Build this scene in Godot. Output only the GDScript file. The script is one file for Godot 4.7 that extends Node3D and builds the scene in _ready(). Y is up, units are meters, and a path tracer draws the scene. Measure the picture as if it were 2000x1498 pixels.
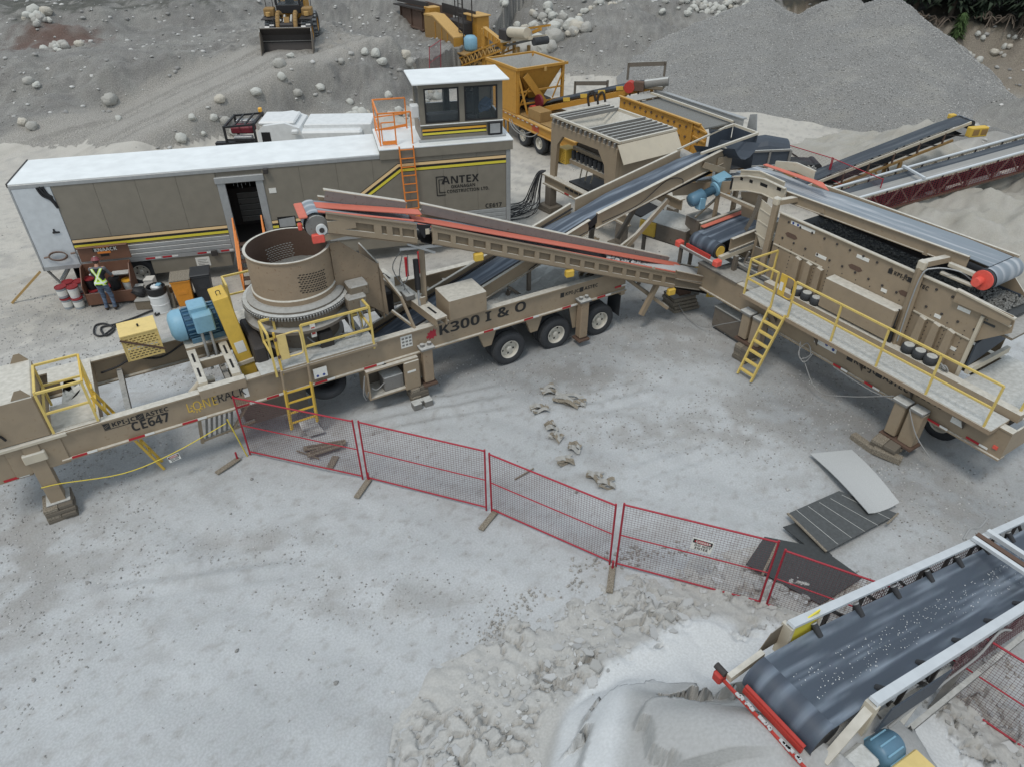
extends Node3D

class MB:
	var v := PackedVector3Array()
	var n := PackedVector3Array()
	func t(a: Vector3, b: Vector3, c: Vector3, na: Vector3, nb: Vector3, nc: Vector3) -> void:
		if (b - a).cross(c - a).dot(na + nb + nc) > 0.0:
			v.append(a); v.append(c); v.append(b); n.append(na); n.append(nc); n.append(nb)
		else:
			v.append(a); v.append(b); v.append(c); n.append(na); n.append(nb); n.append(nc)
	func q(a: Vector3, b: Vector3, c: Vector3, d: Vector3, nn: Vector3) -> void:
		t(a, b, c, nn, nn, nn); t(a, c, d, nn, nn, nn)
	func face(a: Vector3, b: Vector3, c: Vector3, out: Vector3) -> void:
		var g := (b - a).cross(c - a).normalized()
		if g.dot(out) < 0.0: g = -g
		t(a, b, c, g, g, g)
	func box(c: Vector3, s: Vector3, b := Basis()) -> void:
		var x := b.x.normalized() * s.x * 0.5
		var y := b.y.normalized() * s.y * 0.5
		var z := b.z.normalized() * s.z * 0.5
		q(c + x - y - z, c + x + y - z, c + x + y + z, c + x - y + z, x.normalized())
		q(c - x - y - z, c - x + y - z, c - x + y + z, c - x - y + z, -x.normalized())
		q(c + y - x - z, c + y + x - z, c + y + x + z, c + y - x + z, y.normalized())
		q(c - y - x - z, c - y + x - z, c - y + x + z, c - y - x + z, -y.normalized())
		q(c + z - x - y, c + z + x - y, c + z + x + y, c + z - x + y, z.normalized())
		q(c - z - x - y, c - z + x - y, c - z + x + y, c - z - x + y, -z.normalized())
	# box with its edges cut off by k, so they catch light
	func cham(c: Vector3, s: Vector3, k := 0.015, b := Basis()) -> void:
		var ax := [b.x.normalized(), b.y.normalized(), b.z.normalized()]
		var h := [s.x * 0.5, s.y * 0.5, s.z * 0.5]
		for i in 3:
			var j := (i + 1) % 3
			var l := (i + 2) % 3
			for sg in [-1.0, 1.0]:
				var f: Vector3 = c + ax[i] * h[i] * sg
				var p: Vector3 = ax[j] * (h[j] - k)
				var r: Vector3 = ax[l] * (h[l] - k)
				q(f - p - r, f + p - r, f + p + r, f - p + r, ax[i] * sg)
				for sj in [-1.0, 1.0]:
					var e1: Vector3 = c + ax[i] * h[i] * sg + ax[j] * (h[j] - k) * sj
					var e2: Vector3 = c + ax[i] * (h[i] - k) * sg + ax[j] * h[j] * sj
					q(e1 - r, e1 + r, e2 + r, e2 - r, (ax[i] * sg + ax[j] * sj).normalized())
		for a in [-1.0, 1.0]:
			for d in [-1.0, 1.0]:
				for e in [-1.0, 1.0]:
					var o: Vector3 = c
					var x: Vector3 = ax[0] * h[0] * a + ax[1] * (h[1] - k) * d + ax[2] * (h[2] - k) * e
					var y: Vector3 = ax[0] * (h[0] - k) * a + ax[1] * h[1] * d + ax[2] * (h[2] - k) * e
					var z: Vector3 = ax[0] * (h[0] - k) * a + ax[1] * (h[1] - k) * d + ax[2] * h[2] * e
					var nn: Vector3 = (ax[0] * a + ax[1] * d + ax[2] * e).normalized()
					t(o + x, o + y, o + z, nn, nn, nn)
	func bar(p: Vector3, r: Vector3, w: float, h: float, up := Vector3.UP) -> void:
		var d := r - p
		if d.length() < 0.0001: return
		var x := d.normalized()
		var z := x.cross(up)
		if z.length() < 0.01: z = x.cross(Vector3.RIGHT)
		z = z.normalized()
		box((p + r) * 0.5, Vector3(d.length(), h, w), Basis(x, z.cross(x).normalized(), z))
	func tube(p: Vector3, r: Vector3, r0: float, r1 := -1.0, seg := 10, caps := true) -> void:
		if r1 < 0.0: r1 = r0
		var y := (r - p).normalized()
		var x := y.cross(Vector3.UP)
		if x.length() < 0.01: x = Vector3.RIGHT
		x = x.normalized()
		var z := x.cross(y).normalized()
		for i in seg:
			var a := TAU * i / seg
			var b := TAU * (i + 1) / seg
			var d0 := x * cos(a) + z * sin(a)
			var d1 := x * cos(b) + z * sin(b)
			t(p + d0 * r0, p + d1 * r0, r + d1 * r1, d0, d1, d1)
			t(p + d0 * r0, r + d1 * r1, r + d0 * r1, d0, d1, d0)
			if caps:
				t(p, p + d0 * r0, p + d1 * r0, -y, -y, -y)
				t(r, r + d0 * r1, r + d1 * r1, y, y, y)
	func pipe(pts: Array, r: float, seg := 6) -> void:
		for i in pts.size() - 1:
			tube(pts[i], pts[i + 1], r, r, seg, true)
	# smooth curve through the points
	func cable(pts: Array, r: float, sub := 5, seg := 6) -> void:
		var o := []
		for i in pts.size() - 1:
			var p0: Vector3 = pts[maxi(i - 1, 0)]
			var p3: Vector3 = pts[mini(i + 2, pts.size() - 1)]
			for k in sub:
				o.append((pts[i] as Vector3).cubic_interpolate(pts[i + 1], p0, p3, float(k) / sub))
		o.append(pts[-1])
		pipe(o, r, seg)
	# turned about the axis y of xf; prof is a list of Vector2(radius, height)
	func lathe(prof: Array, seg: int, xf := Transform3D(), smooth := false) -> void:
		for k in prof.size() - 1:
			var a: Vector2 = prof[k]
			var b: Vector2 = prof[k + 1]
			var d := b - a
			var m0 := Vector2(d.y, -d.x).normalized()
			var m1 := m0
			if smooth:
				if k > 0: m0 = (m0 + Vector2((a - prof[k - 1]).y, -(a - prof[k - 1]).x).normalized()).normalized()
				if k < prof.size() - 2: m1 = (m1 + Vector2((prof[k + 2] - b).y, -(prof[k + 2] - b).x).normalized()).normalized()
			for i in seg:
				var u := TAU * i / seg
				var w := TAU * (i + 1) / seg
				var cu := Vector3(cos(u), 0, sin(u))
				var cw := Vector3(cos(w), 0, sin(w))
				var y := Vector3.UP
				var p := [xf * (cu * a.x + y * a.y), xf * (cw * a.x + y * a.y), xf * (cw * b.x + y * b.y), xf * (cu * b.x + y * b.y)]
				var nn := [(xf.basis * (cu * m0.x + y * m0.y)).normalized(), (xf.basis * (cw * m0.x + y * m0.y)).normalized(), (xf.basis * (cw * m1.x + y * m1.y)).normalized(), (xf.basis * (cu * m1.x + y * m1.y)).normalized()]
				if a.x > 0.0005: t(p[0], p[1], p[2], nn[0], nn[1], nn[2])
				if b.x > 0.0005: t(p[0], p[2], p[3], nn[0], nn[2], nn[3])
	# plate with the outline poly (in x, y of xf) and thickness from z0 to z1
	func prism(poly: Array, z0: float, z1: float, xf := Transform3D()) -> void:
		var pv := PackedVector2Array(poly)
		var ix := Geometry2D.triangulate_polygon(pv)
		for k in range(0, ix.size(), 3):
			for s in [[z0, -1.0], [z1, 1.0]]:
				var nn: Vector3 = (xf.basis.z * s[1] * signf(z1 - z0)).normalized()
				t(xf * Vector3(pv[ix[k]].x, pv[ix[k]].y, s[0]), xf * Vector3(pv[ix[k + 1]].x, pv[ix[k + 1]].y, s[0]), xf * Vector3(pv[ix[k + 2]].x, pv[ix[k + 2]].y, s[0]), nn, nn, nn)
		var cw := Geometry2D.is_polygon_clockwise(pv)
		for i in pv.size():
			var a := pv[i]
			var b := pv[(i + 1) % pv.size()]
			var e := b - a
			var o := Vector2(e.y, -e.x).normalized() * (-1.0 if cw else 1.0)
			q(xf * Vector3(a.x, a.y, z0), xf * Vector3(b.x, b.y, z0), xf * Vector3(b.x, b.y, z1), xf * Vector3(a.x, a.y, z1), (xf.basis * Vector3(o.x, o.y, 0)).normalized())
	# thin sheet through a grid of points rows[i][j], seen from both sides
	func sheet(rows: Array, up := Vector3.UP) -> void:
		for i in rows.size() - 1:
			for j in rows[i].size() - 1:
				face(rows[i][j], rows[i][j + 1], rows[i + 1][j + 1], up)
				face(rows[i][j], rows[i + 1][j + 1], rows[i + 1][j], up)

var M := {}
var dusty := {}
var used := {}
var rng := RandomNumberGenerator.new()
var fnz := FastNoiseLite.new()

func L(a: float, y: float, b: float) -> Vector3: return Vector3(a, y, -b)

func nm(called: String) -> String:
	var k: int = used.get(called, 0)
	used[called] = k + 1
	return called if k == 0 else "%s_%03d" % [called, k]

func mesh_of(mb: MB, m: String) -> ArrayMesh:
	var am := ArrayMesh.new()
	var vs := [PackedVector3Array(), PackedVector3Array()]
	var ns := [PackedVector3Array(), PackedVector3Array()]
	var two: bool = dusty.has(m)
	if not two:
		vs[0] = mb.v; ns[0] = mb.n
	else:
		for i in range(0, mb.v.size(), 3):
			var k := 1 if (mb.n[i] + mb.n[i + 1] + mb.n[i + 2]).y > 2.0 else 0
			for j in 3:
				vs[k].append(mb.v[i + j]); ns[k].append(mb.n[i + j])
	for k in 2:
		if vs[k].size() == 0: continue
		var ar := []
		ar.resize(Mesh.ARRAY_MAX)
		ar[Mesh.ARRAY_VERTEX] = vs[k]; ar[Mesh.ARRAY_NORMAL] = ns[k]
		am.add_surface_from_arrays(Mesh.PRIMITIVE_TRIANGLES, ar)
		am.surface_set_material(am.get_surface_count() - 1, M[m if k == 0 else dusty[m]])
	return am

func ob(called: String, mb: MB, m: String, parent: Node = null) -> MeshInstance3D:
	var o := MeshInstance3D.new()
	o.mesh = mesh_of(mb, m)
	return put(o, called, parent)

func put(o: Node3D, called: String, parent: Node = null) -> Node3D:
	if parent == null:
		o.name = nm(called)
		add_child(o, true)
	else:
		var k := 0
		var c := called
		while parent.has_node(NodePath(c)):
			k += 1
			c = "%s_%03d" % [called, k]
		o.name = c
		parent.add_child(o, true)
	return o

func tag(o: Node, label: String, cat: String, group := "", kind := "") -> Node:
	if label: o.set_meta("label", label)
	if cat: o.set_meta("category", cat)
	if group: o.set_meta("group", group)
	if kind: o.set_meta("kind", kind)
	return o

func thing(called: String, label: String, cat: String, at := Vector3.ZERO, yaw := 0.0, group := "") -> Node3D:
	var o := Node3D.new()
	put(o, called)
	o.position = at
	o.rotation_degrees.y = yaw
	tag(o, label, cat, group)
	return o

func part(called: String, parent: Node, at := Vector3.ZERO) -> Node3D:
	var o := Node3D.new()
	put(o, called, parent)
	o.position = at
	return o

# boxes [a0, a1, y0, y1, b0, b1]; b runs away from the near side
func bxs(called: String, m: String, parent: Node, list: Array, k := 0.0) -> MeshInstance3D:
	var mb := MB.new()
	for e in list:
		var c := L((e[0] + e[1]) * 0.5, (e[2] + e[3]) * 0.5, (e[4] + e[5]) * 0.5)
		var s := Vector3(absf(e[1] - e[0]), absf(e[3] - e[2]), absf(e[5] - e[4]))
		if k > 0.0: mb.cham(c, s, k)
		else: mb.box(c, s)
	return ob(called, mb, m, parent)

# bars [p, q, width, height]
func brs(called: String, m: String, parent: Node, list: Array) -> MeshInstance3D:
	var mb := MB.new()
	for e in list: mb.bar(e[0], e[1], e[2], e[3])
	return ob(called, mb, m, parent)

func tbs(called: String, m: String, parent: Node, list: Array, seg := 10) -> MeshInstance3D:
	var mb := MB.new()
	for e in list: mb.tube(e[0], e[1], e[2], e[3] if e.size() > 3 else -1.0, seg)
	return ob(called, mb, m, parent)

func lat(called: String, m: String, parent: Node, prof: Array, xf := Transform3D(), seg := 24, smooth := false) -> MeshInstance3D:
	var mb := MB.new()
	mb.lathe(prof, seg, xf, smooth)
	return ob(called, mb, m, parent)

func prs(called: String, m: String, parent: Node, poly: Array, z0: float, z1: float, xf := Transform3D()) -> MeshInstance3D:
	var mb := MB.new()
	mb.prism(poly, z0, z1, xf)
	return ob(called, mb, m, parent)

func cab(called: String, m: String, parent: Node, lists: Array, r: float, sub := 5) -> MeshInstance3D:
	var mb := MB.new()
	for pts in lists: mb.cable(pts, r, sub)
	return ob(called, mb, m, parent)

# transform with origin o, x and y axes in the plane of a plate
func xfp(o: Vector3, x: Vector3, y: Vector3) -> Transform3D:
	var xn := x.normalized()
	var z := xn.cross(y).normalized()
	return Transform3D(Basis(xn, z.cross(xn), z), o)

func lettering(txt: String, size: float, m: String, parent: Node, at: Vector3, x := Vector3.RIGHT, y := Vector3.UP, stretch := 1.0, font := "Droid Sans", bold := 700, called := "lettering") -> MeshInstance3D:
	var tm := TextMesh.new()
	var f := SystemFont.new()
	f.font_names = PackedStringArray([font])
	f.font_weight = bold
	tm.font = f
	tm.font_size = 64
	tm.pixel_size = size / 46.0
	tm.depth = 0.004
	tm.curve_step = 2.0
	tm.text = txt
	tm.horizontal_alignment = HORIZONTAL_ALIGNMENT_LEFT
	tm.vertical_alignment = VERTICAL_ALIGNMENT_BOTTOM
	tm.material = M[m]
	var o := MeshInstance3D.new()
	o.mesh = tm
	put(o, called, parent)
	var b := xfp(at, x, y).basis
	o.transform = Transform3D(Basis(b.x * stretch, b.y, b.z), at - b.y * size * 0.33)
	return o

func tex(freq: float, lo: Color, hi: Color, seed_: int, octaves := 5, kind := FastNoiseLite.TYPE_SIMPLEX_SMOOTH, normal := false, size := 512) -> NoiseTexture2D:
	var nz := FastNoiseLite.new()
	nz.seed = seed_
	nz.noise_type = kind
	nz.frequency = freq
	nz.fractal_octaves = octaves
	var tx := NoiseTexture2D.new()
	tx.width = size
	tx.height = size
	tx.seamless = true
	tx.noise = nz
	if normal:
		tx.as_normal_map = true
		tx.bump_strength = 6.0
	else:
		var g := Gradient.new()
		g.set_color(0, lo)
		g.set_color(1, hi)
		tx.color_ramp = g
	return tx

func mat(called: String, c: Color, rough := 0.7, metal := 0.0, tx: Texture2D = null, scale := 0.5, nt: Texture2D = null, ns := 0.5) -> StandardMaterial3D:
	var m := StandardMaterial3D.new()
	m.resource_name = called
	m.albedo_color = c
	m.roughness = rough
	m.metallic = metal
	m.uv1_triplanar = true
	m.uv1_scale = Vector3.ONE * scale
	if tx: m.albedo_texture = tx
	if nt:
		m.normal_enabled = true
		m.normal_texture = nt
		m.normal_scale = ns
	M[called] = m
	return m

func rgb8(r: int, g: int, b: int) -> Color: return Color(r / 255.0, g / 255.0, b / 255.0)

func setup() -> void:
	var cam := Camera3D.new()
	cam.name = "camera"
	cam.fov = 56.67
	cam.position = Vector3(0, 12, 0)
	cam.rotation_degrees = Vector3(-36.3, 0, 0)
	cam.far = 400.0
	cam.current = true
	add_child(cam)
	var env := Environment.new()
	env.background_mode = Environment.BG_SKY
	var sm := ProceduralSkyMaterial.new()
	sm.sky_top_color = Color(0.80, 0.85, 0.90)
	sm.sky_horizon_color = Color(0.76, 0.79, 0.81)
	sm.sky_curve = 0.25
	sm.ground_bottom_color = Color(0.45, 0.45, 0.44)
	sm.ground_horizon_color = Color(0.72, 0.75, 0.77)
	sm.sky_energy_multiplier = 1.0
	var sky := Sky.new()
	sky.sky_material = sm
	env.sky = sky
	env.tonemap_mode = Environment.TONE_MAPPER_LINEAR
	env.tonemap_exposure = 1.2
	env.sdfgi_enabled = true
	env.ssao_enabled = true
	env.ssil_enabled = true
	var we := WorldEnvironment.new()
	we.name = "world_environment"
	we.environment = env
	add_child(we)
	var sun := DirectionalLight3D.new()
	sun.name = "sun"
	sun.light_color = Color(1.0, 0.975, 0.94)
	sun.light_energy = 0.42
	sun.light_angular_distance = 14.0
	sun.shadow_enabled = true
	sun.rotation_degrees = Vector3(-62, -28, 0)
	add_child(sun)

func weather_image(seed_: int, stain: Color, amount: float) -> ImageTexture:
	# grime, faint streaks and a few rust specks on paint; multiplied with the paint colour
	var a := FastNoiseLite.new(); a.seed = seed_; a.frequency = 0.012; a.fractal_octaves = 5
	var b := FastNoiseLite.new(); b.seed = seed_ + 7; b.frequency = 0.05; b.fractal_octaves = 3
	var ia := a.get_seamless_image(384, 384)
	var ib := b.get_seamless_image(384, 384)
	var im := Image.create(384, 384, false, Image.FORMAT_RGB8)
	for y in 384:
		for x in 384:
			var g := ia.get_pixel(x, y).r
			var h := ib.get_pixel(x, y).r
			var c := Color.WHITE * (0.90 + 0.10 * g)
			c = c.lerp(Color(0.93, 0.93, 0.92), clampf((g - 0.55) * 2.0, 0.0, 0.6))
			c = c.lerp(stain, clampf((h - 0.72) * 6.0, 0.0, 1.0) * amount * clampf((g - 0.3) * 2.0, 0.0, 1.0))
			im.set_pixel(x, y, c)
	return ImageTexture.create_from_image(im)

func materials() -> void:
	var wth := weather_image(3, Color(0.72, 0.6, 0.5), 0.25)
	var rst := weather_image(19, Color(0.60, 0.44, 0.34), 0.6)
	var gr := tex(0.02, Color(0.93, 0.93, 0.93), Color(1, 1, 1), 5)
	var fine := tex(0.14, Color(0.78, 0.78, 0.78), Color(1, 1, 1), 8, 3)
	var dst := tex(0.03, Color(0.86, 0.86, 0.85), Color(1, 1, 1), 12, 6)
	var bn := tex(0.06, Color.BLACK, Color.WHITE, 31, 4, FastNoiseLite.TYPE_SIMPLEX_SMOOTH, true)
	mat("dust", rgb8(192, 193, 190), 0.95, 0.0, dst, 0.45, bn, 0.3)
	mat("dust_tan", rgb8(200, 196, 186), 0.92, 0.0, dst, 0.4)
	mat("dust_dark", rgb8(165, 164, 160), 0.95, 0.0, dst, 0.5)
	mat("tan", rgb8(152, 136, 114), 0.6, 0.0, wth, 0.35)
	mat("tan_pale", rgb8(196, 186, 166), 0.6, 0.0, wth, 0.35)
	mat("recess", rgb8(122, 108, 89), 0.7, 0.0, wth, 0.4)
	mat("walk", rgb8(152, 136, 114), 0.6, 0.0, wth, 0.35)
	mat("tan_dark", rgb8(122, 111, 95), 0.75, 0.0, rst, 0.4)
	mat("tan_rust", rgb8(150, 132, 110), 0.8, 0.0, rst, 0.5)
	dusty = {"walk": "dust", "tan": "dust_tan", "tan_pale": "dust_tan", "tan_dark": "dust_dark", "tan_rust": "dust_tan", "frame": "dust_dark", "grey_steel": "dust", "olive": "roof_white", "ochre": "ochre_top"}
	mat("olive", rgb8(128, 122, 110), 0.5, 0.0, gr, 0.2)
	mat("olive_door", rgb8(120, 114, 103), 0.5, 0.0, gr, 0.4)
	mat("roof_white", rgb8(224, 228, 228), 0.55, 0.0, gr, 0.12)
	mat("white", rgb8(215, 217, 216), 0.5, 0.0, gr, 0.3)
	mat("panel_white", rgb8(196, 201, 204), 0.45, 0.0, gr, 0.3)
	mat("galvanised", rgb8(165, 167, 167), 0.45, 0.3, gr, 0.5)
	mat("grey_steel", rgb8(128, 126, 122), 0.7, 0.1, rst, 0.5)
	mat("frame", rgb8(112, 104, 94), 0.85, 0.0, rst, 0.5)
	mat("dark_steel", rgb8(62, 58, 56), 0.7, 0.2, gr, 0.6)
	mat("black", rgb8(28, 28, 30), 0.6)
	mat("void", rgb8(20, 20, 21), 0.9)
	mat("rubber", rgb8(52, 54, 57), 0.75, 0.0, gr, 1.2)
	mat("tread", rgb8(78, 79, 80), 0.9, 0.0, fine, 1.0)
	mat("belt", rgb8(62, 74, 90), 0.55, 0.0, weather_image(41, Color(1, 1, 1), 0.0), 0.7)
	mat("belt_dark", rgb8(58, 66, 76), 0.6, 0.0, gr, 0.8)
	mat("belt_grey", rgb8(128, 138, 148), 0.8, 0.0, dst, 0.6)
	mat("rubber_sheet", rgb8(60, 63, 64), 0.7, 0.0, dst, 0.6)
	mat("mat_dark", rgb8(82, 85, 86), 0.8, 0.0, dst, 0.6)
	mat("rim", rgb8(205, 201, 190), 0.5, 0.2, gr, 1.5)
	mat("yellow", rgb8(214, 178, 74), 0.55, 0.0, wth, 0.6)
	mat("yellow_pale", rgb8(224, 198, 128), 0.6, 0.0, wth, 0.6)
	mat("rail_yellow", rgb8(216, 190, 108), 0.55, 0.0, wth, 0.9)
	mat("orange", rgb8(226, 132, 52), 0.55, 0.0, gr, 0.9)
	mat("ochre", rgb8(186, 136, 52), 0.6, 0.0, rst, 0.4)
	mat("ochre_top", rgb8(196, 158, 96), 0.8, 0.0, dst, 0.6)
	mat("ochre_dirty", rgb8(150, 120, 74), 0.85, 0.0, rst, 0.5)
	mat("rust", rgb8(98, 78, 66), 0.9, 0.0, rst, 0.8)
	mat("blue", rgb8(86, 122, 144), 0.45, 0.0, wth, 0.9)
	mat("blue_dark", rgb8(38, 84, 116), 0.5, 0.0, wth, 0.9)
	mat("blue_pale", rgb8(128, 172, 194), 0.5, 0.0, wth, 0.9)
	mat("red", rgb8(176, 58, 48), 0.55, 0.0, gr, 1.0)
	mat("fence_red", rgb8(158, 34, 50), 0.5, 0.0, gr, 2.0)
	mat("wire", rgb8(98, 66, 70), 0.6)
	mat("skirt", rgb8(204, 112, 92), 0.7, 0.0, wth, 0.8)
	mat("splash", rgb8(222, 92, 78), 0.5, 0.0, gr, 1.0)
	mat("tape_red", rgb8(168, 30, 40), 0.4)
	mat("tape_white", rgb8(214, 214, 210), 0.4)
	mat("stripe_cream", rgb8(224, 192, 142), 0.5)
	mat("stripe_yellow", rgb8(212, 198, 66), 0.5)
	mat("stripe_orange", rgb8(226, 170, 60), 0.5)
	mat("ink", rgb8(34, 33, 33), 0.5)
	mat("ink_blue", rgb8(40, 62, 130), 0.5)
	mat("sign", rgb8(222, 221, 214), 0.5, 0.0, gr, 2.0)
	mat("brown_box", rgb8(112, 78, 60), 0.55, 0.0, wth, 0.8)
	mat("wood", rgb8(160, 152, 138), 0.95, 0.0, tex(0.05, Color(0.6, 0.58, 0.55), Color.WHITE, 77, 4), 0.9, bn, 0.6)
	mat("wood_dark", rgb8(120, 112, 100), 0.95, 0.0, fine, 0.9, bn, 0.8)
	mat("wood_new", rgb8(172, 142, 92), 0.9, 0.0, gr, 1.0)
	mat("concrete", rgb8(168, 166, 160), 0.95, 0.0, dst, 0.8, bn, 0.6)
	mat("cable", rgb8(44, 44, 46), 0.7)
	mat("cable_grey", rgb8(140, 140, 138), 0.7)
	mat("hose", rgb8(118, 98, 86), 0.7)
	mat("bucket", rgb8(152, 158, 162), 0.5, 0.0, gr, 2.0)
	mat("lid_red", rgb8(132, 40, 44), 0.5)
	mat("card", rgb8(196, 192, 184), 0.9)
	mat("bin_orange", rgb8(216, 142, 40), 0.5, 0.0, gr, 1.0)
	mat("bin_black", rgb8(52, 54, 58), 0.55, 0.0, dst, 1.0)
	mat("gravel_grey", rgb8(146, 146, 142), 0.95, 0.0, tex(0.18, Color(0.6, 0.6, 0.6), Color.WHITE, 51, 2), 0.9, bn, 1.0)
	mat("sand_load", rgb8(196, 198, 197), 0.98, 0.0, fine, 0.7)
	mat("jeans", rgb8(92, 108, 132), 0.9, 0.0, fine, 3.0)
	mat("skin", rgb8(172, 128, 106), 0.6)
	mat("shirt", rgb8(96, 98, 102), 0.9)
	mat("vest_black", rgb8(30, 32, 36), 0.9)
	mat("vest_lime", rgb8(178, 214, 62), 0.6)
	mat("vest_silver", rgb8(206, 212, 208), 0.4)
	mat("boots", rgb8(66, 58, 52), 0.9)
	mat("hat", rgb8(120, 58, 62), 0.5)
	mat("rock", rgb8(196, 196, 190), 0.95, 0.0, dst, 0.8, bn, 0.8)
	mat("rock_dark", rgb8(176, 174, 168), 0.95, 0.0, dst, 0.8, bn, 0.8)
	mat("rock_tan", rgb8(196, 190, 178), 0.95, 0.0, dst, 0.8, bn, 0.8)
	mat("rope_yellow", rgb8(206, 186, 70), 0.7)
	mat("bark", rgb8(92, 82, 72), 0.95, 0.0, fine, 1.0)
	mat("root", rgb8(120, 108, 96), 0.95, 0.0, fine, 1.0)
	mat("needles", rgb8(50, 64, 46), 0.9, 0.0, fine, 1.0)
	mat("needles_light", rgb8(74, 98, 52), 0.9, 0.0, fine, 1.0)
	mat("dark_red", rgb8(112, 30, 42), 0.6)
	for k in ["cabin_blue"]: mat(k, rgb8(60, 80, 104), 0.9, 0.0, fine, 2.0)
	var g := StandardMaterial3D.new()
	g.resource_name = "glass"
	g.albedo_color = Color(0.55, 0.6, 0.62, 0.07)
	g.transparency = BaseMaterial3D.TRANSPARENCY_ALPHA
	g.roughness = 0.04
	g.metallic_specular = 0.22
	M["glass"] = g
	var soil := StandardMaterial3D.new()
	soil.resource_name = "soil"
	soil.vertex_color_use_as_albedo = true
	soil.roughness = 0.97
	soil.albedo_texture = tex(0.05, Color(0.88, 0.88, 0.875), Color(1, 1, 1), 61, 7, FastNoiseLite.TYPE_SIMPLEX_SMOOTH, false, 1024)
	soil.uv1_triplanar = true
	soil.uv1_world_triplanar = true
	soil.uv1_scale = Vector3.ONE * 0.31
	soil.normal_enabled = true
	soil.normal_texture = tex(0.03, Color.BLACK, Color.WHITE, 62, 7, FastNoiseLite.TYPE_SIMPLEX_SMOOTH, true, 1024)
	soil.normal_scale = 0.16
	M["soil"] = soil
	var chips := soil.duplicate()
	chips.resource_name = "chips"
	chips.albedo_texture = tex(0.07, Color(0.52, 0.52, 0.52), Color(1, 1, 1), 63, 4, FastNoiseLite.TYPE_SIMPLEX_SMOOTH, false, 1024)
	chips.uv1_scale = Vector3.ONE * 0.19
	chips.normal_scale = 0.5
	M["chips"] = chips
	var bp := StandardMaterial3D.new()
	bp.resource_name = "belt_paint"
	bp.vertex_color_use_as_albedo = true
	bp.roughness = 0.55
	M["belt_paint"] = bp
	var stone := StandardMaterial3D.new()
	stone.resource_name = "stone"
	stone.vertex_color_use_as_albedo = true
	stone.roughness = 0.95
	M["stone"] = stone

func sst(a: float, b: float, x: float) -> float:
	var t := clampf((x - a) / (b - a), 0.0, 1.0)
	return t * t * (3.0 - 2.0 * t)

func toe_z(x: float) -> float:
	# foot of the plateau that the loader stands on
	var xs := [-60.0, -22.0, -15.7, -8.6, -5.0, -2.5, 0.0, 6.0, 60.0]
	var zs := [-38.0, -38.0, -38.8, -40.6, -43.2, -49.0, -56.0, -66.0, -66.0]
	for i in xs.size() - 1:
		if x <= xs[i + 1]:
			return lerpf(zs[i], zs[i + 1], clampf((x - xs[i]) / (xs[i + 1] - xs[i]), 0, 1))
	return -66.0

func cone(x: float, z: float, cx: float, cz: float, r: float, h: float, round_ := 0.6) -> float:
	var d := Vector2(x - cx, z - cz).length()
	d += fnz.get_noise_2d(x * 3.0 + cx * 17.0, z * 3.0) * 0.5
	var t := sqrt(d * d + round_ * round_) - round_
	return h * (1.0 - t / r) if t < r * 1.3 else -1.0

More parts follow.
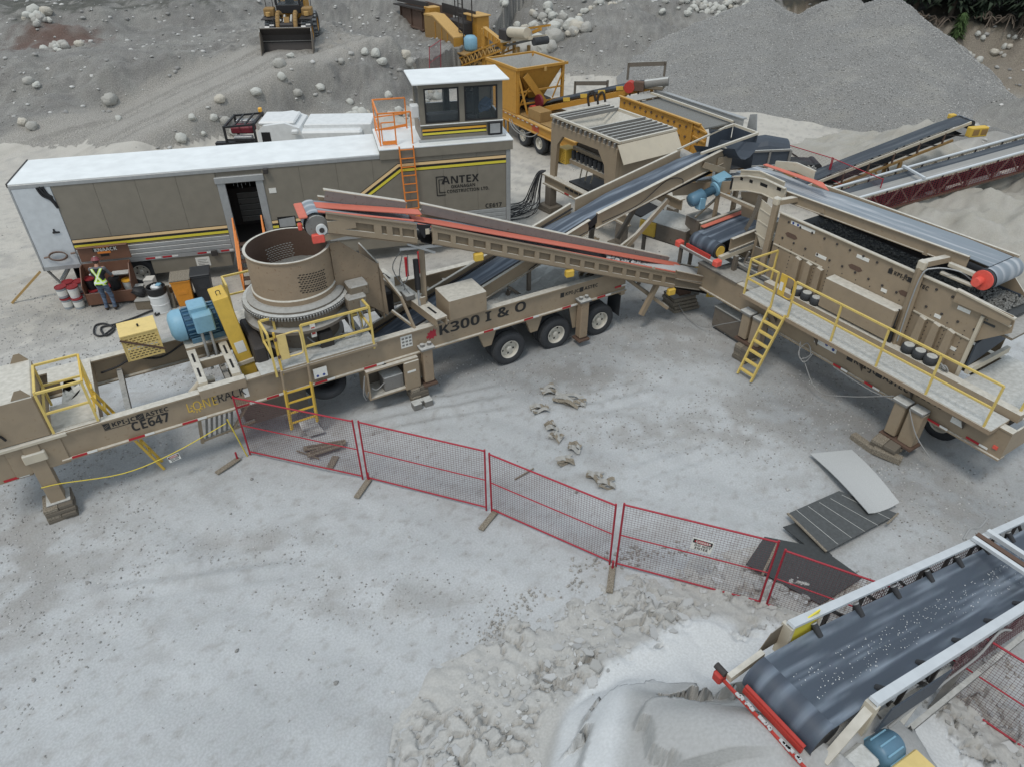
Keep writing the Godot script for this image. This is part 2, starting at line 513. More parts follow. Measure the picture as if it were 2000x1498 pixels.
func height(x: float, z: float) -> float:
	var n1 := fnz.get_noise_2d(x * 2.2, z * 2.2)
	var n2 := fnz.get_noise_2d(x * 9.0 + 300.0, z * 9.0)
	var y := 0.10 * n1 + 0.045 * n2
	# plateau and its bermed edge
	var d := toe_z(x) - z + 1.2 * fnz.get_noise_2d(x * 4.0, z * 4.0 + 90.0)
	var pl := 3.0 * sst(-0.6, 5.4, d)
	pl *= 1.0 - sst(-0.9, 0.9, x - (-6.0 + minf(0.0, (z + 46.5) * 0.8)) + 0.8 * fnz.get_noise_2d(x * 6.0, z * 6.0))
	if d > 4.0 and d < 8.0 and x < -5.5: pl += 0.35 * sst(4.0, 5.6, d) * (1.0 - sst(5.8, 8.0, d)) * (1.0 if x > -11.5 else 0.2)
	# bank on the far side of the ramp
	var db := (Vector2(x, z) - Vector2(-25.5, -40.0)).dot(Vector2(-9, -8.6).normalized())
	db = minf(db, -41.5 - z) + 1.6 * fnz.get_noise_2d(x * 3.0 + 50.0, z * 3.0)
	var bank := 4.3 * sst(0.0, 10.0, db)
	var hill := maxf(pl, bank)
	# the ramp
	var rd := Vector2(9.0, -9.2).normalized()
	var rp := Vector2(x, z) - Vector2(-23.0, -35.2)
	var t := rp.dot(rd) / 13.0
	var s := absf(rp.dot(Vector2(-rd.y, rd.x)))
	var ramp := 3.0 * clampf(t, 0.0, 1.0)
	var w := (1.0 - sst(2.3, 3.9, s)) * sst(-0.35, 0.0, t) * (1.0 - sst(1.05, 1.5, t))
	hill = lerpf(hill, ramp, w)
	# ground beyond everything rises to a ridge
	var back := 0.42 * maxf(0.0, -z - 60.0 + 3.0 * fnz.get_noise_2d(x * 1.3, z * 1.3) + 6.0 * sst(20.0, 8.0, absf(x - 12.0)))
	back = minf(back, 17.0)
	hill = maxf(hill, back + (3.0 if d > 6.0 else 0.0) * 0.6)
	hill = maxf(hill, cone(x, z, 8.0, -59.0, 8.0, 3.4, 1.6))
	# wooded cut bank at the right
	var dr := (Vector2(x, z) - Vector2(24.0, -47.0)).dot(Vector2(0.52, -0.854)) + 1.5 * fnz.get_noise_2d(x * 3.0 + 7.0, z * 3.0)
	if x > 10.0:
		var cut := 1.8 * sst(-2.0, 6.0, dr) + 1.5 * sst(5.6, 7.2, dr) + 0.25 * maxf(0.0, dr - 7.2)
		hill = maxf(hill, minf(cut, 16.0) * sst(10.0, 17.0, x))
	# low heaps
	hill = maxf(hill, cone(x, z, -25.5, -40.3, 5.0, 1.7, 1.6))
	hill = maxf(hill, cone(x, z, 24.0, -36.6, 2.9, 1.2, 0.8))
	hill = maxf(hill, cone(x, z, 29.0, -39.5, 4.0, 2.0, 0.8))
	y += hill
	if hill > 0.4: y += (0.16 * n2 + 0.14 * fnz.get_noise_2d(x * 24.0, z * 24.0) + 0.22 * fnz.get_noise_2d(x * 5.0 + 70.0, z * 5.0)) * sst(0.4, 2.0, hill) * (1.0 - w)
	# tyre marks
	if s < 2.6 and t > -0.6 and t < 1.25:
		var lane := 1.0 - sst(0.25, 0.55, absf(absf(s) - 1.15))
		y += lane * (0.06 * sin(t * 13.0 * TAU / 0.42 + 2.0 * s) - 0.07)
	if x < -19.0 and z > -37.0 and z < -24.0:
		var sl := sin((x * 0.35 + z) * 1.1)
		y += 0.03 * sin((x - z * 0.3) * TAU / 0.4) * sst(0.3, 0.7, sl)
	# churned loader tracks in the open yard
	for e in scuffs:
		var q := Vector2(x - e[0], z - e[1]).rotated(e[2])
		if absf(q.x) < e[3] and absf(q.y) < e[4]:
			var f: float = (1.0 - sst(0.6, 1.0, absf(q.x) / e[3])) * (1.0 - sst(0.5, 1.0, absf(q.y) / e[4]))
			y += f * (0.035 * sin(q.y * TAU / 0.5) + 0.02 * sin(q.x * TAU / 0.3) * n2)
	return y

# [x, z, turn, half length, half width]
var scuffs := [[2.7, -15.6, 0.35, 1.6, 0.7], [4.2, -13.4, 0.4, 1.8, 0.8], [-2.0, -15.2, 0.3, 2.5, 0.9], [-12.5, -17.6, 0.5, 3.0, 1.2], [-14.5, -15.0, 0.4, 2.6, 1.0], [-6.5, -9.6, 0.2, 2.5, 0.6], [-17.0, -22.5, 0.9, 3.0, 1.2]]

# blown fines lie darker and damper here: [x, z, half length, half width, turn, strength]
var damp := [[-1.5, -17.6, 5.5, 1.4, 0.5, 0.34], [1.5, -17.3, 3.2, 1.6, 0.5, 0.3], [8.6, -14.6, 4.2, 1.9, -1.0, 0.36], [-8.0, -13.8, 4.5, 1.3, 0.5, 0.25], [4.6, -20.4, 2.4, 1.6, 0.0, 0.35], [0.0, -12.8, 3.4, 1.5, 0.3, 0.12], [-9.0, -19.3, 4.0, 1.0, 0.5, 0.3], [-13.8, -20.6, 3.0, 1.4, 0.25, 0.3], [12.0, -10.5, 2.6, 2.4, 0.0, 0.3], [-4.5, -6.5, 2.4, 1.0, 0.2, 0.12]]

var patches := [[1.9, -16.6, 2.0, 0.9, 0.7], [4.0, -14.3, 2.3, 0.8, 0.55], [6.8, -14.6, 1.8, 1.4, 0.6], [9.8, -11.8, 1.6, 1.4, 0.6], [-2.6, -9.0, 2.2, 0.5, 0.5], [-5.5, -10.4, 1.4, 0.5, 0.5], [-11.5, -9.2, 3.4, 3.2, 0.7], [-16.0, -19.0, 3.5, 2.0, 0.5], [-4.5, -17.0, 4.0, 0.7, 0.8], [5.0, -18.6, 2.2, 1.4, 0.6], [-8.5, -17.4, 2.2, 1.2, 0.8], [-12.0, -13.6, 2.6, 0.6, 0.6], [-0.5, -7.4, 0.5, 1.2, 0.6], [9.0, -15.6, 1.2, 3.0, 0.5]]

func ground_colour(x: float, z: float, y: float, slope: float) -> Color:
	var n := fnz.get_noise_2d(x * 3.0 + 40.0, z * 3.0) * 0.5 + 0.5
	var n2 := fnz.get_noise_2d(x * 14.0, z * 14.0 + 20.0) * 0.5 + 0.5
	var n3 := fnz.get_noise_2d(x * 45.0, z * 45.0 + 20.0) * 0.5 + 0.5
	var dust := Color(0.455, 0.470, 0.477)
	var grit := Color(0.30, 0.29, 0.275)
	var road := Color(0.50, 0.475, 0.425)
	var bank := Color(0.31, 0.30, 0.28)
	# the yard near the machines is under blown stone dust; further out it is tan hardpan
	var far := sst(-19.0, -26.0, z + minf(0.0, x + 4.0) * 0.5 + 3.0 * (n - 0.5))
	var c := dust.lerp(road, far)
	c = c.lerp(grit, 0.55 * sst(0.52, 0.72, n2 * 0.6 + n * 0.4) * (0.6 + 0.4 * far))
	c = c.lerp(grit, 0.45 * sst(0.62, 0.75, n3))
	for p in patches:
		var d: float = Vector2((x - p[0]) / p[2], (z - p[1]) / p[3]).length()
		if d < 1.3: c = c.lerp(grit, p[4] * (1.0 - sst(0.4, 1.3, d)) * sst(0.30, 0.56, n2))
	for p in damp:
		var q := Vector2(x - p[0], z - p[1]).rotated(p[4])
		var d := Vector2(q.x / p[2], q.y / p[3]).length() + 0.5 * (n2 - 0.5)
		if d < 1.2: c = c.lerp(c * 0.55, p[5] * (1.0 - sst(0.35, 1.2, d)) * 1.6)
	var stk := fnz.get_noise_2d(x * 3.0 + z * 2.0, z * 16.0 - x * 8.0) * 0.5 + 0.5
	c *= 0.90 + 0.2 * stk
	var hill := sst(0.25, 0.9, y)
	var onramp := 0.0
	var rd := Vector2(9.0, -9.2).normalized()
	var rp := Vector2(x, z) - Vector2(-23.0, -35.2)
	var s := absf(rp.dot(Vector2(-rd.y, rd.x)))
	var t := rp.dot(rd) / 13.0
	if t > -0.3 and t < 1.5: onramp = 1.0 - sst(2.4, 3.4, s + n2 - 0.5)
	var flat := sst(0.22, 0.08, slope) * sst(2.4, 2.8, y) * (1.0 if x < 3.0 and x > -18.0 and z > -58.0 else 0.0)
	var b := bank.lerp(Color(0.40, 0.39, 0.36), sst(0.35, 0.7, n * 0.5 + n2 * 0.5)) * (0.8 + 0.4 * n3)
	if x < -14.0 and z < -47.0: b = b.lerp(Color(0.13, 0.13, 0.11), sst(3.6, 4.1, y) * sst(0.5, 0.2, slope))
	if x > 20.0 and z < -44.0: b = b.lerp(Color(0.36, 0.30, 0.225), 0.7)
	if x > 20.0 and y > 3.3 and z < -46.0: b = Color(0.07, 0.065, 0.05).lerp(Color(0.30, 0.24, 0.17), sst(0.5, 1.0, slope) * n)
	var red := Vector2((x + 27.9) / 3.2, (z + 47.6) / 2.4).length()
	if x < -20.0: b = b.lerp(Color(0.20, 0.125, 0.10), 0.9 * (1.0 - sst(0.4, 1.1, red + n2 - 0.5)))
	c = c.lerp(b, hill * (1.0 - maxf(onramp, flat * 0.85)))
	if onramp > 0.0: c = c.lerp(Color(0.50, 0.475, 0.43) * (0.86 + 0.28 * n2) * (1.0 - 0.2 * sst(0.2, 0.1, absf(absf(s - 1.15) - 0.42))), onramp * 0.85 * maxf(hill, 0.4))
	return c

func axis(stops: Array) -> PackedFloat32Array:
	# stops: [from, step]; the step grows evenly to the next stop
	var o := PackedFloat32Array()
	for i in stops.size() - 1:
		var p: float = stops[i][0]
		while p < stops[i + 1][0] - 0.001:
			o.append(p)
			p += lerpf(stops[i][1], stops[i + 1][1], (p - stops[i][0]) / (stops[i + 1][0] - stops[i][0]))
	o.append(stops[-1][0])
	return o

func ground() -> void:
	fnz.seed = 11
	fnz.frequency = 0.07
	fnz.fractal_octaves = 3
	var xs := axis([[-110.0, 2.5], [-45.0, 0.5], [-14.0, 0.085], [13.0, 0.085], [40.0, 0.4], [110.0, 2.5]])
	var zs := axis([[-130.0, 2.5], [-70.0, 0.6], [-48.0, 0.26], [-34.0, 0.2], [-22.0, 0.085], [-5.0, 0.085], [12.0, 0.8]])
	var nx := xs.size()
	var nz := zs.size()
	var v := PackedVector3Array(); v.resize(nx * nz)
	var nn := PackedVector3Array(); nn.resize(nx * nz)
	var cc := PackedColorArray(); cc.resize(nx * nz)
	for j in nz:
		for i in nx:
			v[j * nx + i] = Vector3(xs[i], height(xs[i], zs[j]), zs[j])
	var idx := PackedInt32Array()
	var idx2 := PackedInt32Array()
	for j in nz:
		for i in nx:
			var k := j * nx + i
			var a := v[j * nx + maxi(i - 1, 0)]
			var b := v[j * nx + mini(i + 1, nx - 1)]
			var c := v[maxi(j - 1, 0) * nx + i]
			var d := v[mini(j + 1, nz - 1) * nx + i]
			var g := Vector3(-(b.y - a.y) / (b.x - a.x), 1, -(d.y - c.y) / (d.z - c.z))
			nn[k] = g.normalized()
			cc[k] = ground_colour(v[k].x, v[k].z, v[k].y, Vector2(g.x, g.z).length())
			if i < nx - 1 and j < nz - 1:
				var six := [k, k + 1, k + nx, k + 1, k + nx + 1, k + nx]
				if v[k].y > 0.4 and v[k].z < -36.0: idx2.append_array(six)
				else: idx.append_array(six)
	var am := ArrayMesh.new()
	for e in [[idx, "soil"], [idx2, "chips"]]:
		var ar := []
		ar.resize(Mesh.ARRAY_MAX)
		ar[Mesh.ARRAY_VERTEX] = v; ar[Mesh.ARRAY_NORMAL] = nn; ar[Mesh.ARRAY_COLOR] = cc; ar[Mesh.ARRAY_INDEX] = e[0]
		am.add_surface_from_arrays(Mesh.PRIMITIVE_TRIANGLES, ar)
		am.surface_set_material(am.get_surface_count() - 1, M[e[1]])
	var o := MeshInstance3D.new()
	o.mesh = am
	put(o, "ground")
	tag(o, "grey dusty quarry yard with tan haul road and gravel banks behind", "ground", "", "structure")

# heap with a sheet of its own over the ground; f(x, z) gives its height above y = 0
func heap(called: String, cx: float, cz: float, r: float, step: float, f: Callable, col: Callable, m: String) -> MeshInstance3D:
	var n := int(2.0 * r / step)
	var v := PackedVector3Array()
	var nn := PackedVector3Array()
	var cc := PackedColorArray()
	var idx := PackedInt32Array()
	var ok := PackedByteArray()
	for j in n + 1:
		for i in n + 1:
			var x := cx - r + i * step
			var z := cz - r + j * step
			var y: float = f.call(x, z)
			ok.append(1 if y > height(x, z) - 0.25 else 0)
			v.append(Vector3(x, y, z))
	for j in n + 1:
		for i in n + 1:
			var k := j * (n + 1) + i
			var a := v[j * (n + 1) + maxi(i - 1, 0)].y
			var b := v[j * (n + 1) + mini(i + 1, n)].y
			var c := v[maxi(j - 1, 0) * (n + 1) + i].y
			var d := v[mini(j + 1, n) * (n + 1) + i].y
			var g := Vector3(-(b - a) / (2 * step), 1, -(d - c) / (2 * step))
			nn.append(g.normalized())
			cc.append(col.call(v[k].x, v[k].z, v[k].y, Vector2(g.x, g.z).length()))
			if i < n and j < n and ok[k] and ok[k + 1] and ok[k + n + 1] and ok[k + n + 2]:
				idx.append_array([k, k + 1, k + n + 1, k + 1, k + n + 2, k + n + 1])
	var ar := []
	ar.resize(Mesh.ARRAY_MAX)
	ar[Mesh.ARRAY_VERTEX] = v; ar[Mesh.ARRAY_NORMAL] = nn; ar[Mesh.ARRAY_COLOR] = cc; ar[Mesh.ARRAY_INDEX] = idx
	var am := ArrayMesh.new()
	am.add_surface_from_arrays(Mesh.PRIMITIVE_TRIANGLES, ar)
	am.surface_set_material(0, M[m])
	var o := MeshInstance3D.new()
	o.mesh = am
	put(o, called)
	return o

func rock_mesh(seed_: int, rough: float, m: String, sub := 1) -> ArrayMesh:
	# a rounded stone: an icosahedron split and pushed in and out
	var r := RandomNumberGenerator.new()
	r.seed = seed_
	var p := (1.0 + sqrt(5.0)) / 2.0
	var vs := [Vector3(-1, p, 0), Vector3(1, p, 0), Vector3(-1, -p, 0), Vector3(1, -p, 0), Vector3(0, -1, p), Vector3(0, 1, p), Vector3(0, -1, -p), Vector3(0, 1, -p), Vector3(p, 0, -1), Vector3(p, 0, 1), Vector3(-p, 0, -1), Vector3(-p, 0, 1)]
	var fs := [[0, 11, 5], [0, 5, 1], [0, 1, 7], [0, 7, 10], [0, 10, 11], [1, 5, 9], [5, 11, 4], [11, 10, 2], [10, 7, 6], [7, 1, 8], [3, 9, 4], [3, 4, 2], [3, 2, 6], [3, 6, 8], [3, 8, 9], [4, 9, 5], [2, 4, 11], [6, 2, 10], [8, 6, 7], [9, 8, 1]]
	var tri := []
	for f in fs: tri.append([(vs[f[0]] as Vector3).normalized(), (vs[f[1]] as Vector3).normalized(), (vs[f[2]] as Vector3).normalized()])
	for s in sub:
		var o := []
		for q in tri:
			var a: Vector3 = (q[0] + q[1]).normalized()
			var b: Vector3 = (q[1] + q[2]).normalized()
			var c: Vector3 = (q[2] + q[0]).normalized()
			o.append_array([[q[0], a, c], [a, q[1], b], [c, b, q[2]], [a, b, c]])
		tri = o
	var nz := FastNoiseLite.new()
	nz.seed = seed_
	nz.frequency = 0.7
	var cuts := []
	for k in 5: cuts.append([Vector3(r.randf_range(-1, 1), r.randf_range(-1, 1), r.randf_range(-1, 1)).normalized(), r.randf_range(0.62, 0.9)])
	var sc := Vector3(1.0, r.randf_range(0.6, 0.85), r.randf_range(0.75, 1.0))
	var mb := MB.new()
	var f := func(d: Vector3) -> Vector3:
		var k := 1.0 + rough * nz.get_noise_3dv(d * 1.6)
		var q: Vector3 = d * k
		for c in cuts:
			var e: float = q.dot(c[0]) - c[1]
			if e > 0.0: q -= c[0] * e * 0.85
		return q * sc
	for q in tri:
		var a: Vector3 = f.call(q[0])
		var b: Vector3 = f.call(q[1])
		var c: Vector3 = f.call(q[2])
		var g := (b - a).cross(c - a).normalized()
		if g.dot(a) < 0.0: g = -g
		mb.t(a, b, c, (g + a.normalized() * 0.8).normalized(), (g + b.normalized() * 0.8).normalized(), (g + c.normalized() * 0.8).normalized())
	return mesh_of(mb, m)

func scatter(called: String, label: String, cat: String, mesh: Mesh, spots: Array, cols: Array) -> void:
	var mm := MultiMesh.new()
	mm.transform_format = MultiMesh.TRANSFORM_3D
	mm.use_colors = true
	mm.mesh = mesh
	mm.instance_count = spots.size()
	for i in spots.size():
		var s: Array = spots[i]
		var b := Basis.from_euler(Vector3(rng.randf() * TAU, rng.randf() * TAU, rng.randf() * TAU)).scaled(Vector3.ONE * s[1])
		if s.size() > 2: b = Basis.from_euler(Vector3(rng.randf_range(-0.25, 0.25), rng.randf() * TAU, rng.randf_range(-0.25, 0.25))) * Basis.from_scale(Vector3(s[1], s[1] * s[2], s[1] * rng.randf_range(0.6, 1.0)))
		mm.set_instance_transform(i, Transform3D(b, s[0]))
		var c: Color = cols[rng.randi() % cols.size()]
		mm.set_instance_color(i, c * rng.randf_range(0.8, 1.15))
	var o := MultiMeshInstance3D.new()
	o.multimesh = mm
	put(o, called)
	tag(o, label, cat, "", "stuff")

func strip(pts: Array, lo: float, hi: float) -> Array:
	# outline of a band that follows pts, between two offsets
	var a := []
	var b := []
	for i in pts.size():
		var d0: Vector2 = (pts[i] - pts[maxi(i - 1, 0)])
		var d1: Vector2 = (pts[mini(i + 1, pts.size() - 1)] - pts[i])
		if i == 0: d0 = d1
		if i == pts.size() - 1: d1 = d0
		d0 = d0.normalized(); d1 = d1.normalized()
		var n0 := Vector2(-d0.y, d0.x)
		var m := (n0 + Vector2(-d1.y, d1.x)).normalized()
		var k := 1.0 / maxf(0.4, m.dot(n0))
		a.append(pts[i] + m * lo * k)
		b.push_front(pts[i] + m * hi * k)
	return a + b

func tapes(parent: Node, list: Array) -> void:
	# [a, y, b, length, way along a]: a red piece with a white piece after it
	for e in list:
		var x: Vector3 = e[4] if e.size() > 4 else Vector3.RIGHT
		var at := L(e[0], e[1], e[2])
		var mb := MB.new()
		mb.bar(at, at + x * e[3], 0.008, 0.055)
		ob("reflector_tape", mb, "tape_red", parent)
		var mw := MB.new()
		mw.bar(at + x * (e[3] + 0.004), at + x * (e[3] + 0.2), 0.008, 0.055)
		ob("reflector_tape", mw, "tape_white", parent)

func wheel(parent: Node, at: Vector3, r: float, w: float, face := 1.0, rimmed := true, called := "wheel") -> Node3D:
	# axle along z; face +1 shows its outside towards +z
	var o := part(called, parent, at)
	var xf := Transform3D(Basis(Vector3.RIGHT, Vector3(0, 0, face), Vector3(0, -face, 0)), Vector3.ZERO)
	lat("tyre", "rubber", o, [Vector2(r * 0.56, -w * 0.5), Vector2(r * 0.86, -w * 0.5), Vector2(r * 0.97, -w * 0.42), Vector2(r, -w * 0.3), Vector2(r, w * 0.3), Vector2(r * 0.97, w * 0.42), Vector2(r * 0.86, w * 0.5), Vector2(r * 0.6, w * 0.48), Vector2(r * 0.56, w * 0.40), Vector2(r * 0.56, -w * 0.5)], xf, 28, true)
	var tb := MB.new()
	for k in 4:
		var y := w * (-0.24 + 0.16 * k)
		tb.lathe([Vector2(r * 1.0, y - w * 0.055), Vector2(r * 1.018, y - w * 0.045), Vector2(r * 1.018, y + w * 0.045), Vector2(r * 1.0, y + w * 0.055)], 28, xf)
	ob("tread", tb, "tread", o)
	if rimmed:
		lat("rim", "rim", o, [Vector2(r * 0.565, w * 0.47), Vector2(r * 0.54, w * 0.49), Vector2(r * 0.50, w * 0.42), Vector2(r * 0.47, w * 0.05), Vector2(r * 0.30, -w * 0.02), Vector2(r * 0.24, w * 0.02), Vector2(0, w * 0.02)], xf, 28)
		lat("hub", "rim", o, [Vector2(r * 0.19, w * 0.02), Vector2(r * 0.17, w * 0.30), Vector2(r * 0.10, w * 0.36), Vector2(0, w * 0.36)], xf, 14)
		var mb := MB.new()
		for k in 5:
			var u := TAU * k / 5.0 + 0.3
			mb.lathe([Vector2(r * 0.062, w * 0.012 + 0.005), Vector2(0, w * 0.03)], 8, Transform3D(xf.basis, xf * Vector3(cos(u) * r * 0.36, 0.0, sin(u) * r * 0.36)))
		ob("hand_hole", mb, "void", o)
	return o

func rails(called: String, m: String, parent: Node, posts: Array, tops: Array, r := 0.021, sub := 0.5) -> void:
	# posts: foot points, tops: matching head points; rails run between neighbours at full and at mid height
	for i in posts.size():
		brs("post", m, parent, [[posts[i], tops[i], r * 2.0, r * 2.0]])
	for i in posts.size() - 1:
		brs("top_rail", m, parent, [[tops[i], tops[i + 1], r * 2.0, r * 2.0]])
		brs("mid_rail", m, parent, [[(posts[i] as Vector3).lerp(tops[i], sub), (posts[i + 1] as Vector3).lerp(tops[i + 1], sub), r * 1.8, r * 1.8]])

func ladder(parent: Node, m: String, f0: Vector3, f1: Vector3, t0: Vector3, t1: Vector3, n: int, r := 0.025, tread := 0.035) -> void:
	brs("side_rail", m, parent, [[f0, t0, r * 1.6, r * 2.6]])
	brs("side_rail", m, parent, [[f1, t1, r * 1.6, r * 2.6]])
	for k in n:
		var t := (k + 0.6) / n
		brs("rung", m, parent, [[f0.lerp(t0, t), f1.lerp(t1, t), tread * 1.8, tread]])

func trailer() -> void:
	var o := thing("control_van", "long olive trailer with white roof, striped side and glazed cab", "trailer", Vector3(-15.58, 0, -21.27), 14.4)
	# the near wall is single panels on a dark backing, with the doorway left open
	var joints := [1.16, 2.38, 3.6, 4.82, 6.03]
	for i in 4: bxs("wall_panel", "olive", o, [[joints[i] + 0.003, joints[i + 1] - 0.003, 1.62, 3.80, 0.0, 0.035]], 0.003)
	joints = [7.49, 8.7, 9.92, 11.14, 12.36, 13.58, 14.8, 15.86]
	for i in 7: bxs("wall_panel", "olive", o, [[joints[i] + 0.003, joints[i + 1] - 0.003, 1.62, 3.80, 0.0, 0.035]], 0.003)
	bxs("wall", "olive_door", o, [[0.03, 6.03, 1.0, 3.9, 0.04, 0.09], [7.49, 16.0, 1.0, 3.9, 0.04, 0.09], [6.03, 7.49, 3.63, 3.9, 0.04, 0.09], [0.03, 16.0, 1.0, 3.9, 2.25, 2.3], [0.03, 0.08, 1.0, 3.9, 0.09, 2.25], [15.95, 16.0, 1.0, 3.9, 0.09, 2.25]])
	bxs("rear_panel", "panel_white", o, [[0.04, 1.15, 1.12, 3.80, -0.012, 0.04]], 0.01)
	bxs("corner_post", "galvanised", o, [[-0.01, 0.04, 1.0, 3.9, -0.02, 0.06]])
	bxs("corner_post", "galvanised", o, [[15.87, 16.03, 1.0, 3.76, -0.02, 0.06]], 0.02)
	for k in 3: bxs("lower_slat", "galvanised", o, [[1.16, 6.02, 1.14 + k * 0.16, 1.285 + k * 0.16, -0.004, 0.035]], 0.01)
	for k in 3: bxs("lower_slat", "galvanised", o, [[7.5, 15.86, 1.14 + k * 0.16, 1.285 + k * 0.16, -0.004, 0.035]], 0.01)
	bxs("bottom_rail", "galvanised", o, [[0.0, 6.03, 1.0, 1.13, -0.02, 0.06], [7.49, 16.0, 1.0, 1.13, -0.02, 0.06]])
	bxs("top_rail", "galvanised", o, [[0.0, 11.42, 3.8, 3.93, -0.025, 0.06]], 0.01)
	bxs("floor", "dark_steel", o, [[0.1, 15.95, 1.14, 1.22, 0.1, 2.24]])
	bxs("roof", "roof_white", o, [[0.0, 11.45, 3.93, 3.97, -0.01, 2.3]], 0.01)
	bxs("roof_edge", "dark_steel", o, [[-0.03, 0.01, 3.86, 3.99, -0.02, 2.3]])
	bxs("raised_roof", "roof_white", o, [[11.42, 16.12, 4.08, 4.13, -0.07, 2.36]], 0.012)
	bxs("fascia", "olive", o, [[11.42, 16.1, 3.77, 4.08, -0.06, 0.04], [16.0, 16.1, 3.77, 4.08, 0.04, 2.34], [11.42, 11.46, 3.97, 4.08, 0.04, 2.34]])
	# doorway
	bxs("door_frame", "galvanised", o, [[6.03, 6.28, 1.0, 3.62, -0.03, 0.1], [7.25, 7.49, 1.0, 3.62, -0.03, 0.1]], 0.01)
	bxs("door_header", "galvanised", o, [[5.98, 7.54, 3.43, 3.64, -0.07, 0.1]], 0.01)
	bxs("partition", "dark_steel", o, [[5.9, 5.94, 1.22, 3.9, 0.1, 2.2], [7.6, 7.64, 1.22, 3.9, 0.1, 2.2]])
	var cab_ := part("tool_cabinet", o)
	bxs("carcass", "dark_steel", cab_, [[6.0, 7.55, 1.24, 2.6, 1.7, 2.2]])
	for k in 5: bxs("drawer", "grey_steel", cab_, [[6.35, 7.2, 1.36 + k * 0.22, 1.55 + k * 0.22, 1.67, 1.7]], 0.01)
	for k in 5: tbs("hook", "galvanised", o, [[L(6.5 + 0.13 * k, 3.38, 0.3), L(6.5 + 0.13 * k, 3.2 - 0.05 * (k % 3), 0.3), 0.008]], 5)
	bxs("hatch_frame", "void", o, [[7.7, 8.3, 1.66, 2.08, -0.012, 0.0]])
	prs("hatch_door", "galvanised", o, [Vector2(7.74, 1.72), Vector2(8.27, 1.72), Vector2(8.27, 2.05), Vector2(7.74, 2.0)], 0.014, 0.03)
	# painted bands
	for run in [[Vector2(1.17, 1.84), Vector2(6.02, 1.84)], [Vector2(7.5, 1.84), Vector2(9.62, 1.84), Vector2(12.05, 3.44), Vector2(15.86, 3.44)]]:
		prs("band", "ink", o, strip(run, -0.17, 0.15), 0.002, 0.004)
		prs("band", "stripe_yellow", o, strip(run, -0.145, -0.055), 0.004, 0.006)
		prs("band", "stripe_cream", o, strip(run, 0.03, 0.125), 0.004, 0.006)
	# company mark: a tall bracket round the lettering
	brs("company_mark", "ink", o, [[L(13.30, 2.99, -0.012), L(13.62, 2.99, -0.012), 0.012, 0.028], [L(13.31, 3.0, -0.012), L(13.31, 2.31, -0.012), 0.012, 0.028], [L(13.30, 2.31, -0.012), L(13.62, 2.31, -0.012), 0.012, 0.028], [L(13.40, 2.88, -0.012), L(13.54, 2.88, -0.012), 0.012, 0.026], [L(13.40, 2.88, -0.012), L(13.40, 2.41, -0.012), 0.012, 0.026], [L(13.39, 2.41, -0.012), L(13.62, 2.41, -0.012), 0.012, 0.026], [L(13.62, 2.99, -0.012), L(13.5, 2.72, -0.012), 0.012, 0.026]])
	lettering("ANTEX", 0.27, "ink", o, L(13.52, 2.70, -0.008), Vector3.RIGHT, Vector3.UP, 1.12)
	lettering("OKANAGAN", 0.115, "ink", o, L(13.82, 2.53, -0.008), Vector3.RIGHT, Vector3.UP, 1.0)
	lettering("CONSTRUCTION LTD.", 0.115, "ink", o, L(13.66, 2.36, -0.008), Vector3.RIGHT, Vector3.UP, 0.98)
	lettering("CE617", 0.16, "ink", o, L(15.06, 1.66, -0.008), Vector3.RIGHT, Vector3.UP, 1.0)
	bxs("label_plate", "sign", o, [[7.62, 7.85, 2.95, 3.12, -0.014, 0.0]])
	tapes(o, [[1.22, 1.07, -0.026, 0.3], [3.18, 1.07, -0.026, 0.3], [3.72, 1.07, -0.026, 0.3], [4.85, 1.07, -0.026, 0.3], [5.62, 1.07, -0.026, 0.28], [8.6, 1.07, -0.026, 0.3], [10.8, 1.07, -0.026, 0.3]])
	# under the floor
	var sk := bxs("skirt_box", "olive", o, [[3.3, 5.9, 0.46, 1.0, 0.02, 1.6], [8.0, 13.2, 0.5, 1.0, 0.02, 1.6]], 0.01)
	bxs("notice", "sign", sk, [[4.72, 5.18, 0.56, 0.9, 0.008, 0.02]])
	for e in [[4.78, 0.8, 5.1], [4.78, 0.74, 5.05], [4.78, 0.68, 5.12], [4.78, 0.62, 4.98]]: bxs("printed_line", "grey_steel", sk, [[e[0], e[2], e[1], e[1] + 0.02, 0.004, 0.008]])
	bxs("junction_box", "dark_steel", o, [[5.3, 5.5, 0.95, 1.12, -0.12, 0.0]])
	bxs("frame_rail", "dark_steel", o, [[0.2, 15.8, 0.78, 1.0, 0.7, 0.85], [0.2, 15.8, 0.78, 1.0, 1.5, 1.65]])
	for e in [[1.55, 0.26], [1.55, 0.6], [1.55, 1.75], [1.55, 2.1], [2.85, 0.26], [2.85, 0.6], [2.85, 1.75], [2.85, 2.1]]:
		wheel(o, L(e[0], 0.5, e[1]), 0.5, 0.28, 1.0 if e[1] < 1.2 else -1.0, e[1] < 0.3 or e[1] > 2.0)
	bxs("mud_flap", "black", o, [[0.86, 0.89, 0.28, 1.0, 0.05, 0.75]])
	bxs("mud_flap", "black", o, [[0.86, 0.89, 0.28, 1.0, 1.6, 2.25]])
	brs("underride_guard", "grey_steel", o, [[L(0.05, 1.0, 0.1), L(0.3, 0.45, 0.1), 0.06, 0.06], [L(0.75, 1.0, 0.1), L(0.3, 0.45, 0.1), 0.06, 0.06], [L(0.3, 0.48, 0.1), L(0.3, 0.48, 2.2), 0.1, 0.1], [L(0.05, 1.0, 2.2), L(0.3, 0.45, 2.2), 0.06, 0.06], [L(0.75, 1.0, 2.2), L(0.3, 0.45, 2.2), 0.06, 0.06]])
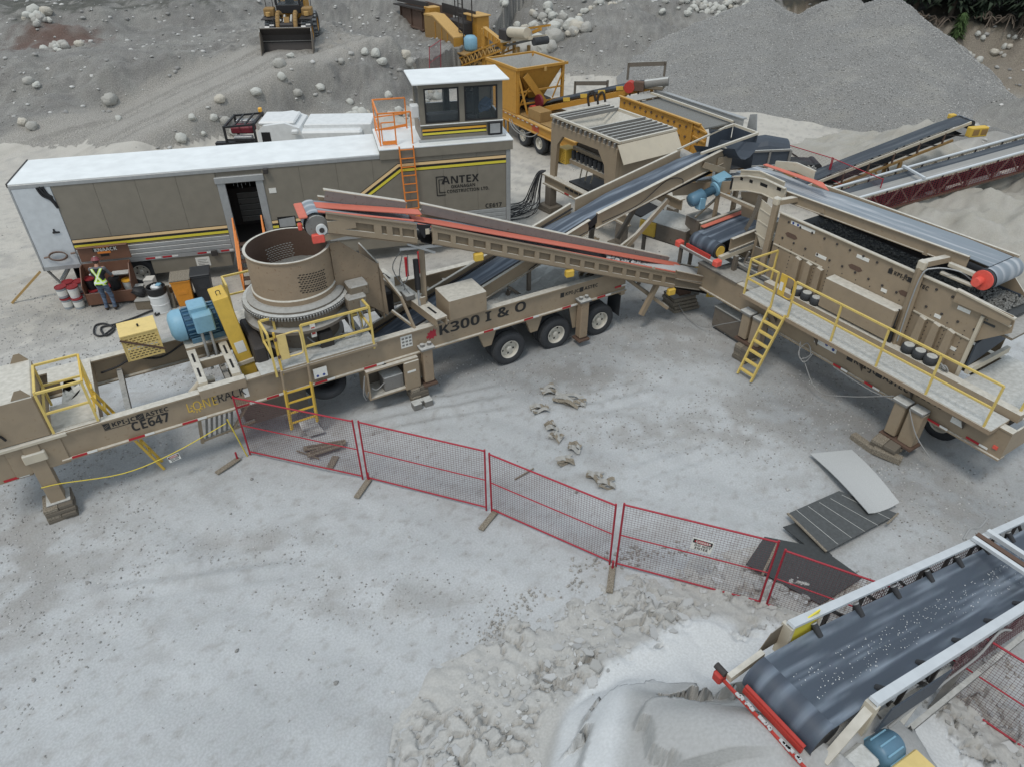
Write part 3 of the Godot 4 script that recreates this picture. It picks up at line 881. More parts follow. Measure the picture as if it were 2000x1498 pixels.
	cab("exhaust_cable", "black", o, [[L(0.78, 3.8, -0.03), L(0.86, 3.55, -0.04), L(1.05, 3.38, -0.03), L(1.15, 3.1, -0.03)], [L(0.85, 3.82, -0.03), L(0.93, 3.6, -0.05), L(1.08, 3.42, -0.03), L(1.13, 3.2, -0.03)], [L(0.95, 3.82, -0.03), L(1.0, 3.6, -0.04), L(1.12, 3.45, -0.03)]], 0.04)
	bxs("door_handle", "black", o, [[0.72, 0.92, 2.28, 2.33, -0.05, -0.012], [0.76, 0.80, 2.33, 2.42, -0.05, -0.012]])
	bxs("flood_lamp", "dark_steel", o, [[7.56, 7.72, 3.66, 3.82, -0.16, -0.03]], 0.015)
	# control cab on the raised roof
	var c := part("control_cab", o)
	bxs("wall", "olive", c, [[12.95, 15.85, 4.13, 4.74, 0.42, 0.48], [12.95, 15.85, 5.86, 6.06, 0.42, 0.48], [12.95, 13.14, 4.74, 5.86, 0.42, 0.48], [14.31, 14.52, 4.74, 5.86, 0.42, 0.48], [15.66, 15.85, 4.74, 5.86, 0.42, 0.48],
		[12.95, 13.01, 4.13, 4.8, 0.48, 2.0], [12.95, 13.01, 5.86, 6.06, 0.48, 2.0], [12.95, 13.01, 4.8, 5.86, 1.8, 2.0], [15.79, 15.85, 4.13, 4.8, 0.48, 2.0], [15.79, 15.85, 5.86, 6.06, 0.48, 2.0], [15.79, 15.85, 4.8, 5.86, 1.85, 2.0],
		[12.95, 15.85, 4.13, 5.0, 1.96, 2.02], [12.95, 15.85, 5.86, 6.06, 1.96, 2.02], [12.95, 13.2, 5.0, 5.86, 1.96, 2.02], [14.1, 14.25, 5.0, 5.86, 1.96, 2.02], [15.2, 15.85, 5.0, 5.86, 1.96, 2.02]])
	bxs("roof", "roof_white", c, [[12.72, 16.02, 6.06, 6.12, 0.08, 2.15]], 0.015)
	bxs("ledge", "olive", c, [[12.93, 15.87, 4.64, 4.69, 0.36, 0.42]], 0.01)
	bxs("base_flashing", "galvanised", c, [[12.85, 15.95, 4.13, 4.2, 0.3, 0.42]], 0.01)
	for w in [[13.16, 14.29], [14.54, 15.64]]:
		var win := part("window", c)
		bxs("frame", "black", win, [[w[0] - 0.03, w[1] + 0.03, 4.73, 4.78, 0.41, 0.46], [w[0] - 0.03, w[1] + 0.03, 5.82, 5.87, 0.41, 0.46], [w[0] - 0.03, w[0] + 0.02, 4.78, 5.82, 0.41, 0.46], [w[1] - 0.02, w[1] + 0.03, 4.78, 5.82, 0.41, 0.46]])
		bxs("pane", "glass", win, [[w[0], w[1], 4.76, 5.84, 0.44, 0.45]])
	bxs("rear_pane", "glass", c, [[13.2, 14.1, 5.0, 5.86, 1.98, 1.99]])
	bxs("rear_pane", "glass", c, [[14.25, 15.2, 5.0, 5.86, 1.98, 1.99]])
	bxs("side_pane", "glass", c, [[12.97, 12.98, 4.8, 5.86, 0.48, 1.8]])
	bxs("side_pane", "glass", c, [[15.81, 15.82, 4.8, 5.86, 0.48, 1.85]])
	bxs("cab_floor", "black", c, [[13.01, 15.79, 4.14, 4.2, 0.48, 1.96]])
	bxs("console", "black", c, [[13.1, 14.4, 4.2, 4.98, 0.52, 0.95]], 0.03)
	bxs("seat", "black", c, [[14.62, 15.05, 4.3, 4.75, 0.9, 1.4], [14.62, 15.0, 4.75, 5.5, 1.2, 1.36], [14.7, 14.95, 5.5, 5.75, 1.22, 1.34]], 0.05)
	bxs("partition", "black", c, [[15.05, 15.25, 4.2, 6.0, 1.5, 1.9], [14.0, 14.2, 4.2, 6.0, 1.6, 1.95]])
	var jk := MB.new()
	for k in 5: jk.cham(L(15.3 + 0.03 * k, 5.0 + 0.09 * (k % 3), 0.85 + 0.06 * k), Vector3(0.45, 0.1, 0.3), 0.04, Basis.from_euler(Vector3(0.3, 0.4 * k, 0.35)))
	ob("jackets", jk, "cabin_blue", c)
	prs("cab_band", "ink", c, strip([Vector2(13.0, 4.44), Vector2(15.26, 4.44)], -0.13, 0.13), -0.416, -0.418)
	prs("cab_band", "stripe_orange", c, strip([Vector2(13.0, 4.44), Vector2(15.26, 4.44)], 0.03, 0.10), -0.412, -0.416)
	prs("cab_band", "stripe_yellow", c, strip([Vector2(13.0, 4.44), Vector2(15.26, 4.44)], -0.10, -0.03), -0.412, -0.416)
	bxs("speaker_frame", "black", c, [[15.3, 15.8, 4.21, 4.67, 0.30, 0.42]], 0.03)
	bxs("speaker_face", "galvanised", c, [[15.37, 15.73, 4.28, 4.6, 0.28, 0.30]])
	bxs("air_conditioner", "white", o, [[12.68, 12.95, 4.92, 5.32, 0.5, 0.85]], 0.02)
	# roof guard rail and ladder
	var g := part("roof_guard", o)
	var P := [L(12.66, 4.13, 2.1), L(11.52, 4.0, 2.1), L(11.52, 4.0, 0.3), L(12.06, 4.13, 0.3)]
	var Q := []
	for p in P: Q.append(Vector3(p.x, 5.2, p.z))
	for i in 4: brs("post", "orange", g, [[P[i], Q[i], 0.045, 0.045]])
	for i in 2:
		brs("top_rail", "orange", g, [[Q[i], Q[i + 1], 0.045, 0.045]])
		brs("mid_rail", "orange", g, [[P[i].lerp(Q[i], 0.5), P[i + 1].lerp(Q[i + 1], 0.5), 0.04, 0.04]])
		brs("toe_board", "orange", g, [[P[i] + Vector3.UP * 0.12, P[i + 1] + Vector3.UP * 0.12, 0.012, 0.1]])
	brs("top_rail", "orange", g, [[Q[2], L(12.62, 5.2, 0.3), 0.045, 0.045]])
	brs("gate", "orange", g, [[L(11.6, 4.22, 0.3), L(12.04, 4.22, 0.3), 0.03, 0.13], [L(11.6, 4.2, 0.3), L(11.6, 4.9, 0.3), 0.035, 0.035], [L(11.6, 4.9, 0.3), L(12.04, 4.9, 0.3), 0.035, 0.035]])
	brs("post", "orange", g, [[L(12.62, 4.13, 0.3), L(12.62, 5.2, 0.3), 0.045, 0.045]])
	var ld := part("wall_ladder", o)
	ladder(ld, "orange", L(12.16, 1.5, -0.16), L(12.6, 1.5, -0.16), L(12.1, 4.2, -0.12), L(12.58, 4.2, -0.12), 9, 0.018, 0.024)
	brs("bracket", "orange", ld, [[L(12.12, 3.3, -0.14), L(12.12, 3.3, 0.0), 0.03, 0.03], [L(12.59, 3.3, -0.14), L(12.59, 3.3, 0.0), 0.03, 0.03]])

	# stairs in front of the door
	var s := thing("door_stairs", "orange steel stairs with handrails under the trailer doorway", "stairs", o.transform * L(6.26, 0, -0.06), 14.4)
	for x in [0.0, 0.94]:
		brs("stringer", "orange", s, [[L(x, 0.0, -1.35), L(x, 1.36, 0.0), 0.04, 0.2]])
		brs("handrail", "orange", s, [[L(x, 0.95, -1.3), L(x, 2.25, -0.05), 0.045, 0.045], [L(x, 0.5, -1.3), L(x, 1.8, -0.05), 0.035, 0.035], [L(x, 0.05, -1.3), L(x, 0.95, -1.3), 0.045, 0.045], [L(x, 1.3, -0.05), L(x, 2.25, -0.05), 0.045, 0.045]])
	for k in 6: bxs("tread", "rust", s, [[0.02, 0.92, 0.18 + 0.22 * k, 0.215 + 0.22 * k, -1.32 + 0.22 * k, -1.06 + 0.22 * k]])

func perforated(called: String, m: String, parent: Node, o: Vector3, x: Vector3, y: Vector3, w: float, h: float, rows: int, cols: int, margin := 0.06) -> MeshInstance3D:
	# plate with staggered slots: full strips between rows, short webs between slots
	var mb := MB.new()
	var xf := xfp(o, x, y)
	var f := func(x0: float, x1: float, y0: float, y1: float) -> void:
		mb.box(xf * Vector3((x0 + x1) * 0.5, (y0 + y1) * 0.5, 0), Vector3(x1 - x0, y1 - y0, 0.008), xf.basis)
	f.call(0, margin, 0, h); f.call(w - margin, w, 0, h)
	f.call(margin, w - margin, 0, margin); f.call(margin, w - margin, h - margin, h)
	var rh := (h - 2 * margin) / rows
	for r in rows:
		var y0 := margin + r * rh
		f.call(margin, w - margin, y0 + rh * 0.55, y0 + rh)
		var cw := (w - 2 * margin) / cols
		for c in cols + 1:
			var xc := margin + (c + (0.5 if r % 2 else 0.0)) * cw
			f.call(maxf(margin, xc - cw * 0.17), minf(w - margin, xc + cw * 0.17), y0, y0 + rh * 0.55)
	return ob(called, mb, m, parent)

func ibeam(called: String, m: String, parent: Node, a0: float, a1: float, y0: float, y1: float, b: float, w := 0.2) -> Node3D:
	return bxs(called, m, parent, [[a0, a1, y1 - 0.035, y1, b - w * 0.5, b + w * 0.5], [a0, a1, y0, y0 + 0.035, b - w * 0.5, b + w * 0.5], [a0, a1, y0 + 0.035, y1 - 0.035, b - 0.012, b + 0.012]])

func crusher() -> void:
	var o := thing("crusher_plant", "tan cone crusher plant on a three axle trailer frame with yellow railings", "crusher plant", Vector3(0, 0, -17.28), 30.0)
	# frame
	bxs("side_beam", "tan", o, [[-11.4, 4.0, 2.08, 2.12, -0.06, 0.14], [-11.4, 4.0, 1.40, 1.44, -0.08, 0.14], [-11.4, 4.0, 1.44, 2.08, 0.0, 0.03]])
	bxs("side_beam", "tan", o, [[-13.4, 4.0, 2.08, 2.12, 2.62, 2.82], [-13.4, 4.0, 1.40, 1.44, 2.62, 2.82], [-13.4, 4.0, 1.44, 2.08, 2.72, 2.75]])
	bxs("end_beam", "tan", o, [[3.94, 3.98, 1.44, 2.08, 0.03, 2.72], [3.86, 4.0, 2.08, 2.12, 0.14, 2.62]])
	for a in [-9.9, -7.6, -4.0, -1.4, 1.2]: bxs("cross_beam", "frame", o, [[a - 0.06, a + 0.06, 1.44, 1.68, 0.03, 2.72]])
	bxs("beam_plate", "tan", o, [[-12.3, -11.25, 1.32, 2.04, -0.03, 0.0]], 0.01)
	# nose box over the king pin
	bxs("nose_box", "tan", o, [[-13.6, -11.36, 2.13, 3.18, -0.02, 1.55]], 0.03)
	bxs("nose_sill", "tan_pale", o, [[-13.6, -11.1, 2.05, 2.13, -0.09, 0.3]], 0.01)
	prs("lifting_lug", "tan", o, [Vector2(-11.75, 3.18), Vector2(-11.4, 3.18), Vector2(-11.52, 3.38), Vector2(-11.62, 3.38)], -0.02, 0.01)
	prs("lifting_lug", "tan", o, [Vector2(-11.75, 3.18), Vector2(-11.4, 3.18), Vector2(-11.52, 3.38), Vector2(-11.62, 3.38)], -1.52, -1.5)
	cab("pull_handle", "black", o, [[L(-12.35, 2.3, -0.02), L(-12.32, 2.5, -0.1), L(-12.2, 2.52, -0.1), L(-12.15, 2.32, -0.02)]], 0.025)
	bxs("king_pin_block", "tan", o, [[-12.9, -12.0, 1.25, 2.05, 0.0, 1.4]], 0.02)
	tapes(o, [[-12.55, 1.32, -0.01, 0.28], [-11.2, 1.46, -0.085, 0.3], [-10.05, 1.47, -0.085, 0.34], [-8.9, 1.46, -0.085, 0.34], [-7.7, 1.46, -0.085, 0.34], [-6.95, 1.46, -0.085, 0.3], [-5.75, 1.46, -0.085, 0.32], [-4.45, 1.46, -0.085, 0.34], [-0.95, 1.46, -0.085, 0.3], [0.35, 1.46, -0.085, 0.3], [1.65, 1.46, -0.085, 0.3], [2.9, 1.46, -0.085, 0.3], [3.6, 1.58, -0.01, 0.24]])
	# nose deck with a round opening
	var ring := []
	for k in 15: ring.append(Vector2(-11.12 + 0.42 * cos(-PI * 0.5 + PI * k / 14.0), -1.62 + 0.52 * sin(-PI * 0.5 + PI * k / 14.0)))
	var deck_ := [Vector2(-11.36, -0.14), Vector2(-11.36, -1.1)] + [Vector2(-11.12, -1.1)]
	var up := Transform3D(Basis(Vector3.RIGHT, Vector3(0, 0, 1), Vector3(0, -1, 0)), Vector3(0, 2.13, 0))
	var hole := [Vector2(-11.36, -0.0), Vector2(-10.45, -0.0), Vector2(-10.45, -2.6), Vector2(-11.36, -2.6), Vector2(-11.36, -2.2)]
	ring.reverse()
	var pl: Array = [Vector2(-11.36, -0.14), Vector2(-10.45, -0.14), Vector2(-10.45, -2.62), Vector2(-11.36, -2.62), Vector2(-11.36, -2.14), Vector2(-11.12, -2.14)] + ring.slice(1, 14) + [Vector2(-11.12, -1.1), Vector2(-11.36, -1.1)]
	prs("nose_deck", "tan_pale", o, pl, 0.0, 0.03, up)
	bxs("deck_edge", "tan", o, [[-11.36, -10.43, 2.0, 2.15, -0.03, 0.0], [-10.46, -10.42, 1.7, 2.15, 0.03, 2.7]])
	var cg := part("nose_railing", o)
	var P := [L(-10.46, 2.13, 1.15), L(-11.32, 2.13, 1.15), L(-11.32, 2.13, 0.0), L(-10.46, 2.13, 0.0)]
	var Q := []
	for p in P: Q.append(Vector3(p.x, 3.2, p.z))
	rails("nose_railing", "rail_yellow", cg, P, Q, 0.024)
	brs("swing_gate", "yellow", cg, [[Q[3] + Vector3(0.02, 0, 0), Q[0] + Vector3(0.02, 0, 0), 0.04, 0.04], [L(-10.44, 2.4, 0.0), L(-10.44, 2.4, 1.15), 0.04, 0.04], [L(-10.44, 2.4, 0.6), L(-10.44, 3.2, 0.6), 0.04, 0.05]])
	var nl := part("nose_ladder", o)
	ladder(nl, "yellow", L(-9.62, 0.06, 0.3), L(-9.62, 0.06, 0.62), L(-10.44, 2.55, 0.35), L(-10.44, 2.55, 0.7), 8, 0.022, 0.03)
	# nose leg
	brs("nose_leg", "tan", o, [[L(-11.82, 0.42, 0.08), L(-11.82, 2.04, 0.08), 0.3, 0.3]])
	bxs("leg_collar", "tan_pale", o, [[-12.04, -11.6, 1.62, 1.86, -0.12, 0.3]], 0.02)
	bxs("leg_foot", "grey_steel", o, [[-12.06, -11.58, 0.38, 0.42, -0.14, 0.3]])
	brs("nose_leg", "tan", o, [[L(-11.82, 0.1, 2.6), L(-11.82, 2.04, 2.6), 0.3, 0.3]])
	# belt guard box over the far beam
	var mg := part("mesh_guard", o)
	perforated("guard_face", "yellow_pale", mg, L(-9.58, 2.2, 2.0), Vector3.RIGHT, Vector3.UP, 0.8, 0.68, 9, 7, 0.05)
	bxs("guard_shell", "yellow_pale", mg, [[-9.6, -8.76, 2.88, 2.91, 1.98, 2.7], [-9.6, -9.58, 2.2, 2.88, 1.98, 2.7], [-8.78, -8.76, 2.2, 2.88, 1.98, 2.7], [-9.58, -8.78, 2.2, 2.88, 2.68, 2.7]])
	brs("guard_strap", "rust", mg, [[L(-9.62, 2.82, 1.97), L(-8.72, 2.32, 1.97), 0.012, 0.05]])
	lat("lifting_eye", "black", mg, [Vector2(0.012, 0.0), Vector2(0.025, 0.02), Vector2(0.025, 0.07), Vector2(0.0, 0.09)], Transform3D(Basis(), L(-9.15, 2.91, 2.3)), 10)
	cab("loose_cable", "cable", o, [[L(-10.3, 1.72, 2.66), L(-9.9, 1.8, 2.62), L(-9.5, 1.9, 2.64), L(-8.9, 1.75, 2.6), L(-8.3, 1.95, 2.64), L(-7.9, 2.08, 2.6), L(-7.6, 2.0, 2.5)]], 0.025)
	# electric motor
	var m := part("drive_motor", o)
	var mx := Transform3D(Basis(Vector3(0, 0, 1), Vector3(1, 0, 0), Vector3(0, 1, 0)), L(-8.5, 2.78, 2.1))
	lat("fan_cowl", "blue_pale", m, [Vector2(0, 0), Vector2(0.2, 0.0), Vector2(0.33, 0.05), Vector2(0.4, 0.16), Vector2(0.4, 0.34)], mx, 24, true)
	lat("body", "blue_dark", m, [Vector2(0.4, 0.33), Vector2(0.36, 0.36), Vector2(0.36, 1.1), Vector2(0.4, 1.12), Vector2(0.4, 1.2), Vector2(0.2, 1.24), Vector2(0.06, 1.24), Vector2(0.06, 1.45), Vector2(0, 1.45)], mx, 24)
	for k in 18:
		var u := TAU * k / 18.0
		var r := Vector3(0, sin(u), cos(u))
		brs("fin", "blue", m, [[mx.origin + Vector3(0.38, 0, 0) + r * 0.375, mx.origin + Vector3(1.1, 0, 0) + r * 0.375, 0.03, 0.03]])
	bxs("terminal_box", "blue_pale", m, [[-7.95, -7.5, 2.72, 3.2, 1.5, 1.85], [-7.98, -7.55, 3.05, 3.32, 1.75, 2.25]], 0.03)
	bxs("foot", "blue", m, [[-8.1, -7.3, 2.36, 2.5, 1.75, 1.9], [-8.1, -7.3, 2.36, 2.5, 2.3, 2.45]], 0.01)
	tbs("conduit", "galvanised", m, [[L(-7.85, 2.72, 1.6), L(-7.85, 1.7, 1.5), 0.035], [L(-7.65, 2.72, 1.6), L(-7.65, 1.75, 1.5), 0.035]])
	bxs("motor_base", "tan", o, [[-8.3, -7.2, 2.28, 2.36, 1.65, 2.6], [-8.25, -7.25, 2.12, 2.28, 2.4, 2.6]], 0.01)
	for a in [-8.3, -7.55]:
		bxs("slide_rail", "tan_pale", o, [[a, a + 0.2, 2.14, 2.28, 0.12, 1.7]], 0.01)
		for y in [0.35, 1.05]: bxs("slot", "void", o, [[a + 0.07, a + 0.12, 2.279, 2.285, y, y + 0.42]])
	bxs("rail_apron", "tan", o, [[-8.35, -7.3, 1.95, 2.2, -0.08, 0.12]], 0.01)
	bxs("rail_apron", "tan", o, [[-8.1, -7.35, 2.0, 2.24, 1.1, 1.18]], 0.01)
	bxs("chute_pan", "tan_dark", o, [[-8.1, -7.3, 1.3, 1.34, 0.3, 1.4], [-8.12, -8.08, 1.3, 1.8, 0.3, 1.4]])
	# drive guard: a tall narrow leaning box
	var dg := part("drive_guard", o)
	var gx := Transform3D(Basis(Vector3(0.985, 0.1, 0), Vector3(-0.09, 0.99, -0.1), Vector3(0, 0.1, 0.99)).orthonormalized(), L(-7.06, 1.75, 0.95))
	var mb := MB.new()
	mb.cham(gx * Vector3(0, 1.0, -0.38), Vector3(0.36, 2.0, 0.85), 0.02, gx.basis)
	ob("housing", mb, "yellow", dg)
	mb = MB.new()
	mb.cham(gx * Vector3(0.02, -0.08, -0.36), Vector3(0.42, 0.62, 0.9), 0.02, gx.basis)
	ob("lower_housing", mb, "yellow", dg)
	mb = MB.new()
	mb.box(gx * Vector3(0.02, 0.25, 0.085), Vector3(0.44, 0.09, 0.06), gx.basis)
	ob("joint_band", mb, "tan_pale", dg)
	mb = MB.new()
	mb.box(gx * Vector3(0.0, 0.66, 0.047), Vector3(0.22, 0.3, 0.006), gx.basis)
	ob("notice", mb, "sign", dg)
	cab("lifting_ring", "dark_steel", dg, [[gx * Vector3(-0.04, 2.0, -0.2), gx * Vector3(-0.04, 2.1, -0.2), gx * Vector3(0.04, 2.1, -0.2), gx * Vector3(0.04, 2.0, -0.2)]], 0.01)
	# cone crusher
	var c := part("cone_crusher", o, L(-5.45, 0, 1.45))
	lat("base_shell", "frame", c, [Vector2(1.0, 1.4), Vector2(1.02, 2.1), Vector2(0.92, 2.15), Vector2(0.92, 2.55), Vector2(1.2, 2.7), Vector2(1.34, 2.78), Vector2(1.34, 2.86), Vector2(1.18, 2.9)], Transform3D(), 40)
	lat("adjustment_ring", "tan_dark", c, [Vector2(1.2, 2.86), Vector2(1.16, 2.9), Vector2(1.14, 3.16), Vector2(1.3, 3.18)], Transform3D(), 40)
	mb = MB.new()
	for k in 110:
		var u := TAU * k / 110.0
		var d := Vector3(cos(u), 0, sin(u))
		mb.box(d * 1.29 + Vector3.UP * 3.2, Vector3(0.07, 0.07, 0.038), Basis(d, Vector3.UP, d.cross(Vector3.UP)))
	mb.lathe([Vector2(1.15, 3.18), Vector2(1.26, 3.18), Vector2(1.26, 3.24), Vector2(1.3, 3.24), Vector2(1.3, 3.27), Vector2(1.1, 3.29)], 48)
	ob("toothed_ring", mb, "grey_steel", c)
	lat("cap_ring", "frame", c, [Vector2(1.2, 3.27), Vector2(1.2, 3.33), Vector2(1.1, 3.4), Vector2(1.02, 3.4)], Transform3D(), 40)
	lat("hopper_bowl", "tan_rust", c, [Vector2(1.0, 3.3), Vector2(1.03, 3.34), Vector2(1.03, 3.52), Vector2(1.0, 3.55), Vector2(1.0, 4.5), Vector2(1.035, 4.5), Vector2(1.035, 4.53), Vector2(0.97, 4.53)], Transform3D(), 48)
	lat("bowl_lining", "rust", c, [Vector2(0.965, 4.53), Vector2(0.965, 3.4), Vector2(0.0, 3.4)], Transform3D(), 48)
	# slots cut in the bowl wall, seen on the outside and the inside
	for side in [[1.002, 0.1, "bowl_slots"], [0.962, 0.05, "lining_slots"]]:
		mb = MB.new()
		for r in 9:
			for k in 9:
				var u: float = (PI * 0.42 if side[0] > 1.0 else -PI * 0.5) + (k + (0.5 if r % 2 else 0.0) - 4.5) * 0.082
				var d := Vector3(cos(u), 0, sin(u))
				mb.box(d * side[0] + Vector3.UP * (3.66 + 0.058 * r + side[1] * (k - 4) * 0.12), Vector3(0.006, 0.022, 0.055), Basis(d, Vector3.UP, d.cross(Vector3.UP)))
		ob(side[2], mb, "void" if side[0] > 1.0 else "dust_dark", c)
	mb = MB.new()
	var rr := RandomNumberGenerator.new()
	rr.seed = 4
	var rows := []
	for i in 9:
		var row := []
		for k in 25:
			var u := TAU * k / 24.0
			var r := 0.96 * i / 8.0
			row.append(Vector3(cos(u) * r, 3.78 + 0.18 * (1.0 - r) + 0.12 * cos(u - 0.6) * r + 0.03 * sin(k * 2.4 + i * 3.0) * (1.0 if k < 24 else 0.0), sin(u) * r))
		row[24] = row[0]
		rows.append(row)
	mb.sheet(rows)
	ob("feed_stone", mb, "gravel_grey", c)
	var hs := part("hydraulic_motor", o)
	bxs("gear_box", "tan_dark", hs, [[-4.5, -4.0, 2.95, 3.3, 0.3, 0.62], [-4.35, -3.85, 3.2, 3.5, 0.5, 0.95]], 0.03)
	bxs("plate", "galvanised", hs, [[-4.2, -4.06, 3.02, 3.2, 0.28, 0.3]])
	cab("hydraulic_hose", "cable_grey", o, [[L(-4.3, 2.95, 0.4), L(-4.25, 2.5, 0.3), L(-4.4, 2.25, 0.35), L(-4.9, 2.2, 0.4)], [L(-4.2, 2.95, 0.45), L(-4.1, 2.5, 0.38), L(-4.3, 2.3, 0.4), L(-4.8, 2.3, 0.5)], [L(-4.1, 2.95, 0.5), L(-3.95, 2.6, 0.4), L(-4.1, 2.2, 0.5)], [L(-4.5, 2.95, 0.35), L(-4.55, 2.6, 0.2), L(-4.35, 2.3, 0.3), L(-4.2, 2.15, 0.45)], [L(-5.6, 2.5, 0.45), L(-5.4, 2.3, 0.3), L(-5.0, 2.22, 0.35), L(-4.6, 2.35, 0.4)]], 0.02)
	bxs("sump_box", "dark_steel", o, [[-5.35, -5.0, 2.15, 2.6, 0.25, 0.5]], 0.03)
	bxs("warning_plate", "sign", o, [[-5.55, -5.42, 2.62, 2.98, 0.16, 0.18]])
	bxs("warning_stripe", "red", o, [[-5.53, -5.44, 2.7, 2.9, 0.155, 0.16]])
	# tall splash plate beside the bowl, bent round the corner
	prs("splash_plate", "tan_rust", o, [Vector2(-4.55, 4.55), Vector2(-4.3, 4.55), Vector2(-3.42, 3.72), Vector2(-3.3, 3.45), Vector2(-3.26, 2.15), Vector2(-4.2, 3.0), Vector2(-4.55, 3.42)], -1.0, -0.97)
	prs("splash_plate", "tan_rust", o, [Vector2(0.97, 3.74), Vector2(0.97, 2.1), Vector2(2.4, 2.1), Vector2(2.4, 3.72)], -3.41, -3.37, Transform3D(Basis(Vector3(0, 0, -1), Vector3.UP, Vector3(1, 0, 0)), Vector3.ZERO))
	brs("brace", "tan", o, [[L(-3.3, 3.4, 0.95), L(-3.05, 2.9, 0.5), 0.06, 0.06], [L(-3.05, 2.9, 0.5), L(-2.9, 2.05, 0.05), 0.06, 0.06], [L(-3.3, 2.5, 0.6), L(-2.88, 2.1, 0.12), 0.06, 0.06]])
	bxs("machinery", "dark_steel", o, [[-3.2, -2.75, 1.5, 2.3, 1.9, 2.4], [-6.9, -6.6, 1.5, 2.6, 0.4, 2.0]], 0.05)
	# service platform, rails, gate and ladder
	bxs("platform_deck", "walk", o, [[-6.95, -4.05, 2.13, 2.18, -0.14, 0.45], [-6.5, -4.05, 2.06, 2.13, -0.16, -0.12]])
	var pr := part("platform_railing", o)
	P = [L(-6.3, 2.1, 0.55), L(-6.62, 2.1, 0.55), L(-6.6, 2.0, -0.12), L(-6.46, 2.0, -0.12), L(-5.82, 2.0, -0.12), L(-4.12, 2.0, -0.12), L(-4.14, 2.1, 0.62), L(-4.36, 2.1, 0.66)]
	Q = []
	for p in P: Q.append(Vector3(p.x, 3.2, p.z))
	for i in 8: brs("post", "rail_yellow" if i != 3 else "yellow", pr, [[P[i], Q[i], 0.05, 0.05]])
	for i in [0, 1, 4, 5, 6]:
		brs("top_rail", "rail_yellow", pr, [[Q[i], Q[i + 1], 0.05, 0.05]])
		brs("mid_rail", "rail_yellow", pr, [[P[i].lerp(Q[i], 0.5), P[i + 1].lerp(Q[i + 1], 0.5), 0.045, 0.045]])
	var gt := part("gate", o)
	bxs("gate_plate", "yellow_pale", gt, [[-6.42, -6.2, 2.42, 3.12, -0.15, -0.13]], 0.01)
	cab("gate_tube", "yellow_pale", gt, [[L(-6.2, 3.1, -0.14), L(-5.95, 3.1, -0.14), L(-5.87, 3.02, -0.14), L(-5.87, 2.55, -0.14), L(-5.95, 2.47, -0.14), L(-6.2, 2.47, -0.14)]], 0.022, 4)
	bxs("hinge", "rust", gt, [[-6.48, -6.42, 2.5, 2.58, -0.17, -0.11], [-6.48, -6.42, 2.98, 3.06, -0.17, -0.11]])
	var al := part("access_ladder", o)
	ladder(al, "yellow", L(-6.56, 0.42, -0.22), L(-5.9, 0.42, -0.22), L(-6.5, 1.62, -0.16), L(-5.85, 1.62, -0.16), 4, 0.03, 0.03)
	brs("hanger", "tan", al, [[L(-6.5, 1.6, -0.17), L(-6.48, 2.15, -0.15), 0.05, 0.05], [L(-5.85, 1.6, -0.17), L(-5.83, 2.15, -0.15), 0.05, 0.05]])
	# far side railing
	var fr := part("far_railing", o)
	P = [L(-6.9, 2.1, 2.75), L(-6.9, 2.1, 3.3), L(-5.4, 2.1, 3.3)]
	Q = []
	for p in P: Q.append(Vector3(p.x, 3.2, p.z))
	rails("far_railing", "rail_yellow", fr, P, Q, 0.024)
	bxs("far_deck", "tan", o, [[-6.95, -5.0, 2.06, 2.12, 2.82, 3.34]])
	# jacks, control cabinet, wheels
	var e := part("control_cabinet", o)
	bxs("cabinet_shell", "tan", e, [[-4.45, -3.0, 1.34, 1.4, -0.2, 0.5], [-4.45, -4.4, 0.5, 1.34, -0.2, 0.5], [-4.4, -3.0, 0.5, 0.55, -0.2, 0.5]])
	bxs("cabinet_back", "frame", e, [[-4.4, -3.0, 0.55, 1.34, 0.46, 0.5]])
	bxs("control_box", "grey_steel", e, [[-3.98, -3.42, 0.55, 0.98, -0.1, 0.3]], 0.02)
	tbs("filler_cap", "black", e, [[L(-3.9, 1.4, 0.0), L(-3.9, 1.43, 0.0), 0.1]], 16)
	cab("wiring", "cable_grey", e, [[L(-3.95, 0.85, -0.08), L(-4.2, 0.75, -0.15), L(-4.35, 0.85, -0.15)], [L(-4.5, 1.3, -0.18), L(-4.56, 0.9, -0.2), L(-4.5, 0.62, -0.16), L(-4.46, 0.8, -0.2)], [L(-4.52, 1.2, -0.18), L(-4.6, 0.8, -0.22), L(-4.54, 0.55, -0.18)]], 0.014)
	bxs("side_post", "tan", e, [[-3.42, -2.98, 0.45, 1.34, -0.22, -0.12]], 0.02)
	bxs("decal", "sign", e, [[-3.34, -3.1, 1.0, 1.06, -0.226, -0.22]])
	for j in [[-2.72, 0.42, -0.12], [2.36, 0.22, -0.14]]:
		var jk := part("jack", o)
		bxs("sleeve", "tan_rust", jk, [[j[0] - 0.14, j[0] + 0.14, j[1] + 0.1, 1.55, j[2] - 0.12, j[2] + 0.14]], 0.02)
		bxs("head", "grey_steel", jk, [[j[0] - 0.2, j[0] + 0.2, 1.55, 1.62, j[2] - 0.16, j[2] + 0.18]], 0.01)
		tbs("cap_bolt", "grey_steel", jk, [[L(j[0] - 0.1, 1.62, j[2]), L(j[0] - 0.1, 1.7, j[2]), 0.06], [L(j[0] + 0.1, 1.62, j[2]), L(j[0] + 0.1, 1.7, j[2]), 0.06]], 8)
		bxs("foot_plate", "rust", jk, [[j[0] - 0.2, j[0] + 0.2, j[1], j[1] + 0.05, j[2] - 0.18, j[2] + 0.2], [j[0] - 0.1, j[0] + 0.1, j[1] + 0.05, j[1] + 0.12, j[2] - 0.1, j[2] + 0.1]])
		prs("gusset", "tan", o, [Vector2(j[0] - 0.42, 1.4), Vector2(j[0] - 0.14, 1.4), Vector2(j[0] - 0.14, 0.6), Vector2(j[0] - 0.24, 0.6)], -0.02, 0.0)
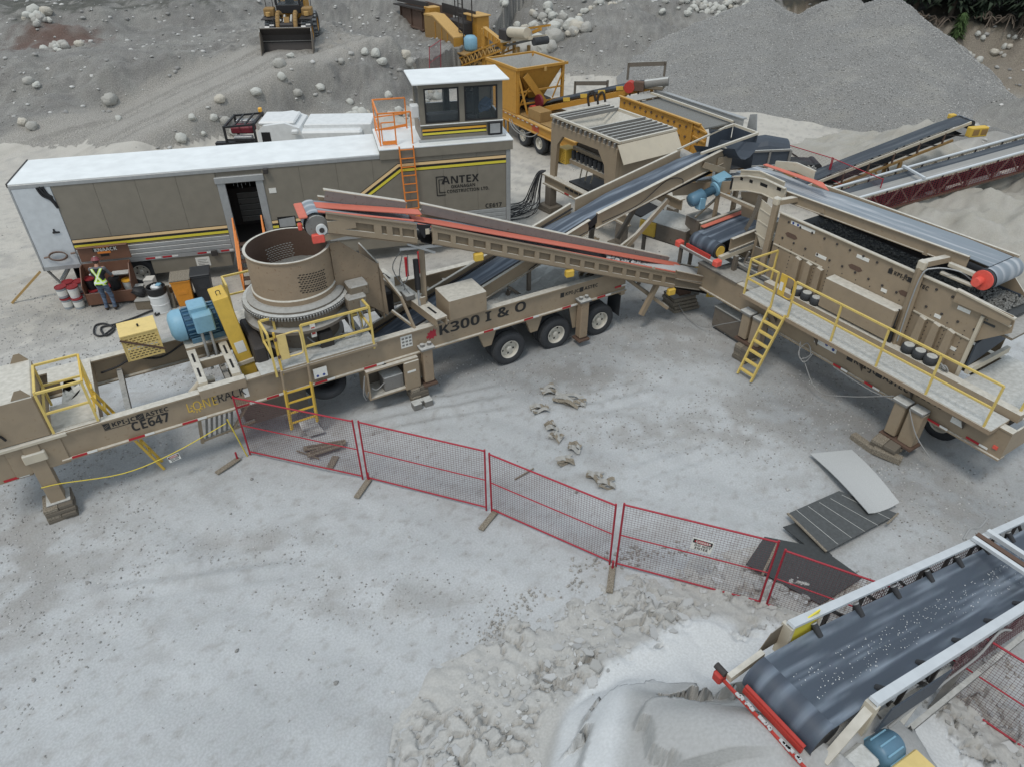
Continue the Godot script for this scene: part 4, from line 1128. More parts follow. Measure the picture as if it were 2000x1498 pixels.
	for a in [-0.05, 1.56, 3.16]:
		for b in [[0.16, 1.0, true], [0.5, 1.0, false], [2.26, -1.0, false], [2.6, -1.0, true]]:
			wheel(o, L(a, 0.52, b[0]), 0.52, 0.28, b[1], b[2])
		tbs("axle", "dark_steel", o, [[L(a, 0.52, 0.3), L(a, 0.52, 2.5), 0.07]])
	for a in [-0.78, 0.76, 2.3]:
		for b in [0.03, 2.6]: prs("spring_hanger", "tan", o, [Vector2(a - 0.3, 1.4), Vector2(a + 0.3, 1.4), Vector2(a + 0.12, 0.88), Vector2(a - 0.12, 0.88)], -b - 0.12, -b)
	bxs("mud_flap", "rubber", o, [[3.86, 3.88, 0.5, 1.3, 0.0, 0.62]])
	bxs("flap_bracket", "tan", o, [[3.84, 4.0, 1.25, 1.4, -0.02, 2.7]])
	# a spare wheel slung under the crusher
	lat("slung_wheel", "rubber", o, [Vector2(0.2, -0.12), Vector2(0.5, -0.13), Vector2(0.55, -0.05), Vector2(0.55, 0.08), Vector2(0.48, 0.14), Vector2(0.3, 0.13), Vector2(0.28, 0.05), Vector2(0, 0.02)], Transform3D(Basis.from_euler(Vector3(0.25, 0, 0)), L(-5.35, 0.95, 0.6)), 28, true)
	bxs("rib_chute", "frame", o, [[-7.5, -5.9, 0.4, 1.4, 0.5, 0.56], [-7.5, -7.44, 0.4, 1.4, 0.56, 1.8], [-5.96, -5.9, 0.5, 1.4, 0.56, 1.8]])
	for k in 6: brs("chute_rib", "grey_steel", o, [[L(-8.5 + 0.12 * k, 0.5, 0.34), L(-8.3 + 0.12 * k, 1.35, 0.4), 0.03, 0.05]])
	brs("chute_brace", "tan", o, [[L(-7.9, 0.5, 0.35), L(-7.2, 1.4, 0.3), 0.06, 0.06], [L(-8.6, 0.5, 0.35), L(-7.3, 0.62, 0.35), 0.06, 0.06], [L(-8.62, 0.45, 0.33), L(-8.5, 1.35, 0.35), 0.07, 0.07]])
	tbs("pipe_elbow", "tan_pale", o, [[L(-8.5, 1.5, 1.0), L(-8.2, 1.75, 1.0), 0.09], [L(-8.2, 1.75, 1.0), L(-7.9, 1.72, 1.0), 0.09]])
	# grease box, deck with spilt dust, slotted cross member and lift post
	bxs("tool_box", "tan", o, [[-1.98, -0.86, 2.16, 2.76, -0.14, 0.72]], 0.015)
	mb = MB.new()
	rows = []
	for i in 9:
		var row := []
		for k in 13: row.append(L(-0.9 + 4.8 * k / 12.0, 1.72 + 0.22 * fnz.get_noise_2d(i * 9.0, k * 7.0) + 0.1, 0.05 + 2.66 * i / 8.0))
		rows.append(row)
	mb.sheet(rows)
	ob("spilt_dust", mb, "dust", o)
	bxs("deck_pan", "frame", o, [[-0.9, 3.9, 1.38, 1.42, 0.04, 2.7]])
	brs("deck_strip", "tan_dark", o, [[L(-0.7, 1.75, 0.5), L(0.9, 1.75, 0.5), 0.05, 0.04]])
	var xm := part("cross_member", o)
	brs("channel", "tan", xm, [[L(-2.72, 2.42, 3.05), L(-2.28, 2.42, -0.3), 0.34, 0.05], [L(-2.86, 2.3, 3.05), L(-2.42, 2.3, -0.3), 0.03, 0.22], [L(-2.58, 2.3, 3.05), L(-2.14, 2.3, -0.3), 0.03, 0.22]])
	for t in [0.08, 0.8]:
		var p0 := L(-2.72, 2.449, 3.05).lerp(L(-2.28, 2.449, -0.3), t)
		brs("slot", "void", xm, [[p0, p0 + (L(-2.28, 0, -0.3) - L(-2.72, 0, 3.05)) * 0.12, 0.06, 0.006]])
	bxs("lug", "tan", xm, [[-2.66, -2.5, 2.44, 2.72, 1.9, 1.95], [-2.52, -2.34, 2.44, 2.66, 0.55, 0.6]])
	var lp := part("lift_post", o)
	brs("mast", "tan", lp, [[L(-2.3, 2.44, 0.72), L(-2.2, 4.0, 0.9), 0.14, 0.14]])
	tbs("ram", "black", lp, [[L(-2.5, 2.9, 0.62), L(-2.45, 3.7, 0.75), 0.075]], 12)
	tbs("ram_rod", "galvanised", lp, [[L(-2.52, 2.45, 0.56), L(-2.5, 2.9, 0.62), 0.035]], 8)
	cab("hose", "cable_grey", lp, [[L(-2.7, 3.8, 1.0), L(-2.8, 3.2, 1.1), L(-2.65, 2.7, 1.2), L(-2.75, 2.5, 1.4)], [L(-2.6, 3.8, 0.9), L(-2.62, 3.1, 1.0), L(-2.75, 2.8, 1.2)], [L(-2.65, 3.9, 1.1), L(-2.9, 3.3, 1.3), L(-2.6, 2.6, 1.0)]], 0.014)
	bxs("valve_block", "grey_steel", lp, [[-2.75, -2.5, 2.46, 2.62, 0.9, 1.3]], 0.02)
	# lettering and plates on the near beam
	lettering("CE647", 0.24, "ink", o, L(-9.92, 1.6, -0.006), Vector3.RIGHT, Vector3.UP, 0.86)
	for e2 in [[-10.42, 1.86, "KPI-JCI"], [-9.72, 1.86, "ASTEC"]]:
		bxs("maker_block", "ink", o, [[e2[0], e2[0] + 0.13, e2[1], e2[1] + 0.15, -0.004, 0.0]])
		brs("maker_stripe", "tan_dark", o, [[L(e2[0] + 0.01, e2[1] + 0.03, -0.006), L(e2[0] + 0.11, e2[1] + 0.09, -0.006), 0.003, 0.012], [L(e2[0] + 0.01, e2[1] + 0.07, -0.006), L(e2[0] + 0.11, e2[1] + 0.13, -0.006), 0.003, 0.012]])
		lettering(e2[2], 0.11, "ink", o, L(e2[0] + 0.16, e2[1] + 0.02, -0.006), Vector3.RIGHT, Vector3.UP, 1.1)
		bxs("maker_rule", "ink", o, [[e2[0], e2[0] + 0.6, e2[1] - 0.025, e2[1] - 0.01, -0.004, 0.0]])
	for e2 in [[1.62, 1.78, "KPI-JCI"], [2.3, 1.78, "ASTEC"]]:
		bxs("maker_block", "ink", o, [[e2[0], e2[0] + 0.13, e2[1], e2[1] + 0.15, -0.004, 0.0]])
		lettering(e2[2], 0.11, "ink", o, L(e2[0] + 0.16, e2[1] + 0.02, -0.006), Vector3.RIGHT, Vector3.UP, 1.1)
	lettering("LONE", 0.25, "yellow", o, L(-8.72, 1.66, -0.006), Vector3.RIGHT, Vector3.UP, 0.82, "Droid Sans", 400)
	lettering("TRACK", 0.25, "ink", o, L(-8.17, 1.69, -0.006), Vector3.RIGHT, Vector3.UP, 0.8, "Droid Sans", 400)
	mb = MB.new()
	for k in 9:
		var u := PI * 0.75 + TAU * 0.7 * k / 8.0
		mb.box(L(-8.5, 1.74, -0.005) + Vector3(cos(u), sin(u), 0) * 0.12, Vector3(0.05, 0.022, 0.004), Basis(Vector3(cos(u), sin(u), 0), Vector3(-sin(u), cos(u), 0), Vector3(0, 0, 1)))
	ob("emblem", mb, "yellow", o)
	lettering("K300 I & O", 0.30, "ink", o, L(-2.3, 1.72, -0.006), Vector3.RIGHT, Vector3.UP, 1.35)
	var em := [Vector2(-2.62, 1.72), Vector2(-2.54, 1.76), Vector2(-2.57, 1.68), Vector2(-2.48, 1.72), Vector2(-2.44, 1.68), Vector2(-2.40, 1.76), Vector2(-2.34, 1.74), Vector2(-2.36, 1.86), Vector2(-2.33, 1.96), Vector2(-2.38, 1.92), Vector2(-2.40, 2.0), Vector2(-2.45, 1.92), Vector2(-2.5, 1.97), Vector2(-2.54, 1.9), Vector2(-2.6, 1.9), Vector2(-2.58, 1.83), Vector2(-2.64, 1.8)]
	prs("emblem", "fence_red", o, em, 0.004, 0.008)
	bxs("instruction_plate", "sign", o, [[-3.36, -3.04, 1.66, 2.02, -0.006, 0.0]])
	for r in 3:
		for k in 3: bxs("pictogram", "grey_steel", o, [[-3.33 + 0.1 * k, -3.26 + 0.1 * k, 1.71 + 0.1 * r, 1.77 + 0.1 * r, -0.009, -0.006]])
	bxs("instruction_plate", "sign", o, [[-5.74, -5.4, 1.62, 1.9, -0.13, -0.1]])
	tbs("pictogram", "ink_blue", o, [[L(-5.65, 1.69, -0.13), L(-5.65, 1.69, -0.133), 0.035], [L(-5.49, 1.69, -0.13), L(-5.49, 1.69, -0.133), 0.035]], 12)
	bxs("instruction_plate", "sign", o, [[-7.42, -7.3, 1.62, 1.86, -0.006, 0.0]])
	bxs("lamp", "splash", o, [[-13.0, -12.86, 1.62, 1.72, -0.03, 0.0]])

# trough belt along pts (x, y in the parent's frame); edges stand d higher than the middle
func belt(parent: Node, m: String, pts: Array, hw: float, d := 0.09, zc := 0.0, called := "belt") -> MeshInstance3D:
	if called == "return_belt":
		var mb := MB.new()
		for i in pts.size() - 1: mb.bar(Vector3(pts[i].x, pts[i].y, zc), Vector3(pts[i + 1].x, pts[i + 1].y, zc), hw * 2.0, 0.014)
		return ob(called, mb, m, parent)
	# dust lies in streaks along the belt, so it is coloured by vertex
	var lo: Color = {"belt": Color(0.052, 0.068, 0.092), "belt_dark": Color(0.036, 0.046, 0.058), "belt_grey": Color(0.19, 0.22, 0.25), "black": Color(0.02, 0.02, 0.022)}[m]
	var hi: Color = {"belt": Color(0.22, 0.26, 0.31), "belt_dark": Color(0.10, 0.11, 0.12), "belt_grey": Color(0.40, 0.42, 0.44), "black": Color(0.05, 0.05, 0.05)}[m]
	var v := PackedVector3Array()
	var n := PackedVector3Array()
	var c := PackedColorArray()
	var idx := PackedInt32Array()
	if called == "carried_sand":
		lo = Color(0.26, 0.255, 0.24)
		hi = Color(0.40, 0.39, 0.37)
	var len_: float = (pts[-1] - pts[0]).length()
	var nu := maxi(pts.size() * 2, int(len_ / 0.12))
	var nw := 28
	var sd := float(parent.get_index()) * 13.0
	for lay in 2:
		var base := v.size()
		for i in nu + 1:
			var t := float(i) / nu * (pts.size() - 1)
			var k := mini(int(t), pts.size() - 2)
			var p: Vector2 = (pts[k] as Vector2).lerp(pts[k + 1], t - k)
			var dir: Vector2 = (pts[k + 1] - pts[k]).normalized()
			for j in nw + 1:
				var e := -1.0 + 2.0 * j / nw
				var a := absf(e)
				var fd := minf(1.0, minf(t / (pts.size() - 1), 1.0 - t / (pts.size() - 1)) * len_ / 1.1)
				var y := fd * d * sst(0.38, 0.56, a) * 0.16 + fd * d * maxf(0.0, a - 0.46) / 0.54 * 0.9
				var sl := d * 0.9 / 0.54 / hw * sst(0.42, 0.54, a) * signf(e)
				v.append(Vector3(p.x, p.y + y - 0.014 * lay, zc + e * hw))
				n.append(Vector3(-dir.y, dir.x, -sl * dir.x).normalized() * (1.0 if lay == 0 else -1.0))
				var s := fnz.get_noise_2d(p.x * 2.0 + sd, e * 60.0 * hw + sd) * 0.5 + 0.5
				var s2 := fnz.get_noise_2d(p.x * 9.0 + sd, e * 160.0 * hw) * 0.5 + 0.5
				c.append(lo.lerp(hi, clampf(sst(0.45, 0.8, s * 0.65 + s2 * 0.35) + 0.5 * (sst(0.80, 0.92, a) if m == "belt" else 0.0) * s2, 0.0, 1.0)))
		for i in nu:
			for j in nw:
				var k := base + i * (nw + 1) + j
				if lay == 0: idx.append_array([k, k + 1, k + nw + 1, k + 1, k + nw + 2, k + nw + 1])
				else: idx.append_array([k, k + nw + 1, k + 1, k + 1, k + nw + 1, k + nw + 2])
	if pts[-1].x > pts[0].x:
		for q in range(0, idx.size(), 3):
			var sw := idx[q + 1]; idx[q + 1] = idx[q + 2]; idx[q + 2] = sw
	var ar := []
	ar.resize(Mesh.ARRAY_MAX)
	ar[Mesh.ARRAY_VERTEX] = v; ar[Mesh.ARRAY_NORMAL] = n; ar[Mesh.ARRAY_COLOR] = c; ar[Mesh.ARRAY_INDEX] = idx
	var am := ArrayMesh.new()
	am.add_surface_from_arrays(Mesh.PRIMITIVE_TRIANGLES, ar)
	am.surface_set_material(0, M["belt_paint"])
	var o := MeshInstance3D.new()
	o.mesh = am
	put(o, called, parent)
	return o

# side plate that hangs from the line pts, h deep, with a flange on top
func side(parent: Node, m: String, pts: Array, h: float, z: float, fl := 0.1, out := 1.0, called := "side_channel") -> void:
	var poly := []
	for p in pts: poly.append(p)
	for i in range(pts.size() - 1, -1, -1): poly.append(pts[i] - Vector2(0, h))
	prs(called, m, parent, poly, z - 0.012, z + 0.012)
	var mb := MB.new()
	for i in pts.size() - 1:
		mb.bar(Vector3(pts[i].x, pts[i].y + 0.012, z + out * fl * 0.4), Vector3(pts[i + 1].x, pts[i + 1].y + 0.012, z + out * fl * 0.4), fl, 0.024)
		mb.bar(Vector3(pts[i].x, pts[i].y - h, z + out * fl * 0.3), Vector3(pts[i + 1].x, pts[i + 1].y - h, z + out * fl * 0.3), fl * 0.7, 0.02)
	ob("flange", mb, m, parent)

func drum(parent: Node, called: String, m: String, at: Vector3, r: float, hw: float) -> MeshInstance3D:
	return lat(called, m, parent, [Vector2(0, -hw), Vector2(r, -hw), Vector2(r, hw), Vector2(0, hw)], Transform3D(Basis(Vector3.RIGHT, Vector3(0, 0, 1), Vector3(0, -1, 0)), at), 24)

# belt wrapped round a head drum at c, from straight up to underneath
func belt_wrap(parent: Node, m: String, c0: Vector2, r: float, hw: float, from := 80.0, to := 265.0, called := "belt_wrap", zc := 0.0, sgn := -1.0) -> void:
	var lo: Color = Color(0.19, 0.22, 0.25) if m == "belt_grey" else Color(0.045, 0.058, 0.078)
	var hi: Color = Color(0.40, 0.42, 0.44) if m == "belt_grey" else Color(0.14, 0.17, 0.21)
	var v := PackedVector3Array()
	var n := PackedVector3Array()
	var c := PackedColorArray()
	var f := func(k: int, j: int) -> void:
		var u := deg_to_rad(lerpf(from, to, k / 14.0))
		var d := Vector3(-sgn * cos(u), sin(u), 0)
		var z := -hw + 2.0 * hw * j / 24.0
		v.append(Vector3(c0.x, c0.y, zc + z) + d * r)
		n.append(d)
		var s := fnz.get_noise_2d(k * 0.5, z * 60.0) * 0.5 + 0.5
		c.append(lo.lerp(hi, sst(0.4, 0.8, s)))
	for k in 14:
		for j in 24:
			var q := [[k, j], [k + 1, j], [k + 1, j + 1], [k, j], [k + 1, j + 1], [k, j + 1]]
			if sgn < 0.0: q = [[k, j], [k + 1, j + 1], [k + 1, j], [k, j], [k, j + 1], [k + 1, j + 1]]
			for e in q: f.call(e[0], e[1])
	var ar := []
	ar.resize(Mesh.ARRAY_MAX)
	ar[Mesh.ARRAY_VERTEX] = v; ar[Mesh.ARRAY_NORMAL] = n; ar[Mesh.ARRAY_COLOR] = c
	var am := ArrayMesh.new()
	am.add_surface_from_arrays(Mesh.PRIMITIVE_TRIANGLES, ar)
	am.surface_set_material(0, M["belt_paint"])
	var o := MeshInstance3D.new()
	o.mesh = am
	put(o, called, parent)

func line(x0: float, y0: float, x1: float, y1: float, n := 8) -> Array:
	var o := []
	for i in n + 1: o.append(Vector2(lerpf(x0, x1, float(i) / n), lerpf(y0, y1, float(i) / n)))
	return o

func stones_on(parent: Node, called: String, pts: Array, z0: float, z1: float, n: int, s0: float, s1: float, m: String, seed_: int) -> void:
	# loose stones carried on a belt or a deck: one mesh, too small to pick apart
	var r := RandomNumberGenerator.new()
	r.seed = seed_
	var mb := MB.new()
	for k in n:
		var t := r.randf() * (pts.size() - 1)
		var p: Vector2 = (pts[int(t)] as Vector2).lerp(pts[mini(int(t) + 1, pts.size() - 1)], t - int(t))
		var s := r.randf_range(s0, s1)
		mb.box(Vector3(p.x, p.y + s * 0.35, lerpf(z0, z1, r.randf())), Vector3(s, s * 0.7, s * r.randf_range(0.6, 1.1)), Basis.from_euler(Vector3(r.randf() * 3.0, r.randf() * 3.0, r.randf() * 3.0)))
	tag(ob(called, mb, m, parent), "", "", "", "stuff")

func feed_conveyor() -> void:
	var o := thing("feed_conveyor", "tan folding conveyor with orange skirts dropping into the cone crusher bowl", "conveyor", Vector3(-4.85, 0, -15.98), 22.16)
	var up := line(0.35, 5.42, 2.46, 4.78, 4)
	var lo := line(2.86, 4.68, 10.4, 1.86, 8)
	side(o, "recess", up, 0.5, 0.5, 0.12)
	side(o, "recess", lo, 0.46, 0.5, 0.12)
	side(o, "tan", up, 0.5, -0.5, 0.12, -1.0)
	side(o, "tan", lo, 0.46, -0.5, 0.12, -1.0)
	# raised strips round recessed panels in the side plate
	var strips := [[up, 0.303, [0.35, 1.0, 1.42, 1.60, 1.72, 1.86, 2.04, 2.10, 2.40, 2.46]], [lo, 0.374, []]]
	for k in 16: strips[1][2].append_array([2.86 + (0.47 * k if k else 0.0), 2.99 + 0.47 * k])
	for sp in strips:
		var p0: Vector2 = sp[0][0]
		var p1: Vector2 = sp[0][-1]
		for dy in [0.06, 0.41]: brs("edge_strip", "tan", o, [[Vector3(p0.x, p0.y - dy, 0.54), Vector3(p1.x, p1.y - dy, 0.54), 0.06, 0.13]])
		for i in range(0, sp[2].size() - 1, 2):
			var xa: float = sp[2][i]
			var xb: float = minf(sp[2][i + 1], p1.x)
			var xm := (xa + xb) * 0.5
			var y: float = p0.y - (xm - p0.x) * sp[1] - 0.235
			if xb > xa: bxs("strip", "tan", o, [[xa, xb, y - 0.125, y + 0.125, -0.568, -0.51]])
	# tail section, dirty and without skirts
	side(o, "tan_rust", line(10.4, 1.98, 12.0, 1.36, 3), 0.26, 0.52, 0.1)
	side(o, "tan_dark", line(10.4, 1.7, 12.2, 1.1, 3), 0.26, 0.5, 0.08)
	side(o, "tan_dark", line(10.4, 1.86, 12.2, 1.2, 3), 0.4, -0.5, 0.08, -1.0)
	# belt, skirts and load
	belt(o, "belt_grey", line(0.1, 5.42, 2.6, 4.62, 4), 0.42)
	belt(o, "belt_grey", line(2.6, 4.62, 12.2, 1.02, 10), 0.42, 0.09, 0.0, "belt")
	belt(o, "black", line(0.2, 4.98, 2.6, 4.3, 2), 0.42, 0.0, 0.0, "return_belt")
	belt(o, "black", line(2.6, 4.24, 12.0, 0.75, 4), 0.42, 0.0, 0.0, "return_belt")
	for s in [[0.5, 5.40, 2.46, 4.80], [2.86, 4.69, 10.7, 1.74]]:
		brs("skirt_board", "grey_steel", o, [[Vector3(s[0], s[1] + 0.1, -0.36), Vector3(s[2], s[3] + 0.1, -0.36), 0.02, 0.24]])
		brs("skirt_rail", "tan_pale", o, [[Vector3(s[0], s[1] + 0.23, -0.42), Vector3(s[2], s[3] + 0.23, -0.42), 0.14, 0.025]])
		brs("skirt_rubber", "skirt", o, [[Vector3(s[0] - 0.35, s[1] + 0.0, -0.14), Vector3(s[2] + 0.3, s[3] + 0.0, -0.14), 0.36, 0.02]])
		brs("skirt_rubber", "skirt", o, [[Vector3(s[0] - 0.3, s[1] + 0.02, 0.36), Vector3(s[2], s[3] + 0.02, 0.36), 0.1, 0.02]])
	for x in [2.75, 6.9, 9.6]:
		brs("lifting_lug", "tan_pale", o, [[Vector3(x, 5.42 - x * 0.345, 0.5), Vector3(x, 5.56 - x * 0.345, 0.5), 0.02, 0.1]])
	stones_on(o, "carried_stone", line(8.2, 2.6, 12.0, 1.18), -0.34, 0.34, 500, 0.03, 0.08, "sand_load", 3)
	var mb := MB.new()
	var rows := []
	for i in 7:
		var r := []
		for k in 7:
			var t := i / 6.0
			var e := (k - 3) / 3.0
			r.append(Vector3(9.2 + 3.2 * t, 2.10 - 1.02 * t + 0.14 * sin(t * PI) * (1.0 - e * e) + 0.1, e * 0.40))
		rows.append(r)
	mb.sheet(rows)
	ob("heaped_stone", mb, "sand_load", o)
	# fold joint
	prs("fold_gap", "black", o, [Vector2(2.46, 4.78), Vector2(2.86, 4.68), Vector2(2.66, 4.36)], 0.47, 0.485)
	brs("hinge_strut", "galvanised", o, [[Vector3(2.0, 4.2, 0.52), Vector3(3.1, 4.12, 0.52), 0.06, 0.06], [Vector3(2.2, 4.32, 0.54), Vector3(2.9, 3.96, 0.54), 0.05, 0.05]])
	# head drum with its red scraper
	drum(o, "head_drum", "grey_steel", Vector3(0.12, 5.08, 0), 0.27, 0.44)
	drum(o, "bearing", "white", Vector3(0.2, 5.02, 0.49), 0.13, 0.04)
	drum(o, "bearing_cap", "dark_steel", Vector3(0.2, 5.02, 0.53), 0.06, 0.03)
	belt_wrap(o, "belt_grey", Vector2(0.1, 5.14), 0.29, 0.42, 70, 250)
	bxs("splash", "skirt", o, [[-0.26, -0.06, 5.34, 5.4, -0.5, 0.4]], 0.02)
	bxs("splash_bracket", "splash", o, [[-0.3, -0.2, 4.98, 5.14, -0.3, -0.16]], 0.02)
	bxs("scraper_box", "splash", o, [[-0.05, 0.24, 4.70, 4.92, -0.54, -0.36]], 0.02)
	brs("scraper_arm", "tan", o, [[Vector3(0.2, 4.8, 0.5), Vector3(0.9, 4.86, 0.5), 0.04, 0.16]])
	# tail guard and lamps
	var tg := part("tail_guard", o)
	perforated("guard_face", "yellow", tg, Vector3(11.62, 0.86, 0.62), Vector3(0.95, -0.18, 0.1), Vector3(0.18, 0.95, 0), 0.72, 0.5, 6, 5, 0.06)
	bxs("guard_shell", "yellow", tg, [[11.66, 12.38, 1.3, 1.33, -0.64, 0.5], [12.36, 12.4, 0.75, 1.3, -0.64, 0.5]])
	for x in [4.05, 6.75, 10.3]: bxs("pull_switch", "yellow", o, [[x - 0.13, x + 0.13, 4.1 - (x - 2.86) * 0.374 - 0.12, 4.1 - (x - 2.86) * 0.374 + 0.1, -0.66, -0.5]], 0.03)
	# rear trestle: two posts down to the plant deck
	for x in [7.9, 8.3]: brs("trestle_leg", "frame", o, [[Vector3(x, 2.3, -0.45), Vector3(x + 0.5, 0.9, -0.6), 0.1, 0.1]])
	brs("trestle_leg", "tan", o, [[Vector3(9.9, 1.5, 0.35), Vector3(9.4, 0.6, 0.45), 0.12, 0.16], [Vector3(8.8, 1.9, -0.3), Vector3(10.4, 0.6, 0.4), 0.1, 0.1]])
	# timber and steel stand on the ground
	var st := thing("trestle_stand", "short steel stand on stacked timbers carrying the orange skirted conveyor tail", "stand", Vector3(5.62, 0, -20.75), 22.0)
	bxs("column", "rust", st, [[-0.22, 0.22, 0.5, 1.05, -0.2, 0.2]])
	bxs("top_plate", "frame", st, [[-0.5, 0.5, 0.46, 0.5, -0.3, 0.3]])
	for k in 4: bxs("timber", "wood", st, [[-0.5 + 0.05 * (k % 2) , 0.5 - 0.04 * k, 0.0 + 0.115 * k, 0.105 + 0.115 * k, -0.42 + 0.04 * k, 0.36]], 0.01)

func discharge_conveyor() -> void:
	var o := thing("discharge_conveyor", "tan inclined conveyor with smooth dark belt rising from under the crusher", "conveyor", Vector3(-3.42, 0, -16.81), 30.0)
	var lo := line(-0.6, 1.22, 6.25, 3.58, 6)
	var up := line(6.5, 3.72, 11.25, 4.86, 6)
	side(o, "tan", lo, 0.42, 0.5, 0.1)
	side(o, "tan", up, 0.46, 0.5, 0.12)
	side(o, "tan", line(-0.6, 1.36, 6.3, 3.68, 6), 0.42, -0.52, 0.08, -1.0)
	side(o, "tan", line(6.45, 3.78, 10.4, 4.62, 6), 0.42, -0.52, 0.08, -1.0)
	for b in [0.42, -0.44]: brs("belt_seal", "black", o, [[Vector3(-0.6, 1.24, b), Vector3(6.3, 3.58, b), 0.06, 0.02]])
	belt(o, "belt", line(-0.7, 1.02, 6.4, 3.46, 8), 0.44, 0.11)
	belt(o, "belt", line(6.4, 3.46, 11.3, 4.52, 6), 0.44, 0.11)
	belt(o, "black", line(-0.5, 0.85, 6.4, 3.2, 2), 0.42, 0.0, 0.0, "return_belt")
	belt(o, "black", line(6.4, 3.2, 11.0, 4.1, 2), 0.42, 0.0, 0.0, "return_belt")
	drum(o, "head_drum", "rubber", Vector3(11.35, 4.26, 0), 0.25, 0.46)
	drum(o, "tail_drum", "rubber", Vector3(-0.7, 0.88, 0), 0.2, 0.42)
	prs("joint_plate", "black", o, [Vector2(6.2, 3.5), Vector2(6.52, 3.7), Vector2(6.52, 3.44), Vector2(6.3, 3.3)], 0.512, 0.53)
	cab("cable", "cable", o, [[Vector3(6.7, 3.42, 0.54), Vector3(8.0, 3.7, 0.56), Vector3(9.0, 4.25, 0.55), Vector3(9.6, 4.2, 0.56), Vector3(9.7, 3.95, 0.54)], [Vector3(4.2, 2.5, 0.54), Vector3(5.2, 2.95, 0.55), Vector3(6.4, 3.3, 0.55)], [Vector3(4.9, 2.9, 0.53), Vector3(5.0, 2.55, 0.55), Vector3(5.1, 2.8, 0.55)]], 0.012)
	# open discharge hood
	brs("hood_frame", "tan_pale", o, [[Vector3(10.3, 4.84, 0.5), Vector3(12.6, 5.1, 0.5), 0.07, 0.07], [Vector3(12.6, 5.1, 0.5), Vector3(12.6, 5.1, -0.55), 0.07, 0.07], [Vector3(12.6, 5.1, -0.55), Vector3(12.2, 5.06, -0.55), 0.07, 0.07], [Vector3(10.3, 4.66, -0.55), Vector3(12.2, 5.06, -0.55), 0.05, 0.05]])
	bxs("hood_curtain", "belt_dark", o, [[12.54, 12.56, 3.9, 5.06, -0.55, 0.5]])
	bxs("hood_curtain", "belt_dark", o, [[11.6, 12.54, 4.0, 5.04, 0.53, 0.55]])
	bxs("bearing_plate", "tan", o, [[11.0, 11.6, 4.0, 4.6, -0.56, -0.53]])
	# geared motor on the near side
	var m := part("gear_motor", o)
	var ax := Basis(Vector3(0, 0, 1), Vector3(0.95, 0.28, 0.12).normalized(), Vector3(0, 1, 0)).orthonormalized()
	ax = Basis(Quaternion(Vector3.UP, Vector3(0.95, 0.28, 0.12).normalized()))
	lat("motor_body", "blue", m, [Vector2(0, 0), Vector2(0.18, 0.02), Vector2(0.21, 0.1), Vector2(0.21, 0.5), Vector2(0.13, 0.54), Vector2(0.13, 0.9)], Transform3D(ax, Vector3(9.75, 3.55, 0.86)), 20, true)
	lat("shaft_housing", "blue_pale", m, [Vector2(0.13, 0.54), Vector2(0.13, 0.9), Vector2(0.22, 0.92), Vector2(0.22, 0.98), Vector2(0, 0.98)], Transform3D(ax, Vector3(9.75, 3.55, 0.86)), 20)
	var mb := MB.new()
	mb.cham(Vector3(10.95, 3.98, 0.9), Vector3(0.42, 0.5, 0.4), 0.04, ax)
	ob("gearbox", mb, "blue_pale", m)
	mb = MB.new()
	mb.cham(Vector3(10.1, 3.5, 1.0), Vector3(0.26, 0.4, 0.24), 0.03)
	ob("terminal_box", mb, "blue_pale", m)
	brs("torque_arm", "tan", o, [[Vector3(10.4, 4.5, 0.56), Vector3(11.2, 4.2, 0.7), 0.05, 0.18]])
	# leaning supports
	for p in [[9.2, 3.6, 7.15, 1.85, 0.5], [9.0, 3.6, 8.1, 2.2, -0.4], [6.6, 2.95, 5.8, 1.3, 0.5], [7.0, 3.0, 6.9, 1.4, -0.3]]:
		brs("support", "tan" if p[4] > 0.0 else "frame", o, [[Vector3(p[0], p[1], p[4]), Vector3(p[2], p[3], p[4]), 0.1, 0.14]])
	brs("support_tie", "tan", o, [[Vector3(5.9, 1.6, 0.5), Vector3(8.2, 2.75, 0.5), 0.08, 0.1], [Vector3(6.6, 2.2, 0.5), Vector3(8.3, 1.2, 0.5), 0.08, 0.1]])
	brs("support", "frame", o, [[Vector3(3.6, 2.0, 0.46), Vector3(3.55, 1.5, 0.3), 0.1, 0.1], [Vector3(4.25, 2.5, 0.46), Vector3(4.25, 1.44, 0.46), 0.1, 0.1], [Vector3(3.55, 2.1, 0.46), Vector3(4.2, 1.5, 0.46), 0.08, 0.08]])

